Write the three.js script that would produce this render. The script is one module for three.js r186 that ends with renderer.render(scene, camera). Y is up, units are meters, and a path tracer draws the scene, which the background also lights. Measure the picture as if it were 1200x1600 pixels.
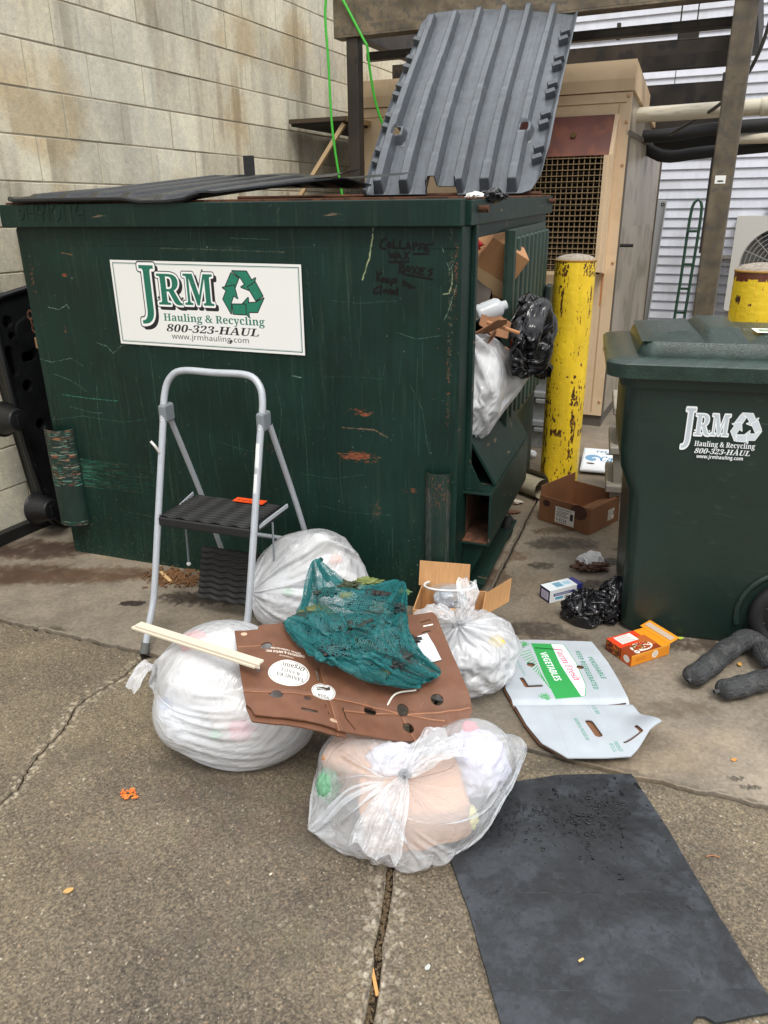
import * as THREE from 'three';
import { RoundedBoxGeometry } from 'three/addons/geometries/RoundedBoxGeometry.js';
import { mergeGeometries, mergeVertices, toCreasedNormals } from 'three/addons/utils/BufferGeometryUtils.js';

// ---------------------------------------------------------------- camera, sky, sun, exposure
const scene = new THREE.Scene();
const EYE = new THREE.Vector3(0, 1.55, 0), FPX = 1197;
const V = (x, y, z) => new THREE.Vector3(x, y, z);
const rad = d => d * Math.PI / 180;
const PITCH = rad(21.43), ROLL = rad(0.48);
const FW = V(0, -Math.sin(PITCH), -Math.cos(PITCH));
const UP0 = V(0, Math.cos(PITCH), -Math.sin(PITCH)), RT0 = V(1, 0, 0);
const RT = RT0.clone().multiplyScalar(Math.cos(ROLL)).addScaledVector(UP0, -Math.sin(ROLL));
const UPV = UP0.clone().multiplyScalar(Math.cos(ROLL)).addScaledVector(RT0, Math.sin(ROLL));
const camera = new THREE.PerspectiveCamera(2 * Math.atan(800 / FPX) * 180 / Math.PI, 768 / 1024, 0.05, 400);
camera.position.copy(EYE);
camera.quaternion.setFromRotationMatrix(new THREE.Matrix4().makeBasis(RT, UPV, FW.clone().negate()));
scene.add(camera);

const SKYW = 128, SKYH = 64, skyData = new Float32Array(SKYW * SKYH * 4);
for (let j = 0; j < SKYH; j++) for (let i = 0; i < SKYW; i++) {
  const el = ((j + 0.5) / SKYH - 0.5) * Math.PI, s = Math.max(0, Math.sin(el)), k = (j * SKYW + i) * 4;
  const cl = 1 + 0.05 * Math.sin(i * 0.22 + 1.3 * Math.sin(j * 0.3)) * Math.cos(el);
  const L = (0.52 + 0.72 * s) * cl;
  skyData[k] = L * 0.985; skyData[k + 1] = L; skyData[k + 2] = L * 1.035; skyData[k + 3] = 1;
}
const sky = new THREE.DataTexture(skyData, SKYW, SKYH, THREE.RGBAFormat, THREE.FloatType);
sky.mapping = THREE.EquirectangularReflectionMapping; sky.magFilter = THREE.LinearFilter; sky.minFilter = THREE.LinearFilter;
sky.wrapS = THREE.RepeatWrapping; sky.needsUpdate = true;
scene.background = sky; scene.environment = sky;

const sun = new THREE.DirectionalLight(new THREE.Color(1, 0.96, 0.885), 1.5);
sun.position.set(0.9, 7.5, 2.0); sun.target.position.set(0, 0, -2.5);
sun.castShadow = true; sun.shadow.radius = 40; sun.shadow.mapSize.set(2048, 2048);
Object.assign(sun.shadow.camera, { left: -7, right: 7, top: 7, bottom: -7, near: 0.5, far: 30 });
scene.add(sun, sun.target);

const renderer = new THREE.WebGLRenderer({ antialias: true });
renderer.setSize(768, 1024);
renderer.toneMapping = THREE.LinearToneMapping;
renderer.toneMappingExposure = 1.52;
renderer.shadowMap.enabled = true;

// ---------------------------------------------------------------- pixel of the photograph -> direction -> point on a real surface
const ray = (x, y) => FW.clone().multiplyScalar(FPX).addScaledVector(RT, x - 600).addScaledVector(UPV, -(y - 800));
const gp = (x, y, h = 0) => { const d = ray(x, y); return EYE.clone().addScaledVector(d, (h - EYE.y) / d.y); };
const onPlane = (x, y, p0, n) => { const d = ray(x, y); return EYE.clone().addScaledVector(d, p0.clone().sub(EYE).dot(n) / d.dot(n)); };
const alongDir = a => V(Math.cos(rad(a)), 0, Math.sin(rad(a)));     // runs to the right, coming nearer
const awayDir = a => V(Math.sin(rad(a)), 0, -Math.cos(rad(a)));     // runs away from the camera, to the right

// ---------------------------------------------------------------- numbers
function rng(seed) { let s = seed >>> 0; return () => { s = (s + 0x6D2B79F5) | 0; let t = Math.imul(s ^ (s >>> 15), 1 | s); t = (t + Math.imul(t ^ (t >>> 7), 61 | t)) ^ t; return ((t ^ (t >>> 14)) >>> 0) / 4294967296; }; }
function h2(i, j, s) { let h = Math.imul(i, 374761393) ^ Math.imul(j, 668265263) ^ Math.imul(s, 1274126177); h = Math.imul(h ^ (h >>> 13), 1274126177); return ((h ^ (h >>> 16)) >>> 0) / 4294967296; }
function n2(x, y, s = 0) { const i = Math.floor(x), j = Math.floor(y); let a = x - i, b = y - j; a = a * a * (3 - 2 * a); b = b * b * (3 - 2 * b); const p = h2(i, j, s), q = h2(i + 1, j, s), r = h2(i, j + 1, s), t = h2(i + 1, j + 1, s); return (p + (q - p) * a) * (1 - b) + (r + (t - r) * a) * b; }
const TILE = 1024, PER = 64, tiles = {};      // layered noise from a periodic tile, looked up instead of summed anew
function noiseTile(o) {
  const d = new Float32Array(TILE * TILE); let tot = 0;
  for (let k = 0, a = 0.5; k < o; k++, a *= 0.5) {
    const per = PER << k, cell = TILE / per, lat = new Float32Array(per * per); tot += a;
    for (let y = 0; y < per; y++) for (let x = 0; x < per; x++) lat[y * per + x] = h2(x, y, 7 + k * 31);
    for (let y = 0; y < TILE; y++) { const fy = y / cell, j0 = Math.floor(fy); let b = fy - j0; b = b * b * (3 - 2 * b); const r0 = j0 * per, r1 = ((j0 + 1) % per) * per; for (let x = 0; x < TILE; x++) { const fx = x / cell, i0 = Math.floor(fx); let c = fx - i0; c = c * c * (3 - 2 * c); const i1 = (i0 + 1) % per, p = lat[r0 + i0], q = lat[r0 + i1], u = lat[r1 + i0], w = lat[r1 + i1]; d[y * TILE + x] += a * ((p + (q - p) * c) * (1 - b) + (u + (w - u) * c) * b); } }
  }
  for (let i = 0; i < d.length; i++) d[i] /= tot; return d;
}
function fbm(x, y, o = 4, s = 0) {
  const t = tiles[o] ??= noiseTile(o), X = (x + s * 13.37) * (TILE / PER), Y = (y + s * 7.91) * (TILE / PER), i = Math.floor(X), j = Math.floor(Y), a = X - i, b = Y - j, m = TILE - 1;
  const r0 = (j & m) * TILE, r1 = ((j + 1) & m) * TILE, i0 = i & m, i1 = (i + 1) & m, p = t[r0 + i0], u = t[r1 + i0]; return (p + (t[r0 + i1] - p) * a) * (1 - b) + (u + (t[r1 + i1] - u) * a) * b;
}
function n3(x, y, z, s = 0) { const k = Math.floor(z); let c = z - k; c = c * c * (3 - 2 * c); return n2(x, y, s + k * 101) * (1 - c) + n2(x, y, s + (k + 1) * 101) * c; }
const clamp = (x, a = 0, b = 1) => Math.min(b, Math.max(a, x));
const sstep = (a, b, x) => { const t = clamp((x - a) / (b - a)); return t * t * (3 - 2 * t); };
const lerp = (a, b, t) => a + (b - a) * t;
const mixc = (a, b, t) => [lerp(a[0], b[0], t), lerp(a[1], b[1], t), lerp(a[2], b[2], t)];

// ---------------------------------------------------------------- textures (sRGB 0-255 triples for colour)
function dataTex(w, h, fn, srgb = true) {
  const d = new Uint8Array(w * h * 4);
  for (let j = 0; j < h; j++) for (let i = 0; i < w; i++) {
    const c = fn((i + 0.5) / w, (j + 0.5) / h, i, j), k = (j * w + i) * 4;
    if (typeof c === 'number') d[k] = d[k + 1] = d[k + 2] = clamp(c, 0, 255); else { d[k] = clamp(c[0], 0, 255); d[k + 1] = clamp(c[1], 0, 255); d[k + 2] = clamp(c[2], 0, 255); }
    d[k + 3] = 255;
  }
  const t = new THREE.DataTexture(d, w, h); t.magFilter = THREE.LinearFilter; t.minFilter = THREE.LinearMipmapLinearFilter; t.generateMipmaps = true;
  t.wrapS = t.wrapT = THREE.RepeatWrapping; if (srgb) t.colorSpace = THREE.SRGBColorSpace; t.needsUpdate = true; return t;
}
function canvasTex(w, h, draw, srgb = true) {
  const c = document.createElement('canvas'); c.width = w; c.height = h;
  draw(c.getContext('2d'), w, h);
  const t = new THREE.CanvasTexture(c); t.magFilter = THREE.LinearFilter; t.wrapS = t.wrapT = THREE.RepeatWrapping; t.anisotropy = 8;
  if (srgb) t.colorSpace = THREE.SRGBColorSpace; return t;
}
const css = (c, a = 1) => `rgba(${c[0] | 0},${c[1] | 0},${c[2] | 0},${a})`;
const S = c => new THREE.Color().setRGB(c[0] / 255, c[1] / 255, c[2] / 255, THREE.SRGBColorSpace);
const mat = (c, roughness = 0.7, o = {}) => new THREE.MeshStandardMaterial({ color: Array.isArray(c) ? S(c) : c, roughness, ...o });
const phys = (c, roughness = 0.7, o = {}) => new THREE.MeshPhysicalMaterial({ color: Array.isArray(c) ? S(c) : c, roughness, ...o });
const scaled = (t, sx, sy, ox = 0, oy = 0) => { const k = t.clone(); k.repeat.set(sx, sy); k.offset.set(ox, oy); k.needsUpdate = true; return k; };

// shared relief
const fineBump = dataTex(512, 512, (u, v, i, j) => 255 * (0.55 * h2(i, j, 3) + 0.45 * fbm(u * 64, v * 64, 3, 9)), false);
const softBump = dataTex(512, 512, (u, v) => 255 * fbm(u * 10, v * 10, 5, 21), false);
function wornTex(base, o = {}) {        // mottled coat: base colour, stains, specks
  const { seed = 1, vary = 0.16, stain = [60, 50, 40], amount = 0.25, speck = 0.02, freq = 5, size = 512, streak = 0 } = o;
  return dataTex(size, size, (u, v, i, j) => {
    const a = fbm(u * freq, v * freq, 5, seed), b = fbm(u * freq * 2.3, v * freq * 2.3, 5, seed + 50), st = streak ? fbm(u * 60, v * 2.5, 3, seed + 90) : 0.5;
    let c = base.map(x => x * (1 + vary * 2 * (a - 0.5) + streak * 2 * (st - 0.5) + 0.06 * (h2(i, j, seed) - 0.5)));
    c = mixc(c, stain, amount * sstep(0.52, 0.72, b));
    if (h2(i, j, seed + 7) < speck * 0.2) c = mixc(c, stain, 0.5);
    return c;
  });
}

// ---------------------------------------------------------------- objects
const used = {};
function numbered(n) { const k = used[n] = (used[n] ?? -1) + 1; return k ? `${n}_${String(k).padStart(3, '0')}` : n; }
function shade(o) { o.castShadow = o.receiveShadow = true; return o; }
function thing(name, label, category, pos, turn = 0, group) {
  const o = new THREE.Group(); o.name = numbered(name); scene.add(o);
  if (pos) o.position.copy(pos); o.rotation.y = turn; o.userData = { label, category }; if (group) o.userData.group = group; return o;
}
function mesh1(name, geo, m, label, category, group) {             // a thing that is one mesh
  const o = shade(new THREE.Mesh(geo, m)); o.name = numbered(name); o.userData = { label, category }; if (group) o.userData.group = group; scene.add(o); return o;
}
function structure(name, geo, m, label, category) { const o = mesh1(name, geo, m, label, category); o.userData.kind = 'structure'; return o; }
function part(name, geo, m, parent, label) { const o = shade(new THREE.Mesh(geo, m)); o.name = name; if (label) o.userData.label = label; parent.add(o); return o; }

// ---------------------------------------------------------------- shapes
const bevelBox = (w, h, d, r = 0.004, seg = 1) => new RoundedBoxGeometry(w, h, d, seg, Math.min(r, w / 2.01, h / 2.01, d / 2.01));
const at = (g, x, y, z, rx = 0, ry = 0, rz = 0) => { if (rz) g.rotateZ(rz); if (rx) g.rotateX(rx); if (ry) g.rotateY(ry); return g.translate(x, y, z); };
const box = (x0, x1, y0, y1, z0, z1, r = 0.003) => at(r ? bevelBox(x1 - x0, y1 - y0, z1 - z0, r) : new THREE.BoxGeometry(x1 - x0, y1 - y0, z1 - z0), (x0 + x1) / 2, (y0 + y1) / 2, (z0 + z1) / 2);
function bare(g) { const k = g.index ? g.toNonIndexed() : g; for (const n of Object.keys(k.attributes)) if (!['position', 'normal', 'uv'].includes(n)) k.deleteAttribute(n); if (!k.attributes.uv) k.setAttribute('uv', new THREE.BufferAttribute(new Float32Array(k.attributes.position.count * 2), 2)); return k; }
const merge = list => mergeGeometries(list.map(bare));
function tube(pts, r, seg = 0, rs = 10, closed = false) { const c = new THREE.CatmullRomCurve3(pts, closed, 'centripetal'); return new THREE.TubeGeometry(c, seg || pts.length * 8, r, rs, closed); }
function bar(a, b, w, h = w, r = 0.002) {       // a straight box-section bar between two points
  const d = b.clone().sub(a), L = d.length(), g = bevelBox(w, h, L, r);
  const z = d.normalize(), y0 = Math.abs(z.y) > 0.95 ? V(1, 0, 0) : V(0, 1, 0), x = y0.clone().cross(z).normalize(), y = z.clone().cross(x);
  return g.applyMatrix4(new THREE.Matrix4().makeBasis(x, y, z).setPosition(a.clone().add(b).multiplyScalar(0.5)));
}
function rod(a, b, r, rs = 10) { const d = b.clone().sub(a), L = d.length(), g = new THREE.CylinderGeometry(r, r, L, rs); return g.applyQuaternion(new THREE.Quaternion().setFromUnitVectors(V(0, 1, 0), d.normalize())).translate((a.x + b.x) / 2, (a.y + b.y) / 2, (a.z + b.z) / 2); }
function metricUV(g, ax = 'x', ay = 'y', s = 1, ox = 0, oy = 0) { const p = g.attributes.position, u = new Float32Array(p.count * 2), I = { x: 0, y: 1, z: 2 }; for (let i = 0; i < p.count; i++) { u[2 * i] = (p.array[3 * i + I[ax]] + ox) * s; u[2 * i + 1] = (p.array[3 * i + I[ay]] + oy) * s; } g.setAttribute('uv', new THREE.BufferAttribute(u, 2)); return g; }
function boxUV(g, s = 1, ox = 0, oy = 0) {      // metric uv chosen by the face's direction
  g = bare(g); const p = g.attributes.position, n = g.attributes.normal, u = g.attributes.uv;
  for (let i = 0; i < p.count; i += 3) {
    const nx = Math.abs(n.getX(i) + n.getX(i + 1) + n.getX(i + 2)), ny = Math.abs(n.getY(i) + n.getY(i + 1) + n.getY(i + 2)), nz = Math.abs(n.getZ(i) + n.getZ(i + 1) + n.getZ(i + 2));
    for (let k = i; k < i + 3; k++) { const X = p.getX(k), Y = p.getY(k), Z = p.getZ(k); if (nx >= ny && nx >= nz) u.setXY(k, (Z + ox) * s, (Y + oy) * s); else if (ny >= nz) u.setXY(k, (X + ox) * s, (Z + oy) * s); else u.setXY(k, (X + ox) * s, (Y + oy) * s); }
  }
  return g;
}
// A sheet with any outline: marching squares on a signed distance (inside < 0), with thickness; place(u, v) -> point, uv in metres.
function sheet(sdf, x0, x1, y0, y1, nx, ny, thick, place) {
  const val = [], key = new Map(), P = [], top = [];
  for (let j = 0; j <= ny; j++) for (let i = 0; i <= nx; i++) val.push(sdf(lerp(x0, x1, i / nx), lerp(y0, y1, j / ny)));
  const vid = (k, x, y) => { if (!key.has(k)) { key.set(k, P.length); P.push([x, y]); } return key.get(k); };
  const edges = new Map();
  for (let j = 0; j < ny; j++) for (let i = 0; i < nx; i++) {
    const q = [[i, j], [i + 1, j], [i + 1, j + 1], [i, j + 1]], poly = [];
    for (let k = 0; k < 4; k++) {
      const a = q[k], b = q[(k + 1) % 4], A = a[1] * (nx + 1) + a[0], B = b[1] * (nx + 1) + b[0], va = val[A], vb = val[B];
      const xa = lerp(x0, x1, a[0] / nx), ya = lerp(y0, y1, a[1] / ny), xb = lerp(x0, x1, b[0] / nx), yb = lerp(y0, y1, b[1] / ny);
      if (va < 0) poly.push(vid('v' + A, xa, ya));
      if ((va < 0) !== (vb < 0)) { const t = va / (va - vb); poly.push(vid('e' + Math.min(A, B) + '_' + Math.max(A, B), lerp(xa, xb, t), lerp(ya, yb, t))); }
    }
    for (let k = 2; k < poly.length; k++) top.push(poly[0], poly[k - 1], poly[k]);
  }
  for (let k = 0; k < top.length; k += 3) for (let e = 0; e < 3; e++) { const a = top[k + e], b = top[k + (e + 1) % 3], r = b + '_' + a; if (edges.has(r)) edges.delete(r); else edges.set(a + '_' + b, [a, b]); }
  const W = P.map(p => place(p[0], p[1])), N = W.map(() => V(0, 0, 0));
  for (let k = 0; k < top.length; k += 3) { const a = W[top[k]], b = W[top[k + 1]], c = W[top[k + 2]], n = b.clone().sub(a).cross(c.clone().sub(a)); N[top[k]].add(n); N[top[k + 1]].add(n); N[top[k + 2]].add(n); }
  N.forEach(n => n.normalize());
  const pos = [], nor = [], uv = [], idx = [], put = (w, n, p) => { pos.push(w.x, w.y, w.z); nor.push(n.x, n.y, n.z); uv.push(p[0], p[1]); return pos.length / 3 - 1; };
  const lowW = W.map((w, i) => w.clone().addScaledVector(N[i], -thick)), neg = N.map(n => n.clone().negate());
  for (let i = 0; i < P.length; i++) put(W[i], N[i], P[i]);
  for (let i = 0; i < P.length; i++) put(lowW[i], neg[i], P[i]);
  for (let k = 0; k < top.length; k += 3) { idx.push(top[k], top[k + 1], top[k + 2], top[k] + P.length, top[k + 2] + P.length, top[k + 1] + P.length); }
  for (const [a, b] of edges.values()) {
    const n = W[b].clone().sub(W[a]).cross(N[a]).normalize();
    const i0 = put(W[a], n, P[a]), i1 = put(W[b], n, P[b]), i2 = put(lowW[b], n, P[b]), i3 = put(lowW[a], n, P[a]);
    idx.push(i0, i3, i2, i0, i2, i1);
  }
  const g = new THREE.BufferGeometry(); g.setAttribute('position', new THREE.Float32BufferAttribute(pos, 3)); g.setAttribute('normal', new THREE.Float32BufferAttribute(nor, 3)); g.setAttribute('uv', new THREE.Float32BufferAttribute(uv, 2)); g.setIndex(idx); return g;
}
const sdCircle = (x, y, cx, cy, r) => Math.hypot(x - cx, y - cy) - r;
const sdBox = (x, y, cx, cy, w, h, r = 0) => { const a = Math.abs(x - cx) - w / 2 + r, b = Math.abs(y - cy) - h / 2 + r; return Math.hypot(Math.max(a, 0), Math.max(b, 0)) + Math.min(Math.max(a, b), 0) - r; };
function sdPoly(x, y, p) { let d = 1e9, s = 1; for (let i = 0, j = p.length - 1; i < p.length; j = i++) { const ex = p[j][0] - p[i][0], ey = p[j][1] - p[i][1], wx = x - p[i][0], wy = y - p[i][1], t = clamp((wx * ex + wy * ey) / (ex * ex + ey * ey)); d = Math.min(d, (wx - ex * t) ** 2 + (wy - ey * t) ** 2); const c1 = y >= p[i][1], c2 = y < p[j][1], c3 = ex * wy > ey * wx; if ((c1 && c2 && c3) || (!c1 && !c2 && !c3)) s = -s; } return s * Math.sqrt(d); }
// A surface over a grid of two parameters; both sides show.
function surf(nu, nv, fn, uvfn) {
  const pos = [], uv = [], idx = [];
  for (let j = 0; j <= nv; j++) for (let i = 0; i <= nu; i++) { const p = fn(i / nu, j / nv); pos.push(p.x, p.y, p.z); const q = uvfn ? uvfn(i / nu, j / nv) : [i / nu, j / nv]; uv.push(q[0], q[1]); }
  for (let j = 0; j < nv; j++) for (let i = 0; i < nu; i++) { const a = j * (nu + 1) + i; idx.push(a, a + 1, a + nu + 2, a, a + nu + 2, a + nu + 1); }
  const g = new THREE.BufferGeometry(); g.setAttribute('position', new THREE.Float32BufferAttribute(pos, 3)); g.setAttribute('uv', new THREE.Float32BufferAttribute(uv, 2)); g.setIndex(idx); g.computeVertexNormals(); return g;
}
// Film or cloth closed round what it holds: a ball of springs with spare material, pressed out by its contents, lying on what carries it.
function film({ c, r, detail = 30, excess = 1.12, vol = 0.8, knots = [], lumps = [], planes = [], steps = 70, iters = 4, bend = 0.25, seed = 1, grav = 0.00012, turn = 0, jitter = 0.03, smooth = 1, keep = [] }) {
  let g = new THREE.IcosahedronGeometry(1, detail); g.deleteAttribute('uv'); g.deleteAttribute('normal'); g = mergeVertices(g, 1e-5);
  const p = g.attributes.position.array, n = p.length / 3, idx = g.index.array, rnd = rng(seed), ct = Math.cos(turn), st = Math.sin(turn);
  steps = Math.round(steps * 0.75); const dir = p.slice();
  for (let i = 0; i < n; i++) {
    const x = dir[3 * i], y = dir[3 * i + 1], z = dir[3 * i + 2], w = 1 + jitter * 3 * (n3(x * 3.1 + 9, y * 3.1 + 9, z * 3.1 + 9, seed + 3) - 0.5) + jitter * 2 * (n3(x * 8 + 9, y * 8 + 9, z * 8 + 9, seed) - 0.5) + jitter * 0.25 * (rnd() - 0.5);
    const X = x * r.x * w, Z = z * r.z * w; p[3 * i] = c.x + X * ct + Z * st; p[3 * i + 1] = c.y + y * r.y * w; p[3 * i + 2] = c.z - X * st + Z * ct;
  }
  const E = [], seen = new Map();
  for (let k = 0; k < idx.length; k += 3) for (let e = 0; e < 3; e++) { const a = idx[k + e], b = idx[k + (e + 1) % 3], o = idx[k + (e + 2) % 3], key = a < b ? a * n + b : b * n + a; if (!seen.has(key)) seen.set(key, [a, b, o]); else { const s = seen.get(key); E.push([a, b, excess, 1], [s[2], o, excess, bend]); } }
  const m = E.length, ea = new Int32Array(m), eb = new Int32Array(m), el = new Float32Array(m), ek = new Float32Array(m);
  E.forEach(([a, b, x, k], i) => { ea[i] = a; eb[i] = b; ek[i] = k; el[i] = x * Math.hypot(p[3 * a] - p[3 * b], p[3 * a + 1] - p[3 * b + 1], p[3 * a + 2] - p[3 * b + 2]); });
  const pin = new Int8Array(n).fill(-1), from = p.slice();
  knots.forEach((q, k) => { const d = q.dir.clone().normalize(); for (let i = 0; i < n; i++) if (dir[3 * i] * d.x + dir[3 * i + 1] * d.y + dir[3 * i + 2] * d.z > Math.cos(q.cap)) pin[i] = k; });
  const goal = p.slice(); knots.forEach((q, k) => { const d = q.dir.clone().normalize(), sc = q.size ?? 0.16, ce = V(c.x + d.x * r.x, c.y + d.y * r.y, c.z + d.z * r.z); for (let i = 0; i < n; i++) if (pin[i] === k) { goal[3 * i] = q.at.x + (from[3 * i] - ce.x) * sc; goal[3 * i + 1] = q.at.y + (from[3 * i + 1] - ce.y) * sc; goal[3 * i + 2] = q.at.z + (from[3 * i + 2] - ce.z) * sc; } });
  const vel = new Float32Array(3 * n), nor = new Float32Array(3 * n), old = new Float32Array(3 * n);
  const volume = () => { let v = 0; nor.fill(0); let A = 0; for (let k = 0; k < idx.length; k += 3) { const a = 3 * idx[k], b = 3 * idx[k + 1], d = 3 * idx[k + 2]; const ux = p[b] - p[a], uy = p[b + 1] - p[a + 1], uz = p[b + 2] - p[a + 2], wx = p[d] - p[a], wy = p[d + 1] - p[a + 1], wz = p[d + 2] - p[a + 2]; const nx = uy * wz - uz * wy, ny = uz * wx - ux * wz, nz = ux * wy - uy * wx; v += (p[a] - c.x) * nx + (p[a + 1] - c.y) * ny + (p[a + 2] - c.z) * nz; A += Math.hypot(nx, ny, nz); nor[a] += nx; nor[a + 1] += ny; nor[a + 2] += nz; nor[b] += nx; nor[b + 1] += ny; nor[b + 2] += nz; nor[d] += nx; nor[d + 1] += ny; nor[d + 2] += nz; } return [v / 6, A / 2]; };
  const V0 = volume()[0] * vol;
  for (let s = 0; s < steps; s++) {
    const t = Math.min(1, (s + 1) / (steps * 0.45)), [vv, A] = volume(), push = clamp((V0 - vv) / A, -0.012, 0.008);
    for (let i = 0; i < n; i++) { const j = 3 * i, L = Math.hypot(nor[j], nor[j + 1], nor[j + 2]) || 1; old[j] = p[j]; old[j + 1] = p[j + 1]; old[j + 2] = p[j + 2]; p[j] += vel[j] * 0.82 + nor[j] / L * push; p[j + 1] += vel[j + 1] * 0.82 + nor[j + 1] / L * push - grav; p[j + 2] += vel[j + 2] * 0.82 + nor[j + 2] / L * push; }
    for (let it = 0; it < iters; it++) {
      for (let e = 0; e < m; e++) { const a = 3 * ea[e], b = 3 * eb[e], dx = p[b] - p[a], dy = p[b + 1] - p[a + 1], dz = p[b + 2] - p[a + 2], L = Math.sqrt(dx * dx + dy * dy + dz * dz) || 1e-6; const f = 0.5 * ek[e] * (L - el[e]) / L; p[a] += dx * f; p[a + 1] += dy * f; p[a + 2] += dz * f; p[b] -= dx * f; p[b + 1] -= dy * f; p[b + 2] -= dz * f; }
      for (let i = 0; i < n; i++) if (pin[i] >= 0) { const j = 3 * i; for (let k = 0; k < 3; k++) p[j + k] = lerp(from[j + k], goal[j + k], t); }
      if (it % 2 === 1) { const [v2, A2] = volume(), q = clamp((V0 - v2) / A2, -0.012, 0.006); for (let i = 0; i < n; i++) { const j = 3 * i, L = Math.hypot(nor[j], nor[j + 1], nor[j + 2]) || 1; p[j] += nor[j] / L * q; p[j + 1] += nor[j + 1] / L * q; p[j + 2] += nor[j + 2] / L * q; } }
      for (const q of lumps) for (let i = 0; i < n; i++) { const j = 3 * i; const X = (p[j] - q[0]) / q[3], Y = (p[j + 1] - q[1]) / q[4], Z = (p[j + 2] - q[2]) / q[5], d = Math.sqrt(X * X + Y * Y + Z * Z); if (d < 1 && d > 1e-4) { p[j] = q[0] + X / d * q[3]; p[j + 1] = q[1] + Y / d * q[4]; p[j + 2] = q[2] + Z / d * q[5]; } }
      for (const q of keep) for (let i = 0; i < n; i++) { const j = 3 * i; const X = (p[j] - q[0]) / q[3], Y = (p[j + 1] - q[1]) / q[4], Z = (p[j + 2] - q[2]) / q[5], d = Math.sqrt(X * X + Y * Y + Z * Z); if (d < 1 && d > 1e-4) { p[j] = q[0] + X / d * q[3]; p[j + 1] = q[1] + Y / d * q[4]; p[j + 2] = q[2] + Z / d * q[5]; } }
      for (const q of planes) for (let i = 0; i < n; i++) { const j = 3 * i, d = (p[j] - q.p.x) * q.n.x + (p[j + 1] - q.p.y) * q.n.y + (p[j + 2] - q.p.z) * q.n.z; if (d < 0) { p[j] -= q.n.x * d; p[j + 1] -= q.n.y * d; p[j + 2] -= q.n.z * d; } }
    }
    for (let i = 0; i < 3 * n; i++) vel[i] = clamp(p[i] - old[i], -0.01, 0.01);
  }
  if (smooth) {
    const cnt = new Uint16Array(n), sum = new Float32Array(3 * n);
    for (let q = 0; q < smooth; q++) {
      cnt.fill(0); sum.fill(0);
      for (let e = 0; e < m; e += 2) { const a = ea[e], b = eb[e]; cnt[a]++; cnt[b]++; for (let k = 0; k < 3; k++) { sum[3 * a + k] += p[3 * b + k]; sum[3 * b + k] += p[3 * a + k]; } }
      for (let i = 0; i < n; i++) for (let k = 0; k < 3; k++) p[3 * i + k] = lerp(p[3 * i + k], sum[3 * i + k] / cnt[i], 0.4);
    }
  }
  const uv = new Float32Array(2 * n); for (let i = 0; i < n; i++) { uv[2 * i] = (from[3 * i] - from[3 * i + 1] * 0.6) * 1; uv[2 * i + 1] = (from[3 * i + 2] + from[3 * i + 1]) * 1; }
  g.setAttribute('uv', new THREE.BufferAttribute(uv, 2));
  g.computeVertexNormals(); g.userData.edges = [ea, eb]; return g;
}
function behindFilm(g, px, py, depth) {     // a point just inside a film, on the line of sight through a photo point
  const q = ray(px, py).normalize(), p = g.attributes.position, w = V(0, 0, 0); let best = null, bd = 1e9;
  for (let i = 0; i < p.count; i++) { w.fromBufferAttribute(p, i).sub(EYE); const t = w.dot(q), e = w.addScaledVector(q, -t).length(); if (e < 0.012 && t < bd) { bd = t; best = t; } }
  return best === null ? null : EYE.clone().addScaledVector(q, best + depth);
}
const FLOOR = { p: V(0, 0.003, 0), n: V(0, 1, 0) };
// ================================================================ SETTING
const ALIGN = 25, along = alongDir(ALIGN), away = awayDir(ALIGN);     // the buildings stand square to one another, turned 25 degrees
const cornerUnit = gp(937, 668);                                      // front right foot of the tan unit
const wallFoot = gp(5, 842);

// ---- ground: soil sheet under cast slabs; joints and cracks are real gaps between the slabs
const soil = dataTex(512, 512, (u, v, i, j) => { const a = fbm(u * 24, v * 24, 4, 3), b = h2(i, j, 5); return mixc([46, 38, 30], [86, 72, 54], clamp(a * 0.9 + 0.35 * (b - 0.5))); });
const soilMap = scaled(soil, 3, 3);
{ const g = new THREE.PlaneGeometry(240, 240).rotateX(-Math.PI / 2); metricUV(g, 'x', 'z'); structure('ground', g.translate(0, -0.022, -30), mat([255, 255, 255], 0.95, { map: soilMap, bumpMap: scaled(fineBump, 4, 4), bumpScale: 0.004 }), 'dark soil showing in the joints between the slabs', 'ground'); }

const edgePts = [gp(0, 970), gp(220, 1020), gp(980, 1213), gp(1200, 1263)];
const edgeDir = edgePts[3].clone().sub(edgePts[0]).setY(0).normalize();
const wob = (p, q, step, amp, seed) => { const n = Math.max(2, Math.round(p.distanceTo(q) / step)), d = q.clone().sub(p), s = V(-d.z, 0, d.x).normalize(), out = []; for (let k = 0; k <= n; k++) { const t = k / n, w = (n2(k * 0.9, 3.3, seed) - 0.5) * 2 * amp; out.push(p.clone().addScaledVector(d, t).addScaledVector(s, k && k < n ? w : 0)); } return out; };
const farL = edgePts[0].clone().addScaledVector(edgeDir, -9), farR = edgePts[3].clone().addScaledVector(edgeDir, 9);
const jA = gp(830, 800), jB = gp(770, 920), jDir = jB.clone().sub(jA).setY(0).normalize();
const lineHit = (p, d, q, e) => { const t = ((q.x - p.x) * e.z - (q.z - p.z) * e.x) / (d.x * e.z - d.z * e.x); return p.clone().addScaledVector(d, t); };
const jFront = lineHit(jA, jDir, edgePts[1], edgeDir), jBack = jA.clone().addScaledVector(jDir, -9);
const fA = gp(612, 1350), fB = gp(575, 1600), fDir = fB.clone().sub(fA).setY(0).normalize();
const fTop = lineHit(fA, fDir, edgePts[1], edgeDir), fEnd = fA.clone().addScaledVector(fDir, 6);
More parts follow.
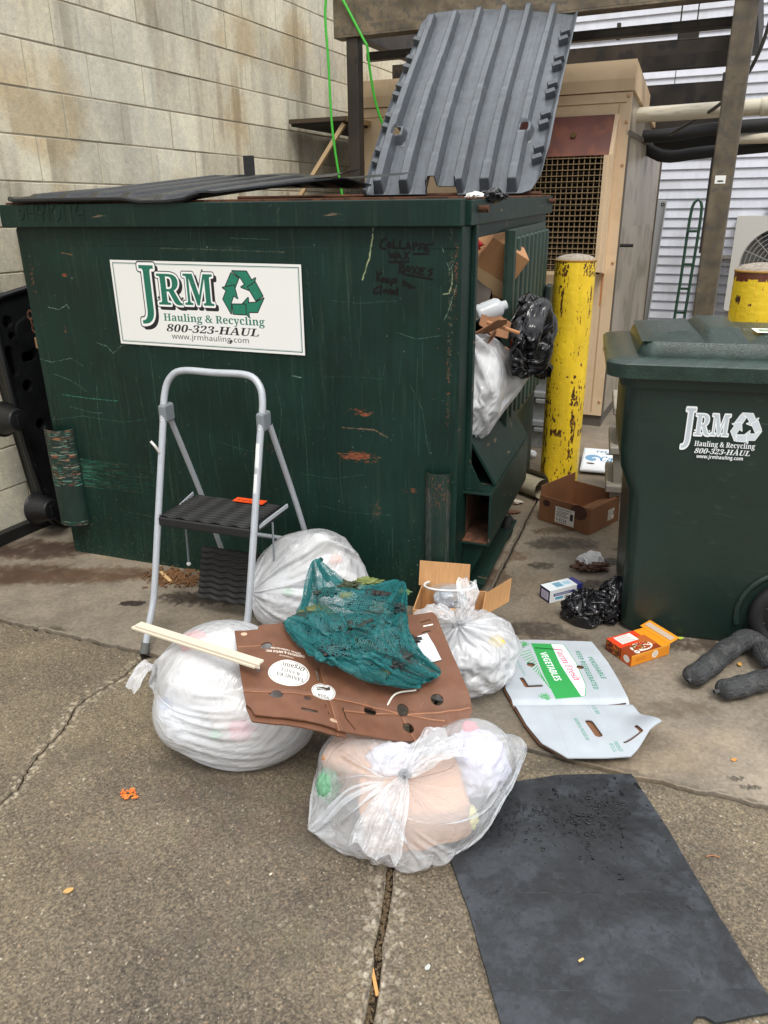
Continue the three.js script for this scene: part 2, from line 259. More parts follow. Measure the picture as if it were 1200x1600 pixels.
const crackPx = [[222, 1030], [205, 1046], [181, 1064], [151, 1081], [131, 1094], [116, 1108], [106, 1131], [86, 1154], [62, 1178], [42, 1203], [30, 1229], [2, 1254], [-50, 1290], [-190, 1330]];
const crackRaw = crackPx.map(([x, y]) => gp(x, y));
const crack = []; for (let k = 0; k < crackRaw.length - 1; k++) { const w = wob(crackRaw[k], crackRaw[k + 1], 0.012, 0.006, 40 + k); crack.push(...(k ? w.slice(1) : w)); }
const mid = edgePts[1].clone().lerp(edgePts[2], 0.5);
const edgeLine = [...wob(farL, edgePts[0], 0.1, 0.004, 1), ...wob(edgePts[0], edgePts[1], 0.02, 0.009, 2).slice(1), ...wob(edgePts[1], edgePts[2], 0.03, 0.004, 3).slice(1), ...wob(edgePts[2], edgePts[3], 0.02, 0.008, 4).slice(1), ...wob(edgePts[3], farR, 0.1, 0.004, 5).slice(1)];
const off = (pts, d) => pts.map((p, i) => { const a = pts[Math.max(0, i - 1)], b = pts[Math.min(pts.length - 1, i + 1)], t = b.clone().sub(a).setY(0).normalize(); return p.clone().add(V(-t.z, 0, t.x).multiplyScalar(d)); });
const splitAt = (pts, q) => { let k = 0, best = 1e9; pts.forEach((p, i) => { const d = p.distanceTo(q); if (d < best) { best = d; k = i; } }); return k; };
function slab(name, pts, m, label, y = 0) {
  const sh = new THREE.Shape(pts.map(p => new THREE.Vector2(p.x, -p.z)));
  const g = new THREE.ExtrudeGeometry(sh, { depth: 0.016, bevelEnabled: true, bevelThickness: 0.003, bevelSize: 0.003, bevelOffset: -0.003, bevelSegments: 2 }).rotateX(-Math.PI / 2).translate(0, y - 0.019, 0);
  return structure(name, g, m, label, 'pavement');
}
// colour of the slabs, painted flat: stones of the aggregate, stains and worn edges
const PX0 = -2.0, PX1 = 2.2, PZ0 = 0.6, PZ1 = 2.9, TW = 2048, TH = 1121;         // front, in x and -z
const toF = p => [(p.x - PX0) / (PX1 - PX0) * TW, TH - (-p.z - PZ0) / (PZ1 - PZ0) * TH];
const MPX = TW / (PX1 - PX0);
function aggregate(ctx, w, h, seed, base, bumpOnly) {
  const r = rng(seed);
  ctx.fillStyle = bumpOnly ? '#6a6a6a' : css(base); ctx.fillRect(0, 0, w, h);
  const id = ctx.getImageData(0, 0, w, h), d = id.data;
  for (let j = 0; j < h; j++) for (let i = 0; i < w; i++) {
    const k = 4 * (j * w + i), a = fbm(i / 90, j / 90, 4, seed), b = fbm(i / 300 + 7, j / 300, 4, seed + 4), f = fbm(i / 2.1, j / 2.1, 2, seed + 8);
    if (bumpOnly) { const q = 70 + 90 * f + 40 * (h2(i, j, seed) - 0.5); d[k] = d[k + 1] = d[k + 2] = q; }
    else { const m = 0.72 + 0.3 * a + 0.34 * (b - 0.5) + 0.62 * (f - 0.5) + 0.26 * (h2(i, j, seed) - 0.5) + 0.1 * (h2(i >> 1, j >> 1, seed + 2) - 0.5); d[k] = base[0] * m; d[k + 1] = base[1] * m * (1 + 0.02 * (a - 0.5)); d[k + 2] = base[2] * m * (1 - 0.1 * (b - 0.5)); }
  }
  ctx.putImageData(id, 0, 0);
  const stones = [[196, 184, 160], [170, 158, 138], [222, 214, 196], [140, 118, 92], [88, 82, 76], [64, 58, 52], [150, 142, 128], [178, 150, 116]];
  for (let k = 0; k < 46000; k++) {
    const x = r() * w, y = r() * h, s = 0.6 + 1.7 * r() * r(), c = stones[(r() * stones.length) | 0];
    ctx.fillStyle = bumpOnly ? `rgba(235,235,235,${0.4 + 0.5 * r()})` : css(c, 0.25 + 0.4 * r()); ctx.beginPath(); ctx.ellipse(x, y, s * (0.8 + 0.6 * r()), s * 0.8, r() * 3, 0, 7); ctx.fill();
  }
}
function blotch(ctx, x, y, rx, ry, c, alpha, n, seed, spread = 1) {      // a stain with a ragged outline, out of many small dabs
  const r = rng(seed);
  for (let k = 0; k < n; k++) { const a = r() * 6.283, q = Math.pow(r(), 0.55) * (0.75 + 0.5 * n2(a * 1.6, seed, 5)) * spread, s = 0.4 + 1.6 * r(); ctx.fillStyle = css(c, alpha * (0.4 + 0.6 * r())); ctx.beginPath(); ctx.ellipse(x + Math.cos(a) * q * rx, y + Math.sin(a) * q * ry, s * rx * 0.12, s * ry * 0.12, r() * 3, 0, 7); ctx.fill(); }
}
function wornLine(ctx, pts, toC, width, c, alpha, seed) { const r = rng(seed); for (const p of pts) { const [x, y] = toC(p); for (let k = 0; k < 9; k++) { const q = (r() + r() + r() - 1.5) * width; ctx.fillStyle = css(c, alpha * r()); ctx.beginPath(); ctx.ellipse(x + q, y + (r() - 0.5) * width * 1.2, 1 + 5 * r(), 1 + 3 * r(), r() * 3, 0, 7); ctx.fill(); } } }
const frontTex = canvasTex(TW, TH, (ctx, w, h) => {
  aggregate(ctx, w, h, 11, [119, 107, 88]);
  for (const [x, y, rx, ry, a, s] of [[130, 1180, 60, 30, 0.07, 1], [420, 1300, 120, 40, 0.06, 2], [330, 1240, 90, 40, 0.06, 3], [520, 1290, 60, 50, 0.08, 4], [140, 1340, 50, 30, 0.06, 5], [460, 1190, 60, 25, 0.1, 6], [420, 1470, 120, 50, 0.05, 7], [1080, 1330, 60, 40, 0.06, 8], [860, 1190, 80, 18, 0.1, 9], [330, 1195, 90, 14, 0.22, 10], [520, 1165, 60, 14, 0.25, 11], [880, 1200, 90, 10, 0.2, 12], [480, 1250, 60, 40, 0.08, 13]]) { const p = toF(gp(x, y)); blotch(ctx, p[0], p[1], rx, ry, [70, 62, 52], a * 0.7, 260, s); }
  wornLine(ctx, crack, toF, 16, [206, 194, 170], 0.34, 3); wornLine(ctx, crack, toF, 3.5, [72, 64, 54], 0.5, 31);
  wornLine(ctx, wob(fTop, fA.clone().addScaledVector(fDir, 0.8), 0.012, 0, 1), toF, 24, [204, 196, 178], 0.36, 4); wornLine(ctx, wob(fTop, fA.clone().addScaledVector(fDir, 0.8), 0.012, 0, 1), toF, 6, [66, 58, 50], 0.5, 41);
  wornLine(ctx, wob(edgePts[0], edgePts[3], 0.012, 0, 1), toF, 14, [74, 66, 56], 0.2, 5);
});
const frontBump = canvasTex(TW, TH, (ctx, w, h) => aggregate(ctx, w, h, 11, [128, 128, 128], true), false);
for (const t of [frontTex, frontBump]) { t.repeat.set(1 / (PX1 - PX0), 1 / (PZ1 - PZ0)); t.offset.set(-PX0 / (PX1 - PX0), -PZ0 / (PZ1 - PZ0)); t.wrapS = t.wrapT = THREE.MirroredRepeatWrapping; }
const frontMat = mat([255, 255, 255], 0.86, { map: frontTex, bumpMap: frontBump, bumpScale: 0.002 });

const QX0 = -2.4, QX1 = 2.4, QZ0 = 1.6, QZ1 = 5.6, UW = 2048, UH = 1706;
const toP = p => [(p.x - QX0) / (QX1 - QX0) * UW, UH - (-p.z - QZ0) / (QZ1 - QZ0) * UH];
const padTex = canvasTex(UW, UH, (ctx, w, h) => {
  const base = [140, 129, 113]; ctx.fillStyle = css(base); ctx.fillRect(0, 0, w, h);
  const id = ctx.getImageData(0, 0, w, h), d = id.data;
  for (let j = 0; j < h; j++) for (let i = 0; i < w; i++) { const k = 4 * (j * w + i), a = fbm(i / 130, j / 130, 5, 61), b = fbm(i / 40 + 3, j / 40, 4, 63), f = fbm(i / 4, j / 4, 2, 67); let m = 0.68 + 0.38 * a + 0.22 * (b - 0.5) + 0.2 * (f - 0.5) + 0.1 * (h2(i, j, 8) - 0.5); const br = sstep(0.45, 0.7, fbm(i / 170 + 40, j / 170, 4, 71)); d[k] = base[0] * m; d[k + 1] = base[1] * m * (1 - 0.03 * br); d[k + 2] = base[2] * m * (1 - 0.08 * br); }
  ctx.putImageData(id, 0, 0);
  const st = (x, y, rx, ry, c, a, n, s) => { const p = toP(gp(x, y)); blotch(ctx, p[0], p[1], rx, ry, c, Math.min(0.6, a * 1.35), n, s); };
  // wet and rusty patches seen on the pad
  st(40, 900, 120, 40, [70, 52, 38], 0.2, 420, 1); st(150, 900, 110, 30, [84, 62, 44], 0.16, 360, 2); st(60, 860, 120, 40, [60, 44, 34], 0.22, 360, 3); st(205, 944, 26, 9, [44, 36, 30], 0.5, 260, 4); st(255, 900, 50, 16, [66, 50, 38], 0.25, 260, 5);
  st(845, 885, 26, 14, [66, 58, 48], 0.28, 240, 6); st(950, 880, 40, 16, [58, 52, 46], 0.3, 260, 7); st(830, 985, 60, 20, [62, 54, 46], 0.26, 320, 8); st(800, 870, 40, 26, [94, 74, 54], 0.12, 240, 9); st(880, 1000, 50, 14, [70, 60, 50], 0.18, 240, 10); st(800, 1040, 30, 20, [52, 46, 40], 0.3, 240, 11);
  st(1050, 1110, 60, 20, [92, 80, 66], 0.12, 240, 12); st(1170, 1232, 14, 4, [60, 54, 46], 0.5, 90, 13); st(1150, 1218, 12, 4, [60, 54, 46], 0.5, 80, 14); st(740, 900, 60, 40, [80, 62, 46], 0.2, 300, 15); st(870, 780, 60, 30, [72, 62, 50], 0.2, 260, 16); st(930, 800, 50, 20, [60, 52, 44], 0.2, 260, 17);
  st(880, 850, 70, 30, [66, 58, 48], 0.2, 320, 21); st(900, 915, 60, 18, [60, 52, 44], 0.22, 260, 22); st(990, 860, 40, 24, [58, 50, 42], 0.24, 240, 23); st(860, 830, 50, 16, [84, 66, 48], 0.2, 200, 24); st(1100, 1010, 60, 18, [68, 56, 46], 0.25, 260, 18); st(330, 935, 90, 20, [52, 42, 34], 0.3, 360, 19); st(60, 985, 60, 8, [60, 52, 42], 0.2, 160, 20);
  const r = rng(5); for (let k = 0; k < 5200; k++) { ctx.fillStyle = r() < 0.6 ? css([60, 52, 44], 0.35 * r()) : css([214, 206, 190], 0.35 * r()); const s = 0.5 + 1.6 * r() * r(); ctx.beginPath(); ctx.ellipse(r() * w, r() * h, s * (1 + r()), s, r() * 3, 0, 7); ctx.fill(); }
  wornLine(ctx, wob(edgePts[0], edgePts[3], 0.01, 0, 1), toP, 10, [74, 64, 54], 0.22, 6); wornLine(ctx, wob(jFront, jA.clone().addScaledVector(jDir, -1), 0.01, 0, 1), toP, 5, [66, 50, 38], 0.4, 7);
});
padTex.repeat.set(1 / (QX1 - QX0), 1 / (QZ1 - QZ0)); padTex.offset.set(-QX0 / (QX1 - QX0), -QZ0 / (QZ1 - QZ0)); padTex.wrapS = padTex.wrapT = THREE.MirroredRepeatWrapping;
const padMat = mat([255, 255, 255], 0.72, { map: padTex, bumpMap: scaled(softBump, 1.7, 1.7), bumpScale: 0.004 });

{ // back pads either side of the straight joint
  const k = splitAt(edgeLine, jFront), L = edgeLine.slice(0, k + 1), R = edgeLine.slice(k);
  const side = V(-jDir.z, 0, jDir.x);                  // square to the joint
  const j1 = wob(jFront, jA, 0.03, 0.004, 8), j2 = wob(jA, jBack, 0.2, 0.003, 9);
  const JL = off([...j1, ...j2.slice(1)], -0.006), JR = off([...j1, ...j2.slice(1)], 0.006);
  const backDir = awayDir(22), gapL = off(L, -0.011), gapR = off(R, -0.009);
  const first = (jFront.clone().sub(JL[3]).dot(edgeDir) > 0) ? [JL, JR] : [JR, JL];
  slab('concrete_pad', [...gapL.slice(0, -1), ...first[0], farL.clone().addScaledVector(backDir, 12)], padMat, 'stained concrete pad under the dumpster', 0.004);
  slab('concrete_pad', [...gapR.slice(1), farR.clone().addScaledVector(backDir, 12), ...first[1].slice().reverse()], padMat, 'stained concrete pad under the wheeled cart', 0.004);
  // front slabs: either side of the joint, the left one broken by the crack
  const kf = splitAt(edgeLine, fTop), kc = splitAt(edgeLine, crack[0]);
  const e = off(edgeLine, 0.006);
  const fl = wob(fTop, fA.clone().addScaledVector(fDir, 1.2), 0.03, 0.005, 12), fl2 = [...fl, fEnd];
  const FL = off(fl2, 0.009), FR = off(fl2, -0.009), CA = off(crack, 0.0025), CB = off(crack, -0.0025);
  const nearL = V(-14, 0, 5), nearR = V(14, 0, 5);
  const flA = FL[3].x < FR[3].x ? FL : FR, flB = flA === FL ? FR : FL;
  const cUp = CA[20].z < CB[20].z ? CA : CB, cLow = cUp === CA ? CB : CA;
  slab('paving_slab', [...e.slice(0, kc), ...cUp], frontMat, 'exposed aggregate slab corner beyond the crack');
  slab('paving_slab', [...cLow.slice().reverse(), ...e.slice(kc + 1, kf), ...flA, nearL], frontMat, 'large exposed aggregate slab below the crack');
  slab('paving_slab', [...e.slice(kf + 1), nearR, ...flB.slice().reverse()], frontMat, 'exposed aggregate slab under the black rubber mat');
}

// ---- block wall, every block its own piece
const wallN = V(Math.cos(rad(ALIGN)), 0, Math.sin(rad(ALIGN)));       // faces the yard
const sidingFoot = cornerUnit.clone().addScaledVector(away, 3.5);
const cornerFoot = lineHit(wallFoot, away, sidingFoot, along).setY(0);
const WL = cornerFoot.distanceTo(wallFoot);
{
  const CH = 0.2075, BL = 0.415, TX = 8.6, TY = 3.95, x00 = -1.5;
  const yLow = 1.708 * 0.945 + 0.085 - 7 * CH;                        // the course line that meets the left edge of the photograph
  const tex = canvasTex(2048, 940, (ctx, w, h) => {
    const id = ctx.createImageData(w, h), d = id.data;
    for (let j = 0; j < h; j++) for (let i = 0; i < w; i++) {
      const u = i / w * TX, v = (1 - j / h) * TY, k = 4 * (j * w + i);
      const row = Math.floor((v - yLow) / CH), col = Math.floor((u + (row & 1 ? BL / 2 : 0)) / BL);
      let m = 0.96 + 0.13 * (h2(col, row, 5) - 0.5) + 0.1 * (fbm(i / 5, j / 5, 2, 3) - 0.5) + 0.09 * (h2(i, j, 4) - 0.5);
      // run-down stains: long down the wall, some stopping at the block's own width
      const s1 = sstep(0.47, 0.74, fbm(u * 4.2 + 0.35 * fbm(u * 3, v * 3, 2, 77), v * 0.55, 4, 31)), s2 = sstep(0.52, 0.7, fbm(u * 11, v * 1.5, 3, 37)), s3 = sstep(0.55, 0.75, fbm(u * 2.5 + 4, v * 2.2, 4, 41)), s4 = sstep(0.62, 0.72, h2(col * 3 + Math.floor(u * 5), row, 9));
      let c = [244, 236, 210];
      c = mixc(c, [140, 120, 92], 0.42 * s1 * (0.3 + 0.7 * s2)); c = mixc(c, [196, 164, 112], 0.42 * s3); c = mixc(c, [196, 196, 186], 0.35 * sstep(0.5, 0.66, fbm(u * 3.1 + 9, v * 1.4, 4, 57))); c = mixc(c, [110, 96, 76], 0.15 * s4 * (0.4 + s2)); c = mixc(c, [214, 208, 192], 0.3 * sstep(0.55, 0.7, fbm(u * 5, v * 3, 3, 47)));
      if (h2(i, j, 12) < 0.015) m *= 0.82;
      d[k] = c[0] * m; d[k + 1] = c[1] * m; d[k + 2] = c[2] * m; d[k + 3] = 255;
    }
    ctx.putImageData(id, 0, 0);
  });
  tex.repeat.set(1 / TX, 1 / TY);
  const blockMat = mat([255, 255, 255], 0.92, { map: tex, bumpMap: scaled(fineBump, 3.5, 3.5), bumpScale: 0.004 });
  const wall = thing('block_wall', 'weathered tan concrete block wall with brown run-down stains behind the dumpster', 'wall', wallFoot.clone(), 0);
  wall.quaternion.setFromRotationMatrix(new THREE.Matrix4().makeBasis(away, V(0, 1, 0), V(0, 0, 0).crossVectors(away, V(0, 1, 0))));   // x along the wall, z out of it
  part('mortar', box(x00, WL - 0.01, 0.0, 3.9, -0.2, -0.006, 0), mat([186, 176, 156], 0.95, { bumpMap: scaled(fineBump, 6, 6), bumpScale: 0.003 }), wall);
  const r = rng(3);
  for (let row = -1; row < 19; row++) for (let col = -4; col < 24; col++) {
    let a = col * BL - (row & 1 ? BL / 2 : 0), b = a + BL; const y0 = Math.max(0.004, yLow + row * CH), y1 = yLow + (row + 1) * CH;
    if (b < x00 + 0.05 || a > WL - 0.03 || y1 < 0.05 || y1 > 3.92) continue;
    a = Math.max(a, x00); b = Math.min(b, WL - 0.012);
    // hidden behind the dumpster: left out below its rim
    if (y1 < 1.3 && a > 0.55) continue;
    const g = boxUV(box(a + 0.0035, b - 0.0035, y0 + 0.0035, y1 - 0.0035, -0.15, (r() - 0.5) * 0.004, 0.0035), 1, 1.6, 0);
    part('block', g, blockMat, wall);
  }
}
// ---- sided building at the back
{
  const pitch = 0.0958, wallG = thing('siding_wall', 'pale grey lap siding wall at the back of the yard', 'wall', cornerFoot.clone(), 0);
  wallG.quaternion.setFromRotationMatrix(new THREE.Matrix4().makeBasis(along, V(0, 1, 0), V(0, 0, 0).crossVectors(along, V(0, 1, 0))));
  const tex = wornTex([208, 211, 221], { seed: 8, vary: 0.05, stain: [150, 148, 146], amount: 0.16, streak: 0.03, freq: 3 });
  const m = mat([255, 255, 255], 0.5, { map: tex });
  part('sheathing', box(0, 9.5, 0, 5, -0.2, -0.03, 0), mat([120, 120, 122], 0.9), wallG);
  for (let k = 0; k < 50; k++) {
    const sh = new THREE.Shape(); const y = 0.02 + k * pitch; // lap profile: foot stands proud, top tucks under
    sh.moveTo(0, y); sh.lineTo(0.021, y); sh.lineTo(0.023, y + 0.004); sh.lineTo(0.003, y + pitch); sh.lineTo(-0.012, y + pitch); sh.lineTo(-0.012, y + 0.006); sh.closePath();
    const g = new THREE.ExtrudeGeometry(sh, { depth: 9.5, bevelEnabled: false }).rotateY(-Math.PI / 2).scale(-1, 1, 1);
    // profile x becomes z out of the wall, depth becomes x along it
    const p = g.attributes.position; for (let i = 0; i < p.count; i++) { const x = p.getX(i), z = p.getZ(i); p.setXYZ(i, Math.abs(x), p.getY(i), z); }
    g.computeVertexNormals(); part('siding_board', boxUV(g, 0.5, k * 0.37, k * 0.11), m, wallG);
  }
}
// ================================================================ DUMPSTER
const DW = 1.91, DD = 1.85, DH = 1.588;
const dumpster = thing('dumpster', 'large dark green steel dumpster with white sign, one lid thrown open', 'dumpster', gp(118, 862));
dumpster.rotation.order = 'YXZ'; dumpster.rotation.set(0.018, -rad(20), 0); dumpster.updateMatrixWorld(true);
const dInv = dumpster.matrixWorld.clone().invert(), dAxis = k => V(0, 0, 0).setFromMatrixColumn(dumpster.matrixWorld, k);
const dLoc = (px, py, axis, val) => { const n = dAxis(axis); return onPlane(px, py, dumpster.position.clone().addScaledVector(n, val), n).applyMatrix4(dInv); };
const dWorld = (x, y, z) => V(x, y, z).applyMatrix4(dumpster.matrixWorld);

const GREEN = [18, 49, 41];
function recycle(ctx, cx, cy, R, fill, line, lw) {
  for (let k = 0; k < 3; k++) {
    ctx.save(); ctx.translate(cx, cy); ctx.rotate(k * 2.0944); ctx.scale(R, R);
    for (const poly of [[[-0.78, -0.32], [-0.46, -0.86], [-0.12, -0.66], [-0.42, -0.1]], [[-0.4, -0.94], [0.28, -0.94], [0.5, -0.58], [0.68, -0.68], [0.5, -0.14], [-0.02, -0.3], [0.17, -0.4], [-0.02, -0.68]]]) {
      ctx.beginPath(); poly.forEach((p, i) => i ? ctx.lineTo(p[0], p[1]) : ctx.moveTo(p[0], p[1])); ctx.closePath();
      ctx.lineJoin = 'round';
      if (line) { ctx.lineWidth = lw / R; ctx.strokeStyle = line; ctx.stroke(); }
      ctx.fillStyle = fill; ctx.fill();
    }
    ctx.restore();
  }
}
function stretched(ctx, text, x, y, w, font, px, paint) {   // text set to a given width, baseline at y
  ctx.save(); ctx.font = `${font.replace('#', px + 'px')}`; const m = ctx.measureText(text).width; ctx.translate(x, y); ctx.scale(w / m, 1); paint(ctx, text); ctx.restore();
}
function logoWords(ctx, w, h, dark) {     // the hauler's lettering, shared by the sign and the cart's print
  const g = dark ? '#1d6e58' : '#e8ecee';
  const letter = (t, x, y, wd, px) => {
    if (dark) { stretched(ctx, t, x + 0.014 * w, y + 0.035 * h, wd, 'bold # serif', px, (c, s) => { c.lineJoin = 'round'; c.lineWidth = px * 0.1; c.strokeStyle = '#1b1c1e'; c.strokeText(s, 0, 0); c.fillStyle = '#1b1c1e'; c.fillText(s, 0, 0); }); }
    stretched(ctx, t, x, y, wd, 'bold # serif', px, (c, s) => { c.lineJoin = 'round'; if (dark) { c.lineWidth = px * 0.13; c.strokeStyle = '#1b1c1e'; c.strokeText(s, 0, 0); c.lineWidth = px * 0.09; c.strokeStyle = '#f4f4f2'; c.strokeText(s, 0, 0); } else { c.lineWidth = px * 0.1; c.strokeStyle = '#e8ecee'; c.strokeText(s, 0, 0); } c.fillStyle = dark ? g : '#b9c2c8'; c.fillText(s, 0, 0); });
  };
  letter('J', 0.155 * w, 0.565 * h, 0.085 * w, 0.72 * h); letter('R', 0.245 * w, 0.5 * h, 0.135 * w, 0.5 * h); letter('M', 0.39 * w, 0.49 * h, 0.165 * w, 0.5 * h);
  ctx.fillStyle = dark ? '#1b1c1e' : '#e8ecee'; for (const [x, y] of [[0.252, 0.42], [0.382, 0.42]]) { ctx.beginPath(); ctx.arc(x * w, y * h, 0.015 * h, 0, 7); ctx.fill(); }
  recycle(ctx, 0.70 * w, 0.345 * h, 0.27 * h, dark ? '#1f7a60' : '#c9d2d8', dark ? '#1b1c1e' : '#e8ecee', 0.022 * h);
  stretched(ctx, 'Hauling & Recycling', 0.265 * w, 0.69 * h, 0.54 * w, 'bold # serif', 0.12 * h, (c, s) => { c.fillStyle = g; c.fillText(s, 0, 0); });
  stretched(ctx, '800-323-HAUL', 0.27 * w, 0.815 * h, 0.5 * w, 'italic bold # serif', 0.125 * h, (c, s) => { c.fillStyle = dark ? '#15161a' : '#e8ecee'; c.fillText(s, 0, 0); });
  stretched(ctx, 'www.jrmhauling.com', 0.3 * w, 0.9 * h, 0.42 * w, dark ? '# sans-serif' : 'bold # sans-serif', 0.085 * h, (c, s) => { c.fillStyle = dark ? '#2a2b30' : '#e8ecee'; c.fillText(s, 0, 0); });
}
{
  const FW_ = 2048, FH_ = 1680;
  const toD = (px, py) => { const p = dLoc(px, py, 2, 0); return [p.x / 2 * FW_, (1 - p.y / 1.64) * FH_]; };
  let pathSeed = 1; const path = (ctx, pts, c, lw, a = 1) => { ctx.lineCap = ctx.lineJoin = 'round'; const q = pts.map(p => toD(...p)), r = rng(pathSeed++), dense = []; for (let i = 0; i < q.length - 1; i++) { const n = Math.max(2, Math.round(Math.hypot(q[i + 1][0] - q[i][0], q[i + 1][1] - q[i][1]) / 7)); for (let k = 0; k < n; k++) { const t = k / n; dense.push([lerp(q[i][0], q[i + 1][0], t) + (lw < 7 ? 3 : 0.6) * (r() - 0.5), lerp(q[i][1], q[i + 1][1], t) + (lw < 7 ? 3 : 0.6) * (r() - 0.5)]); } } dense.push(q[q.length - 1]); for (let i = 0; i < dense.length - 1; i++) { const v = lw < 7 ? r() : 0.5; ctx.strokeStyle = css(c, a * (lw < 7 ? 0.35 + 0.65 * v : 1)); ctx.lineWidth = lw * (0.6 + 0.7 * v); ctx.beginPath(); ctx.moveTo(...dense[i]); ctx.lineTo(...dense[i + 1]); ctx.stroke(); } };
  const coat = (ctx, w, h, seed) => {
    const id = ctx.createImageData(w, h), d = id.data;
    for (let j = 0; j < h; j++) for (let i = 0; i < w; i++) {
      const k = 4 * (j * w + i), a = fbm(i / 160, j / 160, 4, seed), s = fbm(i / 9, j / 160, 3, seed + 5), s2 = fbm(i / 34, j / 420, 3, seed + 15), t = h2(i, j, seed);
      const m = 0.84 + 0.34 * (a - 0.5) + 0.22 * (s - 0.5) + 0.05 * (t - 0.5); let c = [GREEN[0] * m, GREEN[1] * m, GREEN[2] * m];
      c = mixc(c, [58, 62, 50], 0.35 * sstep(0.55, 0.78, s2) * sstep(0.4, 0.7, s));
      d[k] = c[0]; d[k + 1] = c[1]; d[k + 2] = c[2]; d[k + 3] = 255;
    }
    ctx.putImageData(id, 0, 0);
  };
  const rustSpot = (ctx, x, y, rx, ry, n, seed, cols = [[142, 72, 44], [110, 54, 36], [168, 94, 62], [90, 60, 46]]) => { const r = rng(seed); n *= 2.4; for (let k = 0; k < n; k++) { const gx = (r() + r() + r() + r() - 2) * 0.9, gy = (r() + r() + r() - 1.5) * 0.9, px = x + gx * rx, py = y + gy * ry; if (fbm(px / 22, py / 13, 3, seed) < 0.44) continue; ctx.fillStyle = css(cols[(r() * cols.length) | 0], 0.2 + 0.55 * r()); const s = 0.2 + r() * r(); ctx.beginPath(); ctx.ellipse(px, py, s * 6 * (rx > ry ? 1.9 : 0.5), s * 2.6, 0.25 * (r() - 0.5), 0, 7); ctx.fill(); } };
  const frontMap = canvasTex(FW_, FH_, (ctx, w, h) => {
    coat(ctx, w, h, 5);
    const r = rng(77);
    // long thin runs and scratches
    for (let k = 0; k < 420; k++) { const x = r() * w, y = r() * h * 0.9, L = 20 + 300 * r() * r(); ctx.strokeStyle = css(r() < 0.7 ? [104, 126, 112] : [124, 112, 94], 0.1 + 0.3 * r()); ctx.lineWidth = 0.8 + 1.6 * r(); ctx.beginPath(); ctx.moveTo(x, y); ctx.quadraticCurveTo(x + 8 * (r() - 0.5), y + L / 2, x + 14 * (r() - 0.5), y + L); ctx.stroke(); }
    for (let k = 0; k < 420; k++) { const x = r() * w, y = r() * h, s = 1 + 3 * r() * r(); ctx.fillStyle = css(r() < 0.6 ? [128, 140, 128] : [146, 96, 70], 0.25 + 0.4 * r()); ctx.beginPath(); ctx.ellipse(x, y, s * (0.5 + r()), s * (0.6 + r()), r() * 3, 0, 7); ctx.fill(); }
    // mud splashed over the foot, in droplets
    for (let k = 0; k < 5200; k++) { const t = r() * r() * r(); ctx.fillStyle = css([88 + 30 * r(), 80 + 24 * r(), 62 + 14 * r()], 0.14 + 0.3 * r()); const s = 0.8 + 3 * r() * r(); ctx.beginPath(); ctx.ellipse(r() * w, h - t * h * 0.42, s, s * (0.8 + 1.6 * r()), 0, 0, 7); ctx.fill(); }
    for (const [x, y, rx, ry, n, s] of [[562, 645, 44, 13, 200, 1], [560, 714, 70, 22, 420, 2], [588, 798, 22, 34, 80, 3], [290, 390, 40, 5, 90, 4], [102, 520, 18, 28, 60, 5], [50, 430, 12, 60, 90, 6], [640, 765, 20, 14, 40, 7], [700, 600, 8, 190, 160, 8], [712, 430, 7, 150, 160, 18], [100, 430, 10, 8, 30, 9], [70, 360, 10, 40, 50, 19]]) { const q = toD(x, y); rustSpot(ctx, q[0], q[1], rx, ry, n, s); }
    { const q = toD(428, 700); rustSpot(ctx, q[0], q[1], 60, 26, 60, 10, [[70, 40, 34], [64, 46, 40]]); }
    { const q = toD(700, 480); rustSpot(ctx, q[0] + 8, q[1], 9, 330, 420, 12, [[120, 112, 92], [92, 78, 62], [70, 66, 54]]); }
    // teal scrape where the truck's fork rubs
    { const [x0, y0] = toD(118, 715), [x1, y1] = toD(245, 775); for (let k = 0; k < 420; k++) { const t = r(), y = lerp(y0, y1, r()), x = lerp(x0, x1, t * t), L = 10 + 70 * r(); ctx.strokeStyle = css(r() < 0.75 ? [46, 132, 112] : [150, 92, 66], 0.12 + 0.4 * r() * (1 - t)); ctx.lineWidth = 1 + 2.5 * r(); ctx.beginPath(); ctx.moveTo(x, y); ctx.lineTo(x + L, y + 3 * (r() - 0.5)); ctx.stroke(); } }
    const pale = [150, 176, 160], yel = [168, 172, 130];
    path(ctx, [[150, 535], [168, 542], [176, 552], [190, 540], [205, 535], [222, 541]], pale, 3, 0.6);
    path(ctx, [[75, 480], [92, 484], [104, 476], [108, 482]], pale, 2.5, 0.7); path(ctx, [[85, 585], [105, 592], [125, 604], [135, 612]], pale, 2, 0.5);
    path(ctx, [[95, 616], [120, 620], [150, 624], [182, 627]], [80, 160, 136], 3, 0.6); path(ctx, [[108, 635], [140, 644], [160, 646]], pale, 2, 0.5); path(ctx, [[340, 690], [392, 706], [412, 704]], pale, 2, 0.3);
    path(ctx, [[583, 352], [582, 372], [577, 402], [570, 425], [566, 437]], yel, 5, 0.8); path(ctx, [[707, 425], [706, 445], [702, 458], [692, 460]], yel, 4, 0.8);
    path(ctx, [[714, 445], [707, 465], [700, 488], [694, 500]], pale, 2.5, 0.6); path(ctx, [[698, 410], [703, 422], [707, 415], [711, 404]], pale, 3, 0.6); path(ctx, [[690, 385], [693, 394]], pale, 3, 0.7);
    path(ctx, [[535, 668], [560, 670], [585, 672], [606, 684]], [150, 110, 86], 5, 0.7); path(ctx, [[455, 588], [470, 590]], [200, 210, 205], 5, 0.5); path(ctx, [[250, 388], [300, 389], [420, 393], [445, 394]], [110, 104, 84], 4, 0.5);
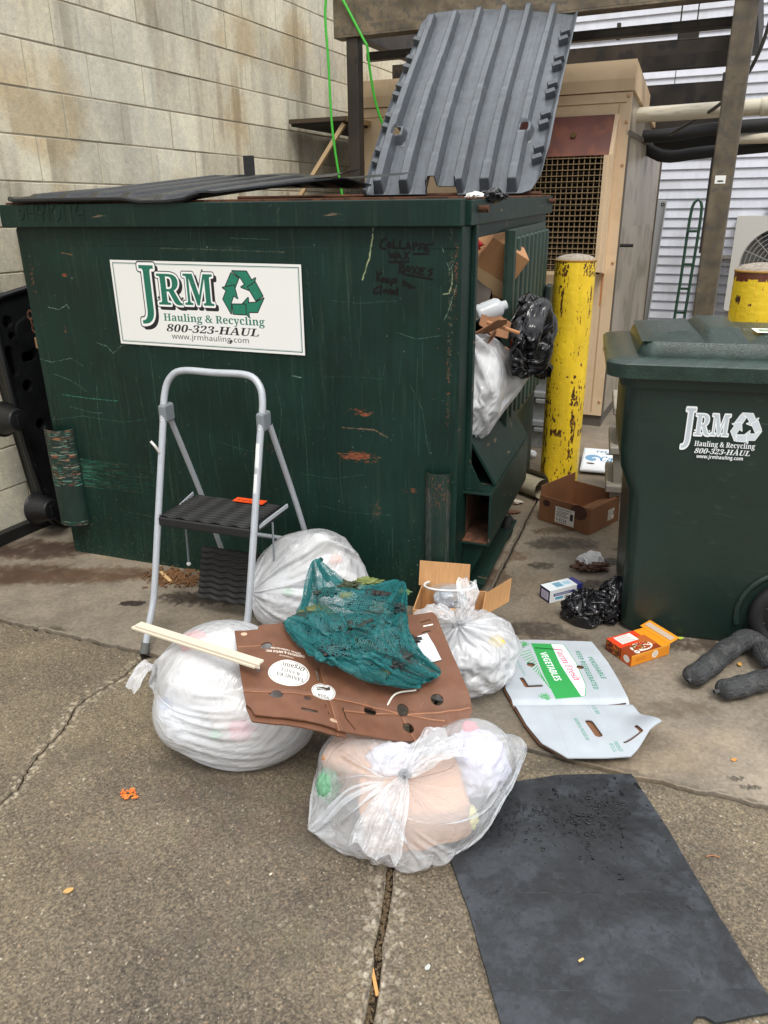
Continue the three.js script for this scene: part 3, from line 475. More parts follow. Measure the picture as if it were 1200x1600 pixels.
    path(ctx, [[505, 590], [540, 588], [600, 592]], pale, 1.5, 0.25); path(ctx, [[120, 560], [128, 640], [140, 700]], pale, 1.5, 0.3); path(ctx, [[212, 590], [232, 680], [240, 760]], [110, 124, 104], 3, 0.3);
    for (const [pts, c, lw, a] of [[[[60, 560], [80, 566], [110, 560], [130, 572]], pale, 2.5, 0.5], [[[90, 655], [130, 650], [190, 660], [230, 655]], [96, 150, 130], 2, 0.45], [[[150, 600], [152, 640], [160, 690]], pale, 2, 0.4], [[[430, 600], [440, 640], [436, 700]], pale, 2, 0.3], [[[480, 420], [484, 470], [490, 520]], pale, 1.8, 0.35], [[[520, 470], [560, 474], [620, 470]], pale, 1.6, 0.3], [[[620, 520], [650, 530], [690, 524]], pale, 2, 0.4], [[[590, 590], [596, 640], [600, 690]], [120, 112, 92], 2.4, 0.35], [[[470, 740], [520, 748], [570, 742]], pale, 1.8, 0.3], [[[640, 600], [660, 640], [668, 700]], pale, 2, 0.35], [[[200, 800], [260, 812], [330, 816]], [110, 116, 96], 2.5, 0.35], [[[500, 790], [540, 800], [610, 806]], pale, 1.6, 0.3], [[[95, 395], [112, 398]], [150, 96, 66], 5, 0.7], [[[360, 372], [420, 374]], pale, 2, 0.4], [[[250, 620], [262, 700], [270, 780]], [92, 110, 92], 4, 0.3], [[[470, 610], [478, 690], [482, 770]], [92, 110, 92], 4, 0.25], [[[540, 400], [545, 480], [548, 560]], [92, 110, 92], 4, 0.22]]) path(ctx, pts, c, lw, a);
    // marker writing, stroke by stroke
    const K = [5, 7, 7], pen = s => { for (const q of s) path(ctx, q.map(([x, y]) => [560 + x / 6, 350 + y / 6]), K, 9, 0.96); };
    pen([[[262, 140], [225, 150], [203, 200], [215, 230], [255, 235]], [[285, 175], [272, 205], [290, 225], [305, 205], [298, 180], [285, 175]], [[330, 150], [325, 222], [365, 225]], [[392, 160], [385, 225], [425, 230]], [[445, 235], [468, 175], [485, 238]], [[452, 215], [482, 215]], [[515, 245], [512, 185], [545, 180], [550, 205], [515, 215]], [[600, 185], [570, 195], [590, 220], [565, 240]], [[620, 195], [618, 250], [660, 252]], [[616, 198], [697, 192]], [[618, 222], [650, 222]], [[515, 282], [655, 280]]]);
    pen([[[284, 262], [300, 315], [318, 285], [330, 318], [348, 265]], [[345, 330], [375, 275], [405, 328]], [[357, 308], [395, 308]], [[430, 265], [452, 300]], [[475, 262], [430, 325]], [[465, 318], [470, 330]], [[288, 357], [472, 355]]]);
    pen([[[390, 370], [388, 452]], [[380, 372], [420, 372], [425, 398], [392, 408], [430, 420], [430, 445], [382, 452]], [[462, 400], [450, 430], [475, 448], [488, 415], [462, 400]], [[505, 400], [545, 462]], [[550, 402], [508, 462]], [[572, 415], [568, 470], [612, 474]], [[570, 418], [620, 418]], [[570, 442], [605, 442]], [[692, 425], [660, 435], [690, 465], [660, 488]], [[415, 470], [692, 520]]]);
    pen([[[175, 452], [175, 532]], [[210, 455], [178, 495], [208, 540]], [[222, 530], [245, 515], [228, 508], [222, 540], [248, 542]], [[258, 540], [280, 525], [264, 515], [260, 548], [288, 548]], [[310, 522], [306, 580]], [[310, 525], [350, 515], [352, 545], [310, 552]], [[420, 535], [416, 580]], [[418, 560], [440, 545], [445, 582], [460, 555]], [[468, 592], [492, 575], [476, 570], [470, 598], [524, 595]]]);
    pen([[[190, 590], [150, 612], [142, 645], [168, 655], [182, 640]], [[212, 575], [205, 660]], [[250, 615], [235, 632], [252, 648], [262, 625], [250, 615]], [[300, 615], [280, 625], [298, 640], [278, 655]], [[312, 648], [330, 630], [312, 625], [308, 660], [335, 655]], [[362, 615], [340, 640], [365, 665], [365, 600]]]);
  });
  frontMap.repeat.set(1 / 2, 1 / 1.64);
  const frontMat_ = phys([255, 255, 255], 0.46, { map: frontMap, bumpMap: scaled(softBump, 0.7, 0.7), bumpScale: 0.003, specularIntensity: 0.6 });
  const sideMap = canvasTex(1024, 1024, (ctx, w, h) => { coat(ctx, w, h, 25); const r = rng(9); for (let k = 0; k < 46; k++) rustSpot(ctx, r() * w, r() * h, 6 + 40 * r() * r(), 4 + 30 * r() * r(), 24, 100 + k, [[120, 84, 60], [96, 82, 66], [128, 120, 104], [86, 58, 44]]); for (let k = 0; k < 240; k++) { const x = r() * w, y = r() * h; ctx.strokeStyle = css([150, 160, 146], 0.1 + 0.3 * r()); ctx.lineWidth = 0.7 + 2 * r(); ctx.beginPath(); ctx.moveTo(x, y); ctx.lineTo(x + 40 * (r() - 0.5), y + 60 * (r() - 0.5)); ctx.stroke(); } });
  const paint = phys([255, 255, 255], 0.5, { map: sideMap, bumpMap: scaled(softBump, 1, 1), bumpScale: 0.002, specularIntensity: 0.6 });
  const rustMap = wornTex([104, 66, 44], { seed: 12, vary: 0.4, stain: [58, 42, 32], amount: 0.6, freq: 8 });
  const rust = mat([255, 255, 255], 0.9, { map: scaled(rustMap, 2, 2), bumpMap: scaled(fineBump, 6, 6), bumpScale: 0.003 });
  const P = (n, g, m = paint, l) => part(n, boxUV(g, 1, 0.13, 0.05), m, dumpster, l);
  const dents = [[1.2, 0.95, 0.16, 0.006], [0.35, 0.8, 0.2, 0.005], [1.55, 0.5, 0.14, 0.006], [0.9, 0.35, 0.22, 0.007], [1.7, 1.1, 0.1, 0.004], [0.15, 0.45, 0.12, 0.006], [0.55, 0.2, 0.15, 0.006]]; const fpG = sheet((X, Y) => sdBox(X, Y, DW / 2, 0.75, DW, 1.5, 0.002), -0.01, DW + 0.01, -0.01, 1.51, 110, 90, 0.012, (X, Y) => { let z = 0.006 * (fbm(X * 2.2, Y * 2.2, 3, 4) - 0.5) * sstep(0, 0.12, Math.min(X, DW - X, Y, 1.5 - Y)); for (const [a, b, r, h] of dents) z -= h * Math.exp(-((X - a) ** 2 + (Y - b) ** 2) / (r * r * 0.35)); return V(X, Y, z - 0.0005); }); part('front_panel', fpG, frontMat_, dumpster, 'front panel with marker writing, scratches and rust');
  P('left_panel', box(0, 0.012, 0.0, 1.5, -DD, -0.012)); P('back_panel', box(0, DW, 0, 1.5, -DD - 0.012, -DD)); P('floor_panel', box(0.012, DW - 0.012, 0.02, 0.04, -DD, -0.012), rust);
  // right side, round the door opening
  P('corner_post', box(DW - 0.012, DW + 0.012, 0.02, 1.5, -0.17, -0.001)); P('side_header', box(DW - 0.012, DW + 0.008, 1.452, 1.5, -DD, -0.17)); P('side_plate', box(DW - 0.012, DW + 0.004, 0.02, 0.66, -DD, -0.17)); P('rear_post', box(DW - 0.012, DW + 0.008, 0.66, 1.452, -DD, -1.62));
  P('post_strip', box(DW + 0.012, DW + 0.03, 0.55, 1.5, -0.165, -0.13));
  // rim: a folded channel round the top
  const rimF = P('rim', merge([box(-0.04, DW + 0.012, 1.5, DH, -0.05, 0.034, 0.005), box(-0.04, -0.005, 1.5, DH, -DD, -0.05, 0.004), box(DW - 0.03, DW + 0.03, 1.5, DH - 0.004, -DD - 0.05, -0.05, 0.004), box(-0.04, DW + 0.03, 1.5, DH, -DD - 0.06, -DD, 0.004)]));
  P('rim_lip', merge([box(-0.03, DW, DH - 0.001, DH + 0.008, -0.045, 0.0, 0.002), box(DW - 0.03, DW + 0.025, DH - 0.004, DH + 0.004, -DD, -0.05, 0.002)]), rust);
  { const bolt = new THREE.CylinderGeometry(0.014, 0.014, 0.04, 6).rotateZ(Math.PI / 2).translate(DW + 0.045, 1.553, -0.16); part('rim_bolt', bolt, rust, dumpster); part('rim_bolt', bolt.clone().translate(0, 0.01, -1.62), rust, dumpster); }
  // number beaded on the rim in weld
  { const st = []; const S2 = (pts) => st.push(tube(pts.map(([x, y]) => { const p = dLoc(x / 8.57, 280 + y / 8.57, 2, 0.034); return V(p.x, p.y, 0.034); }), 0.0032, 14, 5)); S2([[255, 420], [300, 410], [320, 470], [300, 540], [250, 520]]); S2([[352, 340], [362, 440], [380, 545]]); S2([[440, 330], [455, 440], [470, 560]]); S2([[352, 430], [430, 455]]); S2([[580, 350], [520, 350], [510, 420], [550, 465], [590, 420], [595, 350]]); S2([[595, 350], [585, 460], [580, 570]]); S2([[640, 340], [655, 440], [670, 555]]); S2([[740, 335], [695, 440], [755, 560], [810, 480], [780, 360], [740, 335]]); S2([[845, 330], [860, 440], [880, 560]]); S2([[945, 330], [950, 440], [968, 560]]); S2([[1040, 330], [1015, 460], [1110, 470]]); S2([[1110, 370], [1125, 460], [1135, 565]]); part('weld_number', merge(st), paint, dumpster, 'weld beaded number on the rim'); }
  // bumper guards on both front corners: half round plates
  const guard = (x, y0, y1, r, name, m, l) => { const g = new THREE.CylinderGeometry(r, r, y1 - y0, 18, 1, true, -Math.PI / 2, Math.PI).scale(1, 1, 0.8).translate(x, (y0 + y1) / 2, 0); const cap = new THREE.CircleGeometry(r, 18, 0, Math.PI).rotateX(-Math.PI / 2).rotateY(Math.PI).scale(1, 1, 0.8).translate(x, y0, 0); return part(name, boxUV(merge([g, cap]), 1), m, dumpster, l); };
  const gMap = canvasTex(512, 1024, (ctx, w, h) => { coat(ctx, w, h, 33); const r = rng(4); for (let k = 0; k < 520; k++) { const y = h * (0.1 + 0.62 * r()), x = w * r(); ctx.strokeStyle = css([[196, 96, 52], [150, 66, 40], [70, 150, 128], [190, 186, 170], [96, 90, 84]][(r() * 5) | 0], 0.25 + 0.5 * r()); ctx.lineWidth = 2 + 7 * r(); ctx.beginPath(); ctx.moveTo(x, y); ctx.lineTo(x + 20 + 70 * r(), y + 10 * (r() - 0.5)); ctx.stroke(); } });
  gMap.repeat.set(4, 2.1); gMap.offset.set(0, 0.5);
  guard(0.045, 0.17, 0.64, 0.078, 'bumper_guard', mat([255, 255, 255], 0.6, { map: gMap, side: THREE.DoubleSide }), 'left bumper guard scraped to orange and teal');
  const gMap2 = canvasTex(256, 512, (ctx, w, h) => { coat(ctx, w, h, 43); const r = rng(14); for (let k = 0; k < 700; k++) { const x = w * (0.5 + 0.3 * (r() + r() - 1)), y = h * (0.15 + 0.75 * r()); ctx.strokeStyle = css([[88, 86, 84], [70, 68, 68], [112, 108, 104], [60, 56, 54]][(r() * 4) | 0], 0.25 + 0.4 * r()); ctx.lineWidth = 1 + 3 * r(); ctx.beginPath(); ctx.moveTo(x, y); ctx.lineTo(x + 6 * (r() - 0.5), y + 10 + 40 * r()); ctx.stroke(); } for (let k = 0; k < 160; k++) { const x = w * r(), y = h * r() * 0.4; ctx.fillStyle = css([128, 66, 44], 0.2 + 0.4 * r()); ctx.beginPath(); ctx.ellipse(x, y, 2 + 6 * r(), 2 + 5 * r(), 0, 0, 7); ctx.fill(); } });
  gMap2.repeat.set(9, 2.2); gMap2.offset.set(0.2, 0.6);
  guard(1.85, 0.17, 0.617, 0.052, 'bumper_guard', mat([255, 255, 255], 0.5, { map: gMap2, side: THREE.DoubleSide }), 'right bumper guard worn to bare steel');
  P('fork_pocket', merge([box(-0.11, 0.0, 0.24, 0.25, -1.0, -0.14, 0), box(-0.11, 0, 0.49, 0.5, -1.0, -0.14, 0), box(-0.115, -0.105, 0.24, 0.5, -1.0, -0.14, 0), box(-0.11, -0.075, 0.24, 0.5, -0.15, -0.1, 0.004)]), rust, 'left fork pocket, rusty');
  // right fork pocket: open channel with a sloping cover plate
  P('fork_pocket', merge([box(DW + 0.002, 2.035, 0.492, 0.502, -0.95, -0.11, 0.002), box(DW + 0.002, 2.035, 0.272, 0.28, -0.95, -0.11, 0.002), box(2.027, 2.036, 0.28, 0.492, -0.95, -0.112, 0.002)]));
  part('pocket_lining', boxUV(merge([box(DW + 0.005, DW + 0.009, 0.281, 0.491, -0.94, -0.115, 0), box(DW + 0.01, 2.026, 0.2805, 0.284, -0.94, -0.115, 0), box(DW + 0.01, 2.026, 0.281, 0.491, -0.95, -0.945, 0)])), rust, dumpster);
  const prism = (pts, z0, z1) => { const g = new THREE.ExtrudeGeometry(new THREE.Shape(pts.map(p => new THREE.Vector2(p[0], p[1]))), { depth: z1 - z0, bevelEnabled: false }); return g.translate(0, 0, z0); };
  P('cover_plate', prism([[DW + 0.004, 0.69], [DW + 0.012, 0.695], [2.035, 0.512], [2.027, 0.504]], -0.93, -0.2));
  P('gusset', prism([[DW + 0.013, 0.66], [DW + 0.09, 0.503], [DW + 0.013, 0.503]], -0.135, -0.125)); P('gusset', prism([[DW + 0.013, 0.05], [DW + 0.11, 0.271], [DW + 0.013, 0.271]], -0.14, -0.13));
  P('foot_plate', merge([prism([[DW + 0.002, 0.0], [DW + 0.1, 0.06], [DW + 0.1, 0.07], [DW + 0.002, 0.08]], -0.9, -0.16)]));
  { const w = new THREE.TorusGeometry(0.04, 0.022, 8, 18).rotateY(Math.PI / 2); for (const [x, z] of [[1.98, -0.82], [1.7, -1.75], [0.2, -1.75]]) P('caster', w.clone().translate(x, 0.06, z), mat([24, 24, 24], 0.8)); }
  // sliding door, ribbed plastic, pushed back
  { const g = [], z0 = -1.68, z1 = -0.68, n = 9; g.push(box(1.935, 1.945, 0.56, 1.462, z0, z1, 0.002)); for (let k = 0; k < n; k++) { const z = lerp(z1 - 0.05, z0 + 0.05, k / (n - 1)); g.push(box(1.94, 1.97, 0.6, 1.43, z - 0.028, z + 0.028, 0.012)); } g.push(box(1.93, 1.975, 0.56, 1.462, z1 - 0.018, z1, 0.004));
    const d = part('sliding_door', boxUV(merge(g)), phys([40, 62, 54], 0.5, { map: scaled(wornTex([230, 235, 230], { seed: 50, vary: 0.16, stain: [150, 150, 130], amount: 0.3, streak: 0.1 }), 2, 2) }), dumpster, 'ribbed plastic side door slid half open'); part('handle', box(1.975, 2.01, 0.93, 1.15, -1.66, -1.58, 0.012), mat([34, 44, 42], 0.5), d); }
  // sign
  const sg = canvasTex(1536, 602, (ctx, w, h) => {
    ctx.fillStyle = '#eeeeea'; ctx.fillRect(0, 0, w, h); ctx.strokeStyle = '#1e4c44'; ctx.lineWidth = 5; ctx.strokeRect(20, 20, w - 40, h - 40); ctx.strokeStyle = '#7c9f96'; ctx.lineWidth = 2; ctx.strokeRect(27, 27, w - 54, h - 54);
    logoWords(ctx, w, h, true);
    const r = rng(8); for (let k = 0; k < 240; k++) { ctx.fillStyle = css([238, 238, 234], 0.5 * r()); ctx.fillRect(r() * w, 60 + r() * 260, 2 + 12 * r(), 1 + 2 * r()); } for (let k = 0; k < 420; k++) { ctx.fillStyle = css([120, 110, 96], 0.25 * r()); ctx.beginPath(); ctx.arc(r() * w, r() * h, 0.5 + 2 * r() * r(), 0, 7); ctx.fill(); }
    ctx.fillStyle = '#2b2622'; for (const [x, y, s] of [[0.5, 0.095, 9], [0.62, 0.9, 13], [0.625, 0.885, 9]]) { ctx.beginPath(); ctx.ellipse(x * w, y * h, s * 0.7, s, 0.3, 0, 7); ctx.fill(); }
  });
  part('sign', new THREE.PlaneGeometry(0.855, 0.336).rotateZ(-0.008).translate(0.883, 1.205, 0.004), mat([255, 255, 255], 0.45, { map: sg }), dumpster, 'white sign with green lettering and recycling arrows');
  // lids
  const lidMap = scaled(wornTex([96, 100, 105], { seed: 60, vary: 0.08, stain: [88, 86, 84], amount: 0.3, freq: 14, streak: 0.1 }), 1.2, 1.2);
  const lidUnder = phys([240, 243, 246], 0.26, { map: lidMap, bumpMap: scaled(softBump, 3, 3), bumpScale: 0.002 });
  { const a0 = 0.865, a1 = 1.885, L = 1.59, s = Math.SQRT1_2, ribs = [0.965, 1.12, 1.275, 1.435, 1.585, 1.735];
    const sdf = (a, b) => { let d = sdPoly(a, b, [[a0, 0.0], [a0 + 0.005, 0.02], [a0 + 0.02, L - 0.12], [a0 + 0.06, L - 0.02], [1.0, L], [1.16, L - 0.02], [1.2, L + 0.008], [1.5, L - 0.015], [1.62, L + 0.01], [1.8, L - 0.005], [a1 - 0.02, L + 0.01], [a1, L - 0.02], [a1 + 0.01, 0.3], [a1 - 0.01, 0.12], [a1 - 0.05, 0.02], [a1 - 0.1, 0.0], [1.43, -0.005], [1.42, 0.05], [1.26, 0.055], [1.25, 0.0]]); d = Math.max(d, -sdBox(a, b, 0.998, 0.405, 0.045, 0.06, 0.01)); d = Math.max(d, -sdBox(a, b, 1.742, 0.4, 0.045, 0.06, 0.01)); return d; };
    const relief = (a, b) => {
      let h = 0; ribs.forEach((x, k) => { const seg = Math.floor((b + 0.03 * k) / 0.27), wd = 0.025 - 0.0016 * seg, xx = x; const d = Math.abs(a - xx); if (b < L - 0.1 && b > 0.015) h = Math.max(h, (0.074 - 0.005 * seg) * (1 - sstep(wd, wd + 0.006, d))); });
      h += 0.028 * sstep(0.03, 0.0, Math.min(a - a0, a1 - a)) * 0.8;                               // turned edges
      h += -0.022 * Math.exp(-(((b - 0.6 - 0.05 * (a - 1.4)) / 0.018) ** 2)) * (h < 0.005 ? 1 : 0.2) * sstep(0.05, 0.15, a - a0);   // kink across
      for (const [x, y] of [[0.998, 0.405], [1.742, 0.4]]) { const d = Math.abs(sdBox(a, b, x, y, 0.06, 0.075, 0.015)); h = Math.max(h, 0.05 * (1 - sstep(0.006, 0.016, d))); if (sdBox(a, b, x, y, 0.055, 0.07, 0.01) < 0) h = 0.05; }
      h += 0.02 * sstep(L - 0.07, L, b) * (0.4 + 0.6 * n2(a * 9, 3, 5)); return h;
    };
    const bow = (a, b) => 0.03 * Math.sin(Math.PI * (a - a0) / (a1 - a0)) * (b / L) + 0.03 * Math.sin(b * 3.1) + 0.004 * (n2(a * 4, b * 4, 8) - 0.5);
    const place = (a, b) => { const h = relief(a, b) + bow(a, b); return V(a, 1.605 + b * s + h * s, -1.79 - b * s + h * s); };
    const lid = part('lid', sheet(sdf, a0 - 0.02, a1 + 0.02, -0.02, L + 0.03, 230, 110, 0.006, place), lidUnder, dumpster, 'open plastic lid leaning back, ribbed underside showing');
    const lug = [], r = rng(2); for (const [a, n] of [[a0 + 0.05, 9], [a1 - 0.045, 10]]) for (let k = 0; k < n; k++) { const b = 0.2 + 1.2 * k / n + (k % 2 ? -0.05 : 0); const g = bevelBox(0.055, 0.03, 0.05, 0.003); g.rotateZ(a < 1.3 ? -0.4 : 0.4).rotateX(-Math.PI / 4); const p = place(a, b); lug.push(g.translate(p.x, p.y + 0.014, p.z + 0.014)); }
    part('lid_lugs', merge(lug), lidUnder, lid);
    part('hinge_rod', rod(V(0.02, 1.6, -DD + 0.02), V(DW - 0.02, 1.6, -DD + 0.02), 0.012), rust, dumpster);
  }
  const lidBlack = phys([40, 42, 44], 0.36, { map: scaled(wornTex([235, 238, 240], { seed: 66, vary: 0.3, stain: [255, 255, 255], amount: 0.25 }), 2, 2), bumpMap: scaled(softBump, 4, 4), bumpScale: 0.003 });
  { const place = (x, t) => { const z = 0.045 - 1.83 * t, u = x / 0.94; let y = DH + 0.012 + (0.098 * Math.min(t / 0.7, 1) - 0.04 * sstep(0.75, 1, t)) * (1 - 0.28 * u * u * u) * (0.7 + 0.3 * sstep(0, 0.25, u));
      y += 0.012 * sstep(0.05, 0, u) + 0.008 * sstep(0.06, 0.0, t) - 0.012 * sstep(0.6, 0.72, u) * sstep(0.98, 0.8, u) * sstep(0.3, 0.05, t) + 0.02 * sstep(0.9, 1, u);
      const k = Math.abs(((x + 0.02) % 0.155) - 0.0775); y += 0.02 * (1 - sstep(0.02, 0.03, k)) * sstep(0.04, 0.08, t) * sstep(0.95, 0.9, t); return V(0.0 + x, y, z); };
    const lid = part('lid', sheet((x, t) => sdBox(x, t * 1.83, 0.47, 0.915, 0.94, 1.83, 0.06), 0, 0.94, 0, 1, 170, 90, 0.007, place), lidBlack, dumpster, 'closed black plastic lid, warped');
    part('lid_edge', tube([...Array(30)].map((_, k) => place(0.02 + 0.9 * k / 29, 0.012).add(V(0, -0.006, 0.004))), 0.009, 60, 6), lidBlack, lid);
    part('lid_tab', box(0.37, 0.43, 1.66, 1.81, -1.32, -1.3, 0.004), lidBlack, dumpster);
    part('lid_strap', surf(20, 2, (u, v) => V(0.22 + 0.42 * u, 1.695 + 0.012 * Math.sin(u * 4) + 0.025 * v, -1.4 - 0.3 * v - 0.1 * u)), lidBlack, dumpster);
    part('lid_strap', surf(24, 2, (u, v) => V(0.5 + 0.5 * u, 1.655 + 0.045 * u + 0.012 * sstep(0.9, 1, u) + 0.03 * v, -1.0 - 0.2 * u - 0.3 * v)), lidBlack, dumpster);
    part('lid_strap', surf(24, 2, (u, v) => V(0.75 + 0.5 * u, 1.672 + 0.025 * u + 0.025 * v, -1.35 - 0.3 * v)), lidBlack, dumpster);
  }
  // chain and padlock at the left edge
  { const ch = part('chain', merge([0, 1, 2].map(k => new THREE.TorusGeometry(0.016, 0.0045, 6, 12).scale(0.75, 1.2, 1).rotateY(k % 2 ? 1.4 : 0.2).translate(-0.025 + 0.012 * (k === 0 ? -1 : 0), 1.135 - 0.028 * k, -0.03))), rust, dumpster); part('padlock', box(-0.032, 0.0, 0.99, 1.04, -0.04, -0.02, 0.004), mat([150, 124, 92], 0.45, { metalness: 0.6 }), ch); }
}
// ================================================================ TAN AIR HANDLER, STEEL FRAME, PIPES
const yardBasis = new THREE.Matrix4().makeBasis(along, V(0, 1, 0), away.clone().negate());     // x along the fronts, z towards the yard
const inYard = (o, p) => { o.quaternion.setFromRotationMatrix(yardBasis); o.position.copy(p); return o; };
const yardLoc = (px, py, dz = 0) => { const p = onPlane(px, py, cornerUnit.clone().addScaledVector(away, -dz), away).sub(cornerUnit); return V(p.dot(along), p.y, dz); };
{
  const unit = inYard(thing('air_handler', 'tall tan metal air handling unit with rusty plate and wire grille behind the dumpster', 'air unit'), cornerUnit);
  const tan = mat([255, 255, 255], 0.55, { map: scaled(wornTex([220, 194, 160], { seed: 71, vary: 0.05, stain: [196, 166, 130], amount: 0.3, freq: 4 }), 0.8, 0.8) });
  const side = mat([255, 255, 255], 0.38, { map: scaled(wornTex([172, 162, 146], { seed: 73, vary: 0.14, stain: [118, 108, 92], amount: 0.5, freq: 3, streak: 0.06 }), 0.7, 0.7), metalness: 0.15 });
  const shadedMetal = mat([92, 84, 74], 0.7), rustPlate = mat([255, 255, 255], 0.55, { map: scaled(wornTex([108, 66, 58], { seed: 75, vary: 0.3, stain: [158, 92, 58], amount: 0.4, freq: 4 }), 1.3, 1.3) });
  const P = (n, g, m = tan, l, p = unit) => part(n, boxUV(g, 1, 3, 0), m, p, l);
  const W = 2.0, D = 2.0, H1 = 2.03;
  P('skid', merge([box(-W, 0, 0, 0.09, -0.12, -0.02, 0.003), box(-W, -0.0, 0, 0.09, -D, -D + 0.1, 0.003), box(-0.08, -0.01, 0.0, 0.09, -D + 0.1, -0.12, 0.003)]), mat([88, 82, 74], 0.6));
  // front leaves the louvre opening free
  P('front_panel', merge([box(-W, -0.11, 2.14, 2.27, -0.03, 0, 0.002), box(-0.11, 0.0, 0.09, 2.27, -0.03, 0, 0.002), box(-W, -0.11, 0.09, 1.12, -0.03, 0, 0.002), box(-W, -0.86, 1.12, 2.14, -0.03, 0, 0.002)]));
  for (const x of [-0.075]) P('trim_strip', box(x - 0.004, x + 0.004, 0.12, 2.2, 0.0, 0.004, 0), mat([190, 160, 126], 0.6));
  P('seam', box(-W + 0.02, -0.03, 2.205, 2.211, 0, 0.002, 0), mat([150, 116, 84], 0.7));
  const cap = new THREE.Shape([[0.02, 2.27], [0.028, 2.34], [0.028, 2.452], [-D, 2.12], [-D, 2.03], [0.0, 2.03]].map(p => new THREE.Vector2(p[0], p[1])));
  P('roof_cap', new THREE.ExtrudeGeometry(new THREE.Shape([[-0.028, 2.345], [-0.028, 2.452], [D, 2.12], [D, 2.06], [0.0, 2.275], [-0.015, 2.275]].map(p => new THREE.Vector2(p[0], p[1]))), { depth: W + 0.03, bevelEnabled: false }).rotateY(Math.PI / 2).translate(-W - 0.015, 0, 0), tan);
  P('side_panel', merge([box(-0.03, -0.002, 0.09, H1 - 0.012, -D, -0.03, 0.002)]), side, 'weathered grey brown side panel');
  P('side_upper', new THREE.ExtrudeGeometry(new THREE.Shape([[0.03, H1], [0.03, 2.268], [D, 2.058], [D, H1]].map(p => new THREE.Vector2(p[0], p[1]))), { depth: 0.026, bevelEnabled: false }).rotateY(Math.PI / 2).translate(-0.029, 0, 0), side);
  P('side_rail', merge([box(-0.02, 0.012, H1 - 0.02, H1 + 0.012, -D, -0.0, 0.003), box(-0.01, 0.01, 0.09, H1 - 0.02, -D, -D + 0.025, 0.002), box(-0.01, 0.012, 0.09, H1 - 0.02, -0.03, -0.004, 0.002)]), mat([112, 104, 94], 0.45, { metalness: 0.4 }));
  P('back_panel', box(-W, 0, 0.09, 2.06, -D - 0.02, -D, 0.002), side); P('left_panel', box(-W, -W + 0.02, 0.09, 2.06, -D, -0.03, 0.002), side);
  // hood with rusty plate, wire grille, coil behind
  const hood = part('hood', boxUV(new THREE.ExtrudeGeometry(new THREE.Shape([[0, 2.14], [-0.012, 2.14], [-0.125, 1.89], [-0.125, 1.14], [0, 1.12]].map(p => new THREE.Vector2(p[0], p[1]))), { depth: 0.025, bevelEnabled: false }).rotateY(Math.PI / 2).translate(-0.095, 0, 0), 1), tan, unit);
  const plate = bevelBox(0.76, 0.275, 0.006, 0.002); at(plate, -0.475, 2.012, 0.074, -0.4215); part('rusty_plate', boxUV(plate, 1), rustPlate, hood, 'rust brown plate over the grille');
  part('plate_bolt', new THREE.CylinderGeometry(0.018, 0.018, 0.02, 6).rotateX(Math.PI / 2).translate(-0.345, 2.02, 0.088), mat([130, 112, 70], 0.5, { metalness: 0.5 }), hood);
  P('grille_frame', merge([box(-0.125, -0.095, 1.14, 1.89, 0.118, 0.132, 0.002), box(-0.87, -0.84, 1.14, 1.89, 0.118, 0.132, 0.002), box(-0.84, -0.125, 1.115, 1.14, 0.1, 0.132, 0.002)]), tan, undefined, hood);
  { const g = []; for (let k = 0; k < 20; k++) { const x = -0.835 + k * 0.0365; g.push(box(x - 0.0026, x + 0.0026, 1.13, 1.885, 0.119, 0.125, 0)); } for (let k = 0; k < 21; k++) { const y = 1.15 + k * 0.0362; g.push(box(-0.845, -0.122, y - 0.0026, y + 0.0026, 0.1255, 0.131, 0)); } part('wire_grille', merge(g), mat([150, 128, 96], 0.5), hood, 'tan wire grille'); }
  P('recess', merge([box(-0.86, -0.1, 1.1, 2.15, -0.95, -0.93, 0), box(-0.87, -0.85, 1.1, 2.15, -0.93, -0.03, 0), box(-0.112, -0.1, 1.1, 2.15, -0.93, -0.03, 0), box(-0.85, -0.112, 2.13, 2.15, -0.93, -0.03, 0), box(-0.85, -0.112, 1.1, 1.118, -0.93, -0.03, 0)]), shadedMetal);  // recess metal toned darker: shade of the cavity put into its colour
  { const r = rng(6); for (let k = 0; k < 24; k++) { const y = 1.15 + k * 0.036; P('coil_slat', at(bevelBox(0.74, 0.006 + 0.006 * r(), 0.06, 0.001), -0.48, y, -0.2 + 0.02 * r(), 0.3 * r(), 0.0, 0.03 * (r() - 0.5)), k % 3 ? mat([72, 60, 48], 0.7) : mat([112, 100, 86], 0.6)); } }  // slat colours also darkened to carry the shade behind the grille
  const screw = new THREE.SphereGeometry(0.011, 8, 6).scale(1, 1, 0.5); for (const [x, y] of [[-0.02, 2.245], [-0.02, 2.09], [-0.02, 1.83], [-0.02, 1.2], [-0.02, 0.6], [-0.02, 0.2], [-1.97, 2.1], [-1.97, 1.9]]) part('screw', screw.clone().translate(x, y, 0.005), mat([190, 150, 112], 0.5), unit);
  P('latch', merge([rod(V(0.0, 1.31, -0.12), V(0.09, 1.31, -0.12), 0.012)]), mat([30, 30, 30], 0.5));
  part('rust_run', boxUV(box(-0.088, -0.078, 0.9, 2.08, 0.0, 0.0025, 0), 1), mat([206, 122, 54], 0.8), unit, 'orange rust streak beside the grille');
}
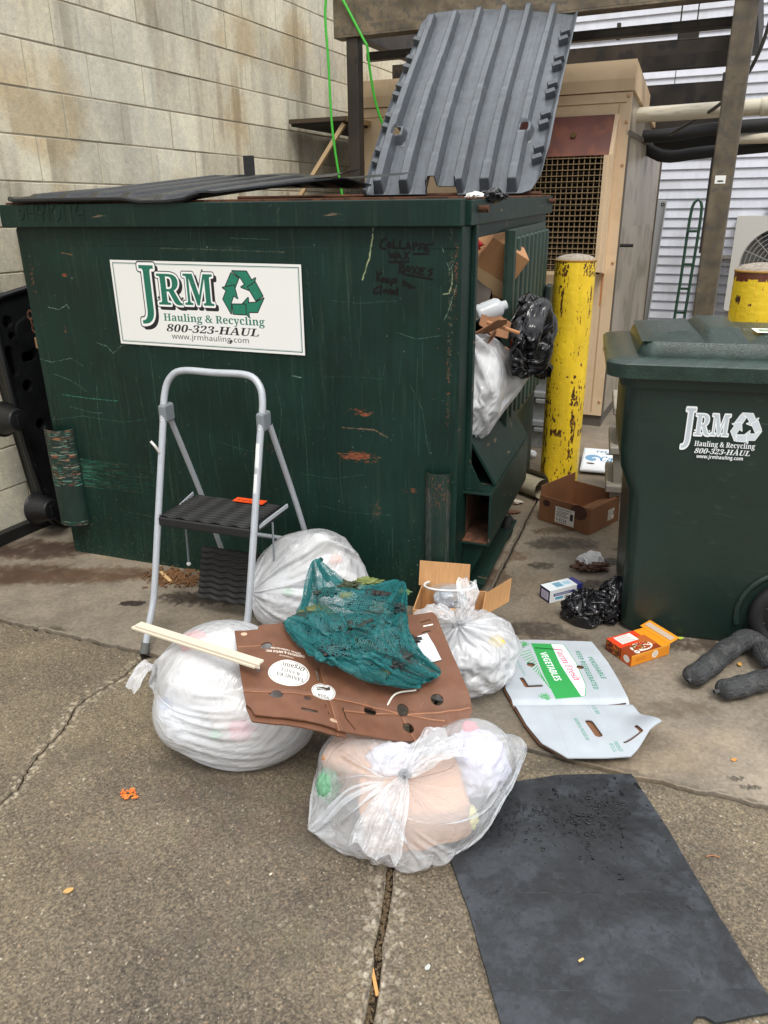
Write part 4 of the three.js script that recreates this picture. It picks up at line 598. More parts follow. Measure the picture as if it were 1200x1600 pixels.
{ // steel frame over the unit
  const F = inYard(thing('steel_frame', 'rusty steel platform frame on posts over the tan unit', 'steel frame'), cornerUnit);
  const steel = mat([255, 255, 255], 0.6, { map: scaled(wornTex([112, 100, 82], { seed: 81, vary: 0.3, stain: [80, 78, 74], amount: 0.6, freq: 13 }), 1.1, 1.1), metalness: 0.25 });
  const dark = mat([255, 255, 255], 0.6, { map: scaled(wornTex([54, 48, 42], { seed: 82, vary: 0.4, stain: [30, 30, 34], amount: 0.7, freq: 4 }), 1.2, 1.2), metalness: 0.25 });
  const P = (n, g, m = steel, l) => part(n, boxUV(g, 1), m, F, l);
  const chan = (x0, x1, y0, y1, z, t = 0.012, fl = 0.07) => merge([box(x0, x1, y0 + t, y1 - t, z - t, z, 0.002), box(x0, x1, y0, y0 + t, z - fl, z, 0.003), box(x0, x1, y1 - t, y1, z - fl, z, 0.003)]);
  P('front_beam', chan(-1.97, 1.3, 2.66, 2.92, 0.44, 0.014, 0.12), steel, 'long front channel beam, paint flaking');
  P('post', box(-1.885, -1.795, 0, 2.66, 0.34, 0.425, 0.008), dark, 'slim dark post at the left');
  P('post', box(0.575, 0.7, 0, 2.658, 0.3, 0.42, 0.01), mat([255, 255, 255], 0.55, { map: scaled(wornTex([98, 88, 72], { seed: 84, vary: 0.25, stain: [76, 74, 70], amount: 0.6, freq: 15, streak: 0.1 }), 0.9, 0.9), metalness: 0.2 }), 'square post, brown paint worn to grey');
  part('post_label', boxUV(box(0.6, 0.66, 1.69, 1.735, 0.42, 0.4215, 0), 1), mat([235, 235, 230], 0.5), F); 
  part('label_print', boxUV(box(0.615, 0.648, 1.7, 1.708, 0.4215, 0.4225, 0), 1), mat([40, 40, 44], 0.6), F);
  P('side_beam', merge([box(-1.93, -1.84, 2.68, 2.88, -1.9, 0.31, 0.004)]), dark); P('side_beam', box(0.6, 0.68, 2.7, 2.9, -1.9, 0.29, 0.004), dark);
  P('side_beam', box(-1.35, -1.24, 2.45, 2.9, 0.05, 0.31, 0.004), dark);
  for (const [ya, yb, z] of [[34, 50, 0.2], [62, 108, -0.25], [131, 165, -0.75], [176, 204, -1.2]]) { const a = yardLoc(1050, ya, z).y, b = yardLoc(1050, yb, z).y; P('cross_beam', chan(-1.84, 0.6, b, a, z), dark); }
  { const q = (x0, y0, x1, y1, z) => { const a = yardLoc(x0, y1, z), b = yardLoc(x1, y0, z); return box(a.x, b.x, a.y, b.y, z - 0.03, z, 0.002); }; for (const [x0, y0, x1, y1, z, n] of [[1058, 36, 1094, 62, -0.3, 'hanger_block'], [1062, 0, 1068, 36, -0.3, 'hanger'], [1088, 0, 1094, 36, -0.3, 'hanger'], [1054, 70, 1088, 90, -0.85, 'hanger_block'], [1050, 105, 1057, 160, -1.0, 'hanger'], [962, 35, 970, 62, -0.3, 'hanger']]) P(n, q(x0, y0, x1, y1, z), dark); }
  P('post', box(0.42, 0.52, 1.18, 2.6, -1.98, -1.9, 0.004), mat([40, 40, 42], 0.5), 'black rear post'); 
  P('post', box(-1.9, -1.8, 0, 2.6, -1.98, -1.9, 0.004), dark, 'dark rear post');
  P('guard_plate', box(-0.3, 0.6, yardLoc(1050, 240, -1.6).y, yardLoc(1050, 204, -1.6).y, -1.61, -1.6, 0), mat([44, 46, 50], 0.5));
}
{ // pipes out of the unit
  const inY = (x, y, z) => cornerUnit.clone().addScaledVector(along, x).add(V(0, y, 0)).addScaledVector(away, -z);
  const pvc = mat([214, 208, 194], 0.45, { map: scaled(wornTex([240, 238, 230], { seed: 91, vary: 0.06, stain: [150, 140, 120], amount: 0.3 }), 2, 2) });
  const a = thing('drain_pipe', 'thick white plastic pipe running out of the tan unit', 'pipe'); part('pipe', rod(inY(-0.05, 2.16, -0.35), inY(2.6, 2.2, -0.35), 0.05, 18), pvc, a); part('coupling', rod(inY(0.78, 2.172, -0.35), inY(0.9, 2.174, -0.35), 0.058, 18), pvc, a);
  const b = thing('drain_pipe', 'thinner white pipe below the thick one, past the steel post', 'pipe'); part('pipe', rod(inY(0.55, 2.03, -1.0), inY(2.8, 2.02, -1.0), 0.036, 14), pvc, b); part('clamp', box(-0.012, 0.012, -0.06, 0.06, -0.05, 0.05, 0.004).applyMatrix4(new THREE.Matrix4().copy(yardBasis).setPosition(inY(0.95, 2.13, -1.0))), mat([196, 168, 96], 0.4, { metalness: 0.5 }), b);
  const c = thing('insulated_pipe', 'black insulated pipes bending out of the tan unit', 'pipe'); const blk = mat([22, 22, 24], 0.75);
  part('pipe', tube([inY(-0.02, 2.05, -0.7), inY(0.2, 2.06, -0.75), inY(0.5, 2.1, -0.9), inY(1.2, 2.13, -1.1), inY(2.8, 2.14, -1.1)], 0.045, 40, 12), blk, c); part('pipe', tube([inY(-0.02, 2.0, -1.0), inY(0.12, 1.93, -1.0), inY(0.4, 1.95, -1.05), inY(1.2, 2.0, -1.15), inY(2.8, 2.02, -1.2)], 0.045, 40, 12), blk, c); part('pipe', tube([inY(-0.02, 2.1, -1.3), inY(0.3, 2.06, -1.35), inY(0.7, 2.07, -1.4), inY(1.3, 2.1, -1.4), inY(2.8, 2.1, -1.4)], 0.085, 40, 12), blk, c);
  const d = thing('cable', 'grey cable hanging down the steel frame by the post', 'cable'); part('cable', tube([inY(0.78, 2.9, 0.1), inY(0.76, 2.55, 0.1), inY(0.7, 2.35, 0.06), inY(0.55, 2.2, -0.2), inY(0.2, 2.05, -0.6)], 0.012, 40, 8), mat([72, 70, 66], 0.6), d);
  // hose looped over the beam
  const hose = thing('green_hose', 'bright green hose looped over the rusty front beam', 'hose'); const hm = phys([70, 186, 58], 0.4);
  part('hose', tube([inY(-1.72, 2.6, 0.43), inY(-1.965, 2.97, 0.48), inY(-2.0, 2.85, 0.49), inY(-1.99, 2.5, 0.49), inY(-1.975, 2.1, 0.49), inY(-1.93, 1.72, 0.47), inY(-1.9, 1.5, 0.45)], 0.009, 90, 10), hm, hose);
  part('hose', tube([inY(-1.72, 2.6, 0.43), inY(-1.715, 2.45, 0.4), inY(-1.69, 2.25, 0.36), inY(-1.62, 2.02, 0.3), inY(-1.55, 1.85, 0.3)], 0.009, 60, 10), hm, hose);
  // small bracketed shelf on the block wall
  const s = thing('wall_bracket', 'small tan bracketed shelf on the block wall beside the steel post', 'bracket');
  const w = (t, y, o) => wallFoot.clone().addScaledVector(away, t).addScaledVector(wallN, o).setY(y);
  part('shelf', bar(w(3.02, 2.15, 0.24), w(4.1, 2.15, 0.24), 0.45, 0.02), mat([40, 36, 32], 0.7), s); part('shelf_edge', bar(w(3.0, 2.17, 0.48), w(4.1, 2.17, 0.48), 0.03, 0.035), mat([170, 140, 100], 0.6), s);
  part('shelf_edge', bar(w(2.995, 2.17, 0.02), w(2.995, 2.17, 0.49), 0.03, 0.03), mat([70, 56, 42], 0.6), s); part('brace', bar(w(3.02, 2.14, 0.46), w(3.02, 1.62, 0.03), 0.03, 0.03), mat([206, 178, 138], 0.6), s);
}
// ================================================================ THINGS BY THE BACK WALL
{
  const inS = (x, y, z) => cornerUnit.clone().addScaledVector(along, x).add(V(0, y, 0)).addScaledVector(away, 3.5 - z);
  const hp = inYard(thing('heat_pump', 'pale grey outdoor fan unit by the siding wall', 'air conditioner'), inS(0.66, 0.55, 0.35)); const hm = mat([196, 194, 188], 0.5);
  const y1 = 0.93; part('case', boxUV(merge([box(0, 0.9, 0, y1, -0.33, -0.31, 0.004), box(0, 0.02, 0, y1, -0.31, -0.02, 0.004), box(0.88, 0.9, 0, y1, -0.31, -0.02, 0.004), box(0.02, 0.88, 0, 0.02, -0.31, -0.02, 0.004), box(0.02, 0.88, y1 - 0.02, y1, -0.31, -0.02, 0.004)]), 1), hm, hp); part('front_frame', sheet((x, y) => Math.max(sdBox(x, y, 0.45, y1 / 2, 0.9, y1, 0.03), -sdCircle(x, y, 0.45, y1 / 2, 0.36)), 0, 0.9, 0, y1, 60, 60, 0.018, (x, y) => V(x, y, 0)), hm, hp);
  for (let k = 0; k < 4; k++) part('fan_blade', at(bevelBox(0.3, 0.16, 0.008, 0.003), 0.19, 0, 0, 0.5).rotateZ(k * Math.PI / 2 + 0.4).translate(0.45, y1 / 2, -0.12), mat([58, 58, 60], 0.6), hp);
  part('fan_guard', merge([...[...Array(9)].map((_, k) => new THREE.TorusGeometry(0.04 + 0.04 * k, 0.0035, 5, 40).translate(0.45, y1 / 2, 0.004)), ...[...Array(8)].map((_, k) => at(new THREE.BoxGeometry(0.72, 0.008, 0.006), 0.45, y1 / 2, 0.006, 0, 0, 0).translate(-0.45, -y1 / 2, 0).rotateZ(k * Math.PI / 8).translate(0.45, y1 / 2, 0))]), mat([150, 150, 150], 0.5), hp); part('top_box', box(0.28, 0.9, y1 + 0.002, y1 + 0.13, -0.3, -0.06, 0.006), mat([24, 24, 26], 0.6), hp);
  for (const x of [0.1, 0.76]) part('stand_leg', box(x, x + 0.04, -0.55, -0.001, -0.3, -0.05, 0.003), hm, hp);
  const wp = inYard(thing('wall_vent', 'shiny metal strip on the siding beside the fan unit', 'vent'), inS(0.5, 1.05, 0.03)); part('strip', box(-0.02, 0.2, 0, 0.045, -0.012, 0.03, 0.004), mat([200, 200, 200], 0.25, { metalness: 0.8 }), wp);
  const ht = inYard(thing('hand_truck', 'dark green tubular hand truck standing against the siding', 'hand truck'), inS(0.24, 0, 0.25)); const gm = mat([26, 62, 44], 0.4);
  part('frame', merge([tube([V(-0.07, 0.08, 0.05), V(-0.05, 0.8, 0), V(-0.035, 1.5, -0.05), V(-0.02, 1.6, -0.055), V(0.02, 1.64, -0.06), V(0.055, 1.6, -0.055), V(0.065, 1.5, -0.05), V(0.05, 0.8, 0), V(0.03, 0.08, 0.05)], 0.015, 70, 8)]), gm, ht); for (const y of [0.5, 0.75, 1.0, 1.33]) part('crossbar', box(-0.05, 0.05, y - 0.012, y + 0.012, -0.035, 0.0, 0.003), gm, ht); part('toe_plate', box(-0.16, 0.12, 0.02, 0.03, 0, 0.25, 0.002), gm, ht);
  for (const x of [-0.17, 0.13]) part('wheel', new THREE.TorusGeometry(0.09, 0.035, 10, 22).rotateY(Math.PI / 2).translate(x, 0.125, -0.02), mat([24, 24, 24], 0.8), ht);
  const ch = inYard(thing('metal_channel', 'galvanised metal channel leaning on the siding beside the tan unit', 'metal channel'), inS(-0.2, 0, 0.2)); ch.rotateZ(-0.04); part('channel', merge([box(0, 0.09, 0, 1.64, -0.01, 0, 0.002), box(0, 0.008, 0, 1.64, 0.0, 0.05, 0.002), box(0.082, 0.09, 0, 1.64, 0.0, 0.05, 0.002)]), mat([186, 188, 190], 0.35, { metalness: 0.5 }), ch); part('bolt_hole', new THREE.TorusGeometry(0.014, 0.005, 6, 14).translate(0.05, 1.6, 0.004), mat([50, 50, 52], 0.5), ch);
  const bd = inYard(thing('post_board', 'grey board standing behind the square steel post', 'board'), inS(0.42, 0, 0.12)); part('board', box(0, 0.13, 0, 1.18, -0.03, 0, 0.004), mat([132, 126, 116], 0.7), bd); part('board', box(-0.05, -0.004, 0, 1.1, -0.03, 0.01, 0.004), mat([96, 80, 60], 0.7), bd);
}
// ---- bollards
const chipMap = (seed, heavy) => canvasTex(1024, 1024, (ctx, w, h) => {
  ctx.fillStyle = '#e6bf1c'; ctx.fillRect(0, 0, w, h); const id = ctx.getImageData(0, 0, w, h), d = id.data;
  for (let j = 0; j < h; j++) for (let i = 0; i < w; i++) { const k = 4 * (j * w + i), a = fbm(i / 120, j / 160, 4, seed), s = fbm(i / 10, j / 120, 3, seed + 3); const m = 0.93 + 0.16 * (a - 0.5) + 0.1 * (s - 0.5); let c = [252 * m, 214 * m, 44 * m]; c = mixc(c, [214, 168, 44], 0.35 * sstep(0.55, 0.75, s)); const ch = fbm(i / 15, j / 26, 4, seed + 9) + (heavy ? 0.1 * sstep(0.45, 0.6, fbm(i / 150 + 5, j / 300, 3, seed + 19)) : 0); if (ch > 0.79) c = mixc([62, 40, 30], [98, 58, 36], h2(i, j, 4)); else if (ch > 0.775) c = mixc(c, [176, 110, 40], 0.7); d[k] = c[0]; d[k + 1] = c[1]; d[k + 2] = c[2]; }
  ctx.putImageData(id, 0, 0); const r = rng(seed);
  const chip = (x, y, rx, ry, n) => { for (let k = 0; k < n; k++) { ctx.fillStyle = css([56 + 40 * r(), 38 + 18 * r(), 30], 0.9); ctx.beginPath(); ctx.ellipse(x + (r() - 0.5) * rx * 2, y + (r() - 0.5) * ry * 2, 2 + 5 * r(), 2 + 9 * r(), 0, 0, 7); ctx.fill(); } };
  if (heavy) { for (const u of [0.1, 0.35, 0.6, 0.85]) { chip(u * w, 30, 70, 30, 60); chip(u * w + 30, 170, 8, 60, 30); chip(u * w - 60, 620, 60, 8, 30); chip(u * w + 60, 760, 50, 14, 50); for (let k = 0; k < 26; k++) chip(u * w - 90 + 60 * r(), 560 + 440 * r(), 8, 22, 7); } for (let k = 0; k < 160; k++) { ctx.fillStyle = css([66, 44, 32], 0.85); ctx.beginPath(); ctx.ellipse(r() * w, h * Math.sqrt(r()), 2 + 5 * r() * r(), 3 + 12 * r() * r(), 0.2, 0, 7); ctx.fill(); } }
  else for (const u of [0.05, 0.3, 0.55, 0.8]) { chip(u * w, 90, 26, 8, 14); for (let k = 0; k < 30; k++) { ctx.fillStyle = css([96, 50, 34], 0.9); ctx.fillRect(r() * w, 0, 10 + 40 * r(), 14 + 18 * r()); } ctx.fillStyle = css([190, 120, 40], 0.4); ctx.fillRect(u * w, 100, 5, 90); }
});
const capMap = wornTex([196, 184, 168], { seed: 95, vary: 0.3, stain: [150, 130, 112], amount: 0.5, freq: 26 });
function bollard(p, h, r, m, label, tilt = 0) {
  const b = thing('bollard', label, 'bollard', p, 0, 'yellow bollards'); b.rotation.z = tilt;
  part('post', new THREE.CylinderGeometry(r, r, h, 48, 1, true).translate(0, h / 2, 0), m, b);
  const pts = []; for (let k = 0; k <= 8; k++) { const a = k / 8 * Math.PI / 2; pts.push(new THREE.Vector2(Math.cos(a) * (r - 0.002), h + Math.sin(a) * 0.035)); }
  part('concrete_cap', new THREE.LatheGeometry(pts.reverse(), 40), mat([255, 255, 255], 0.95, { map: scaled(capMap, 2, 1), bumpMap: scaled(fineBump, 3, 1), bumpScale: 0.006 }), b);
  part('rim', new THREE.TorusGeometry(r - 0.003, 0.006, 8, 48).rotateX(Math.PI / 2).translate(0, h, 0), mat([150, 110, 40], 0.7), b); return b;
}
bollard(gp(872, 752), 1.29, 0.112, phys([255, 255, 255], 0.45, { map: chipMap(3, true), bumpMap: scaled(softBump, 3, 6), bumpScale: 0.002 }), 'chipped yellow bollard with rust patches beside the dumpster door');
bollard(V(1.63, 0, -3.42), 1.3, 0.112, phys([255, 255, 255], 0.45, { map: chipMap(13, false), bumpMap: scaled(softBump, 3, 6), bumpScale: 0.002 }), 'yellow bollard with a rusty rim behind the wheeled cart');
// ---- storage totes
function tote(p, turn, w, d, h, label, c, n) {
  const t = thing('storage_tote', label, 'tote', p, turn, 'plastic totes'); const m = mat(c, 0.55, { map: scaled(wornTex([245, 245, 245], { seed: 33, vary: 0.08, stain: [150, 150, 140], amount: 0.3 }), 2, 2) });
  for (let k = 0; k < n; k++) { const y = k * h / n, hh = h / n; const g = new THREE.CylinderGeometry(1, 0.92, hh - 0.045, 4, 1).rotateY(Math.PI / 4).scale(w * 0.68, 1, d * 0.68).translate(0, y + (hh - 0.045) / 2, 0); part('bin', boxUV(toCreasedNormals(g, 0.5), 1), m, t); part('lid', box(-w / 2 - 0.015, w / 2 + 0.015, y + hh - 0.045, y + hh - 0.001, -d / 2 - 0.015, d / 2 + 0.015, 0.01), m, t); part('handle', box(-0.05, 0.05, y + hh - 0.08, y + hh - 0.05, d / 2 - 0.01, d / 2 + 0.02, 0.006), m, t); }
  return t;
}
tote(gp(852, 690).setY(0.006), -rad(22), 0.36, 0.4, 0.6, 'stack of pale grey totes beside the dumpster, behind the chipped bollard', [150, 154, 156], 3);
tote(gp(966, 822).add(V(0.2, 0.006, -0.2)), -rad(15), 0.42, 0.4, 0.62, 'beige plastic totes stacked behind the wheeled cart', [164, 158, 146], 3);
// ---- pallet leaning on the block wall, and a strip at its foot
{
  const w = (t, y, o) => wallFoot.clone().addScaledVector(away, t).addScaledVector(wallN, o).setY(y);
  const base = gp(44, 826); const t0 = base.clone().sub(wallFoot).dot(away);
  const pl = thing('plastic_pallet', 'black plastic pallet with cup feet leaning against the block wall', 'pallet', w(t0, 0.012, 0.2));
  const lean = 0.075, up = V(0, Math.cos(lean), 0).addScaledVector(wallN, -Math.sin(lean)), nn = V(0, 0, 0).crossVectors(away, up).normalize();
  pl.quaternion.setFromRotationMatrix(new THREE.Matrix4().makeBasis(away, up, nn));
  pl.rotateZ(0.06); const bm = phys([24, 25, 27], 0.38, { map: scaled(wornTex([240, 240, 240], { seed: 77, vary: 0.3, stain: [255, 255, 255], amount: 0.3 }), 3, 3), bumpMap: scaled(softBump, 3, 3), bumpScale: 0.0015 });
  const H = 1.19, L = 1.2, holes = []; const lp = (x, y) => { const p = onPlane(x, y, pl.position, nn).sub(pl.position); return [p.dot(away), p.dot(up)]; };
  for (const [x, y, r] of [[29, 501, 0.03], [35, 523, 0.02], [8, 555, 0.022], [55, 601, 0.03], [72, 661, 0.028], [57, 726, 0.018]]) { const q = lp(x, y); holes.push((X, Y) => sdCircle(X, Y, q[0], q[1], r)); }
  { const q = lp(33, 562); holes.push((X, Y) => sdBox(X, Y, q[0], q[1], 0.05, 0.15, 0.025)); const q2 = lp(60, 556); holes.push((X, Y) => sdBox(X, Y, q2[0], q2[1], 0.09, 0.05, 0.02)); for (const [X0, Y0] of [[0.5, 0.3], [0.5, 0.7], [0.8, 0.3], [0.8, 0.7], [0.8, 1.0]]) holes.push((X, Y) => sdBox(X, Y, X0, Y0, 0.16, 0.2, 0.03)); }
  part('deck', sheet((x, y) => { let d = sdBox(x, y, L / 2, H / 2, L, H, 0.09); for (const f of holes) d = Math.max(d, -f(x, y)); return d; }, 0, L, 0, H, 150, 150, 0.03, (x, y) => V(x, y, 0.012 * (n2(x * 5, y * 5, 3) > 0.62 ? 0.4 : 0))), bm, pl);
  part('back_deck', sheet((x, y) => sdBox(x, y, L / 2, H / 2, L, H, 0.09), 0, L, 0, H, 40, 40, 0.02, (x, y) => V(x, y, -0.075)), bm, pl); part('side_wall', merge([box(0.0, 0.02, 0.08, H - 0.08, -0.095, -0.028, 0.003), box(0.09, L - 0.09, H - 0.02, H, -0.095, -0.028, 0.003)]), bm, pl);
  part('edge_rim', tube([V(0.01, H - 0.1, 0), V(0.03, H - 0.03, 0), V(0.1, H - 0.01, 0), V(L - 0.1, H - 0.01, 0), V(L - 0.01, H - 0.1, 0), V(L - 0.01, 0.1, 0), V(L - 0.1, 0.01, 0), V(0.1, 0.01, 0), V(0.01, 0.1, 0)], 0.016, 120, 8, true), bm, pl);
  const cup = new THREE.LatheGeometry([[0.0, 0.1], [0.045, 0.1], [0.052, 0.092], [0.075, 0.0], [0.085, -0.005]].map(p => new THREE.Vector2(p[0], p[1])), 24).rotateX(Math.PI / 2);
  for (const [x, y] of [[16, 650], [62, 792]]) { const q = lp(x, y); part('cup_foot', cup.clone().translate(q[0], q[1], 0.002), bm, pl); part('cup_slot', box(q[0] - 0.012, q[0] + 0.012, q[1] - 0.025, q[1] + 0.025, 0.1, 0.106, 0.004), mat([12, 12, 13], 0.5), pl); }
  const st = thing('floor_strip', 'black plastic strip lying along the foot of the block wall', 'strip'); part('strip', bar(w(-1.2, 0.035, 0.06), w(1.0, 0.035, 0.06), 0.05, 0.06, 0.004), bm, st);
}
// ---- wheeled cart
{
  const cart = thing('wheeled_cart', 'dark green wheeled cart with white printed logo and closed wet lid', 'cart', gp(969, 986).setY(0.006), -rad(14)); cart.scale.set(1.02, 1.035, 1.0);
  const scuff = canvasTex(1024, 1024, (ctx, w, h) => { ctx.fillStyle = css([26, 43, 37]); ctx.fillRect(0, 0, w, h); const id = ctx.getImageData(0, 0, w, h), d = id.data; for (let j = 0; j < h; j++) for (let i = 0; i < w; i++) { const k = 4 * (j * w + i), m = 0.9 + 0.22 * fbm(i / 120, j / 120, 4, 5) + 0.06 * (h2(i, j, 3) - 0.5); d[k] *= m; d[k + 1] *= m; d[k + 2] *= m; } ctx.putImageData(id, 0, 0); const r = rng(7); for (let k = 0; k < 150; k++) { ctx.strokeStyle = css([112, 130, 122], 0.06 + 0.3 * r() * r()); ctx.lineWidth = 0.6 + 2 * r() * r(); const x = r() * w, y = r() * h, a = 60 * (r() - 0.3), b = 26 * (r() - 0.5); ctx.beginPath(); ctx.moveTo(x, y); ctx.quadraticCurveTo(x + a, y + b, x + a * 1.8, y + b * 3 * r()); ctx.stroke(); } for (let k = 0; k < 26; k++) { const x = r() * w, y = r() * h; for (let q = 0; q < 20; q++) { ctx.strokeStyle = css([120, 136, 128], 0.2 * r()); ctx.lineWidth = 1; ctx.beginPath(); ctx.moveTo(x + 40 * r(), y + 22 * r()); ctx.lineTo(x + 40 * r(), y + 22 * r()); ctx.stroke(); } } for (let k = 0; k < 500; k++) { ctx.fillStyle = css([120, 112, 96], 0.2 * r()); ctx.beginPath(); ctx.arc(r() * w, r() * h, 0.5 + 1.6 * r() * r(), 0, 7); ctx.fill(); } });
  const plast = phys([255, 255, 255], 0.4, { map: scuff, bumpMap: scaled(softBump, 1.2, 1.2), bumpScale: 0.003 });
  const N = 64, ring = (x0, x1, z0, z1, r, y) => { const o = []; const cs = [[x1 - r, z1 - r, 0], [x0 + r, z1 - r, 1], [x0 + r, z0 + r, 2], [x1 - r, z0 + r, 3]]; for (const [cx, cz, q] of cs) for (let k = 0; k < N / 4; k++) { const a = (q + k / (N / 4 - 1)) * Math.PI / 2; o.push(V(cx + Math.cos(a) * r, y, cz + Math.sin(a) * r)); } return o; };
  const loft = (rings, capTop, capBot) => { const g = surf(N, rings.length - 1, (u, v) => rings[Math.round(v * (rings.length - 1))][Math.round(u * N) % N], (u, v) => { const p = rings[Math.round(v * (rings.length - 1))][Math.round(u * N) % N]; return [p.x + p.z, p.y]; }); const list = [g]; for (const [on, ri] of [[capTop, rings.length - 1], [capBot, 0]]) if (on) { const c = rings[ri].reduce((a, p) => a.add(p), V(0, 0, 0)).multiplyScalar(1 / N); list.push(surf(N, 1, (u, v) => v ? c.clone() : rings[ri][Math.round(u * N) % N].clone())); } return toCreasedNormals(merge(list), 0.7); };
  // front to back is x (the wheels at the back, right); the printed side faces the yard
  const B = [[0, 0.02, 0.58, -0.56, 0.0, 0.04], [0.02, 0.0, 0.6, -0.58, 0.005, 0.05], [0.3, -0.012, 0.66, -0.59, 0.01, 0.06], [0.5, -0.02, 0.7, -0.6, 0.016, 0.06], [0.56, -0.028, 0.715, -0.602, 0.018, 0.06], [0.64, -0.062, 0.73, -0.606, 0.022, 0.06], [0.7, -0.07, 0.735, -0.608, 0.024, 0.06], [0.94, -0.075, 0.76, -0.615, 0.03, 0.06], [0.94, -0.095, 0.79, -0.635, 0.05, 0.06], [0.985, -0.1, 0.8, -0.64, 0.055, 0.06]];
  part('body', loft(B.map(([y, x0, x1, z0, z1, r]) => ring(x0, x1, z0, z1, r, y)), true, true), plast, cart);
  const Lr = [[0.975, -0.145, 0.83, -0.665, 0.078, 0.075], [1.02, -0.15, 0.835, -0.67, 0.08, 0.075], [1.028, -0.14, 0.83, -0.66, 0.072, 0.07], [1.04, -0.05, 0.8, -0.6, 0.02, 0.06], [1.06, -0.045, 0.8, -0.596, 0.016, 0.055], [1.085, -0.03, 0.8, -0.575, -0.005, 0.05]];
  const lid = part('lid', loft(Lr.map(([y, x0, x1, z0, z1, r]) => ring(x0, x1, z0, z1, r, y)), true, true), phys([40, 60, 54], 0.22, { map: scaled(wornTex([225, 230, 226], { seed: 16, vary: 0.2, stain: [255, 255, 255], amount: 0.5, freq: 12 }), 1.5, 1.5), bumpMap: scaled(fineBump, 3, 3), bumpScale: 0.0015 }), cart, 'wet green lid');
  const wedge = (x0, x1, y0, y1, z0, z1, top) => { const g = surf(12, 10, (u, v) => { const e = Math.min(u, 1 - u, v, 1 - v), k = sstep(0, 0.18, e); return V(lerp(x0, x1, u), y0 + (top(u) - y0) * k, lerp(z0, z1, v)); }); return g; };
  part('lid_deck', wedge(-0.04, 0.17, 1.084, 1.13, -0.56, -0.01, u => 1.09 + 0.025 * u), lid.material, lid); part('lid_ridge', wedge(0.15, 0.3, 1.084, 1.15, -0.56, -0.005, () => 1.122), lid.material, lid); part('lid_deck', wedge(0.29, 0.8, 1.084, 1.13, -0.56, -0.005, () => 1.1), lid.material, lid);
  const stk = canvasTex(512, 160, (ctx, w, h) => { ctx.fillStyle = '#eceee8'; ctx.fillRect(0, 0, w, h); for (const [x, c] of [[20, '#8aa890'], [150, '#b99a52'], [280, '#c4a764'], [400, '#9db3a5']]) { ctx.fillStyle = c; ctx.fillRect(x, 30, 95, 90); ctx.fillStyle = '#6f5a34'; for (let k = 0; k < 6; k++) { ctx.beginPath(); ctx.ellipse(x + 15 + (k % 3) * 30, 55 + 30 * (k / 3 | 0), 12, 9, k, 0, 7); ctx.fill(); } } });
  { const g = [], r = rng(12); for (let k = 0; k < 260; k++) { const x = -0.08 + 0.5 * r(), z = -0.5 + 0.47 * r(), s = 0.0009 + 0.0018 * r() * r(), y = x < 0.16 ? 1.0905 + 0.12 * Math.max(0, x + 0.04) : x < 0.3 ? 1.121 : 1.0995; if (x < -0.03 || z < -0.45) continue; g.push(new THREE.SphereGeometry(s, 7, 4, 0, 6.3, 0, 1.57).scale(1.2, 0.6, 1.2).translate(x, y, z)); } const w = part('water_drops', merge(g), phys([110, 124, 120], 0.05), lid); w.userData.kind = 'stuff'; }
  part('lid_sticker', new THREE.PlaneGeometry(0.36, 0.11).rotateX(-Math.PI / 2).translate(0.52, 1.1035, -0.2), mat([255, 255, 255], 0.4, { map: stk }), lid, 'picture sticker on the lid');
  const lg = canvasTex(1024, 512, (ctx, w, h) => { ctx.clearRect(0, 0, w, h); ctx.save(); ctx.translate(-w * 0.17, 0); ctx.scale(1.36, 1.05); logoWords(ctx, w, h, false); ctx.restore(); });
  part('print', new THREE.PlaneGeometry(0.262, 0.19).translate(0.246, 0.79, 0.03).rotateX(0), mat([255, 255, 255], 0.4, { map: lg, transparent: true }), cart, 'white hauler logo printed on the side');
  const arch = new THREE.RingGeometry(0.175, 0.2, 30, 1, Math.PI * 0.12, Math.PI * 0.95); part('wheel_arch', merge([new THREE.TorusGeometry(0.178, 0.012, 8, 40, Math.PI * 1.05).rotateZ(0.1).translate(0.575, 0.13, 0.01)]), plast, cart);
  
  for (const z of [0.03, -0.6]) { const wh = part('wheel', new THREE.TorusGeometry(0.115, 0.027, 12, 44).scale(1, 1, 1).translate(0.575, 0.142, z), mat([22, 22, 23], 0.6), cart); part('hub', merge([new THREE.CylinderGeometry(0.1, 0.1, 0.03, 30).rotateX(Math.PI / 2).translate(0.575, 0.142, z), new THREE.CylinderGeometry(0.03, 0.035, 0.05, 16).rotateX(Math.PI / 2).translate(0.575, 0.142, z + 0.01)]), mat([18, 18, 19], 0.45), wh); for (let k = 0; k < 10; k++) part('tread', box(-0.004, 0.004, 0.09, 0.112, 0.012, 0.02, 0.002).rotateZ(k * 0.628).translate(0.575, 0.142, z), mat([40, 40, 42], 0.5), wh); }
  part('axle', rod(V(0.575, 0.142, -0.6), V(0.575, 0.142, 0.03), 0.012), mat([70, 70, 70], 0.4, { metalness: 0.6 }), cart);
  part('handle', rod(V(0.86, 1.0, -0.55), V(0.86, 1.0, -0.03), 0.016), plast, cart);
}
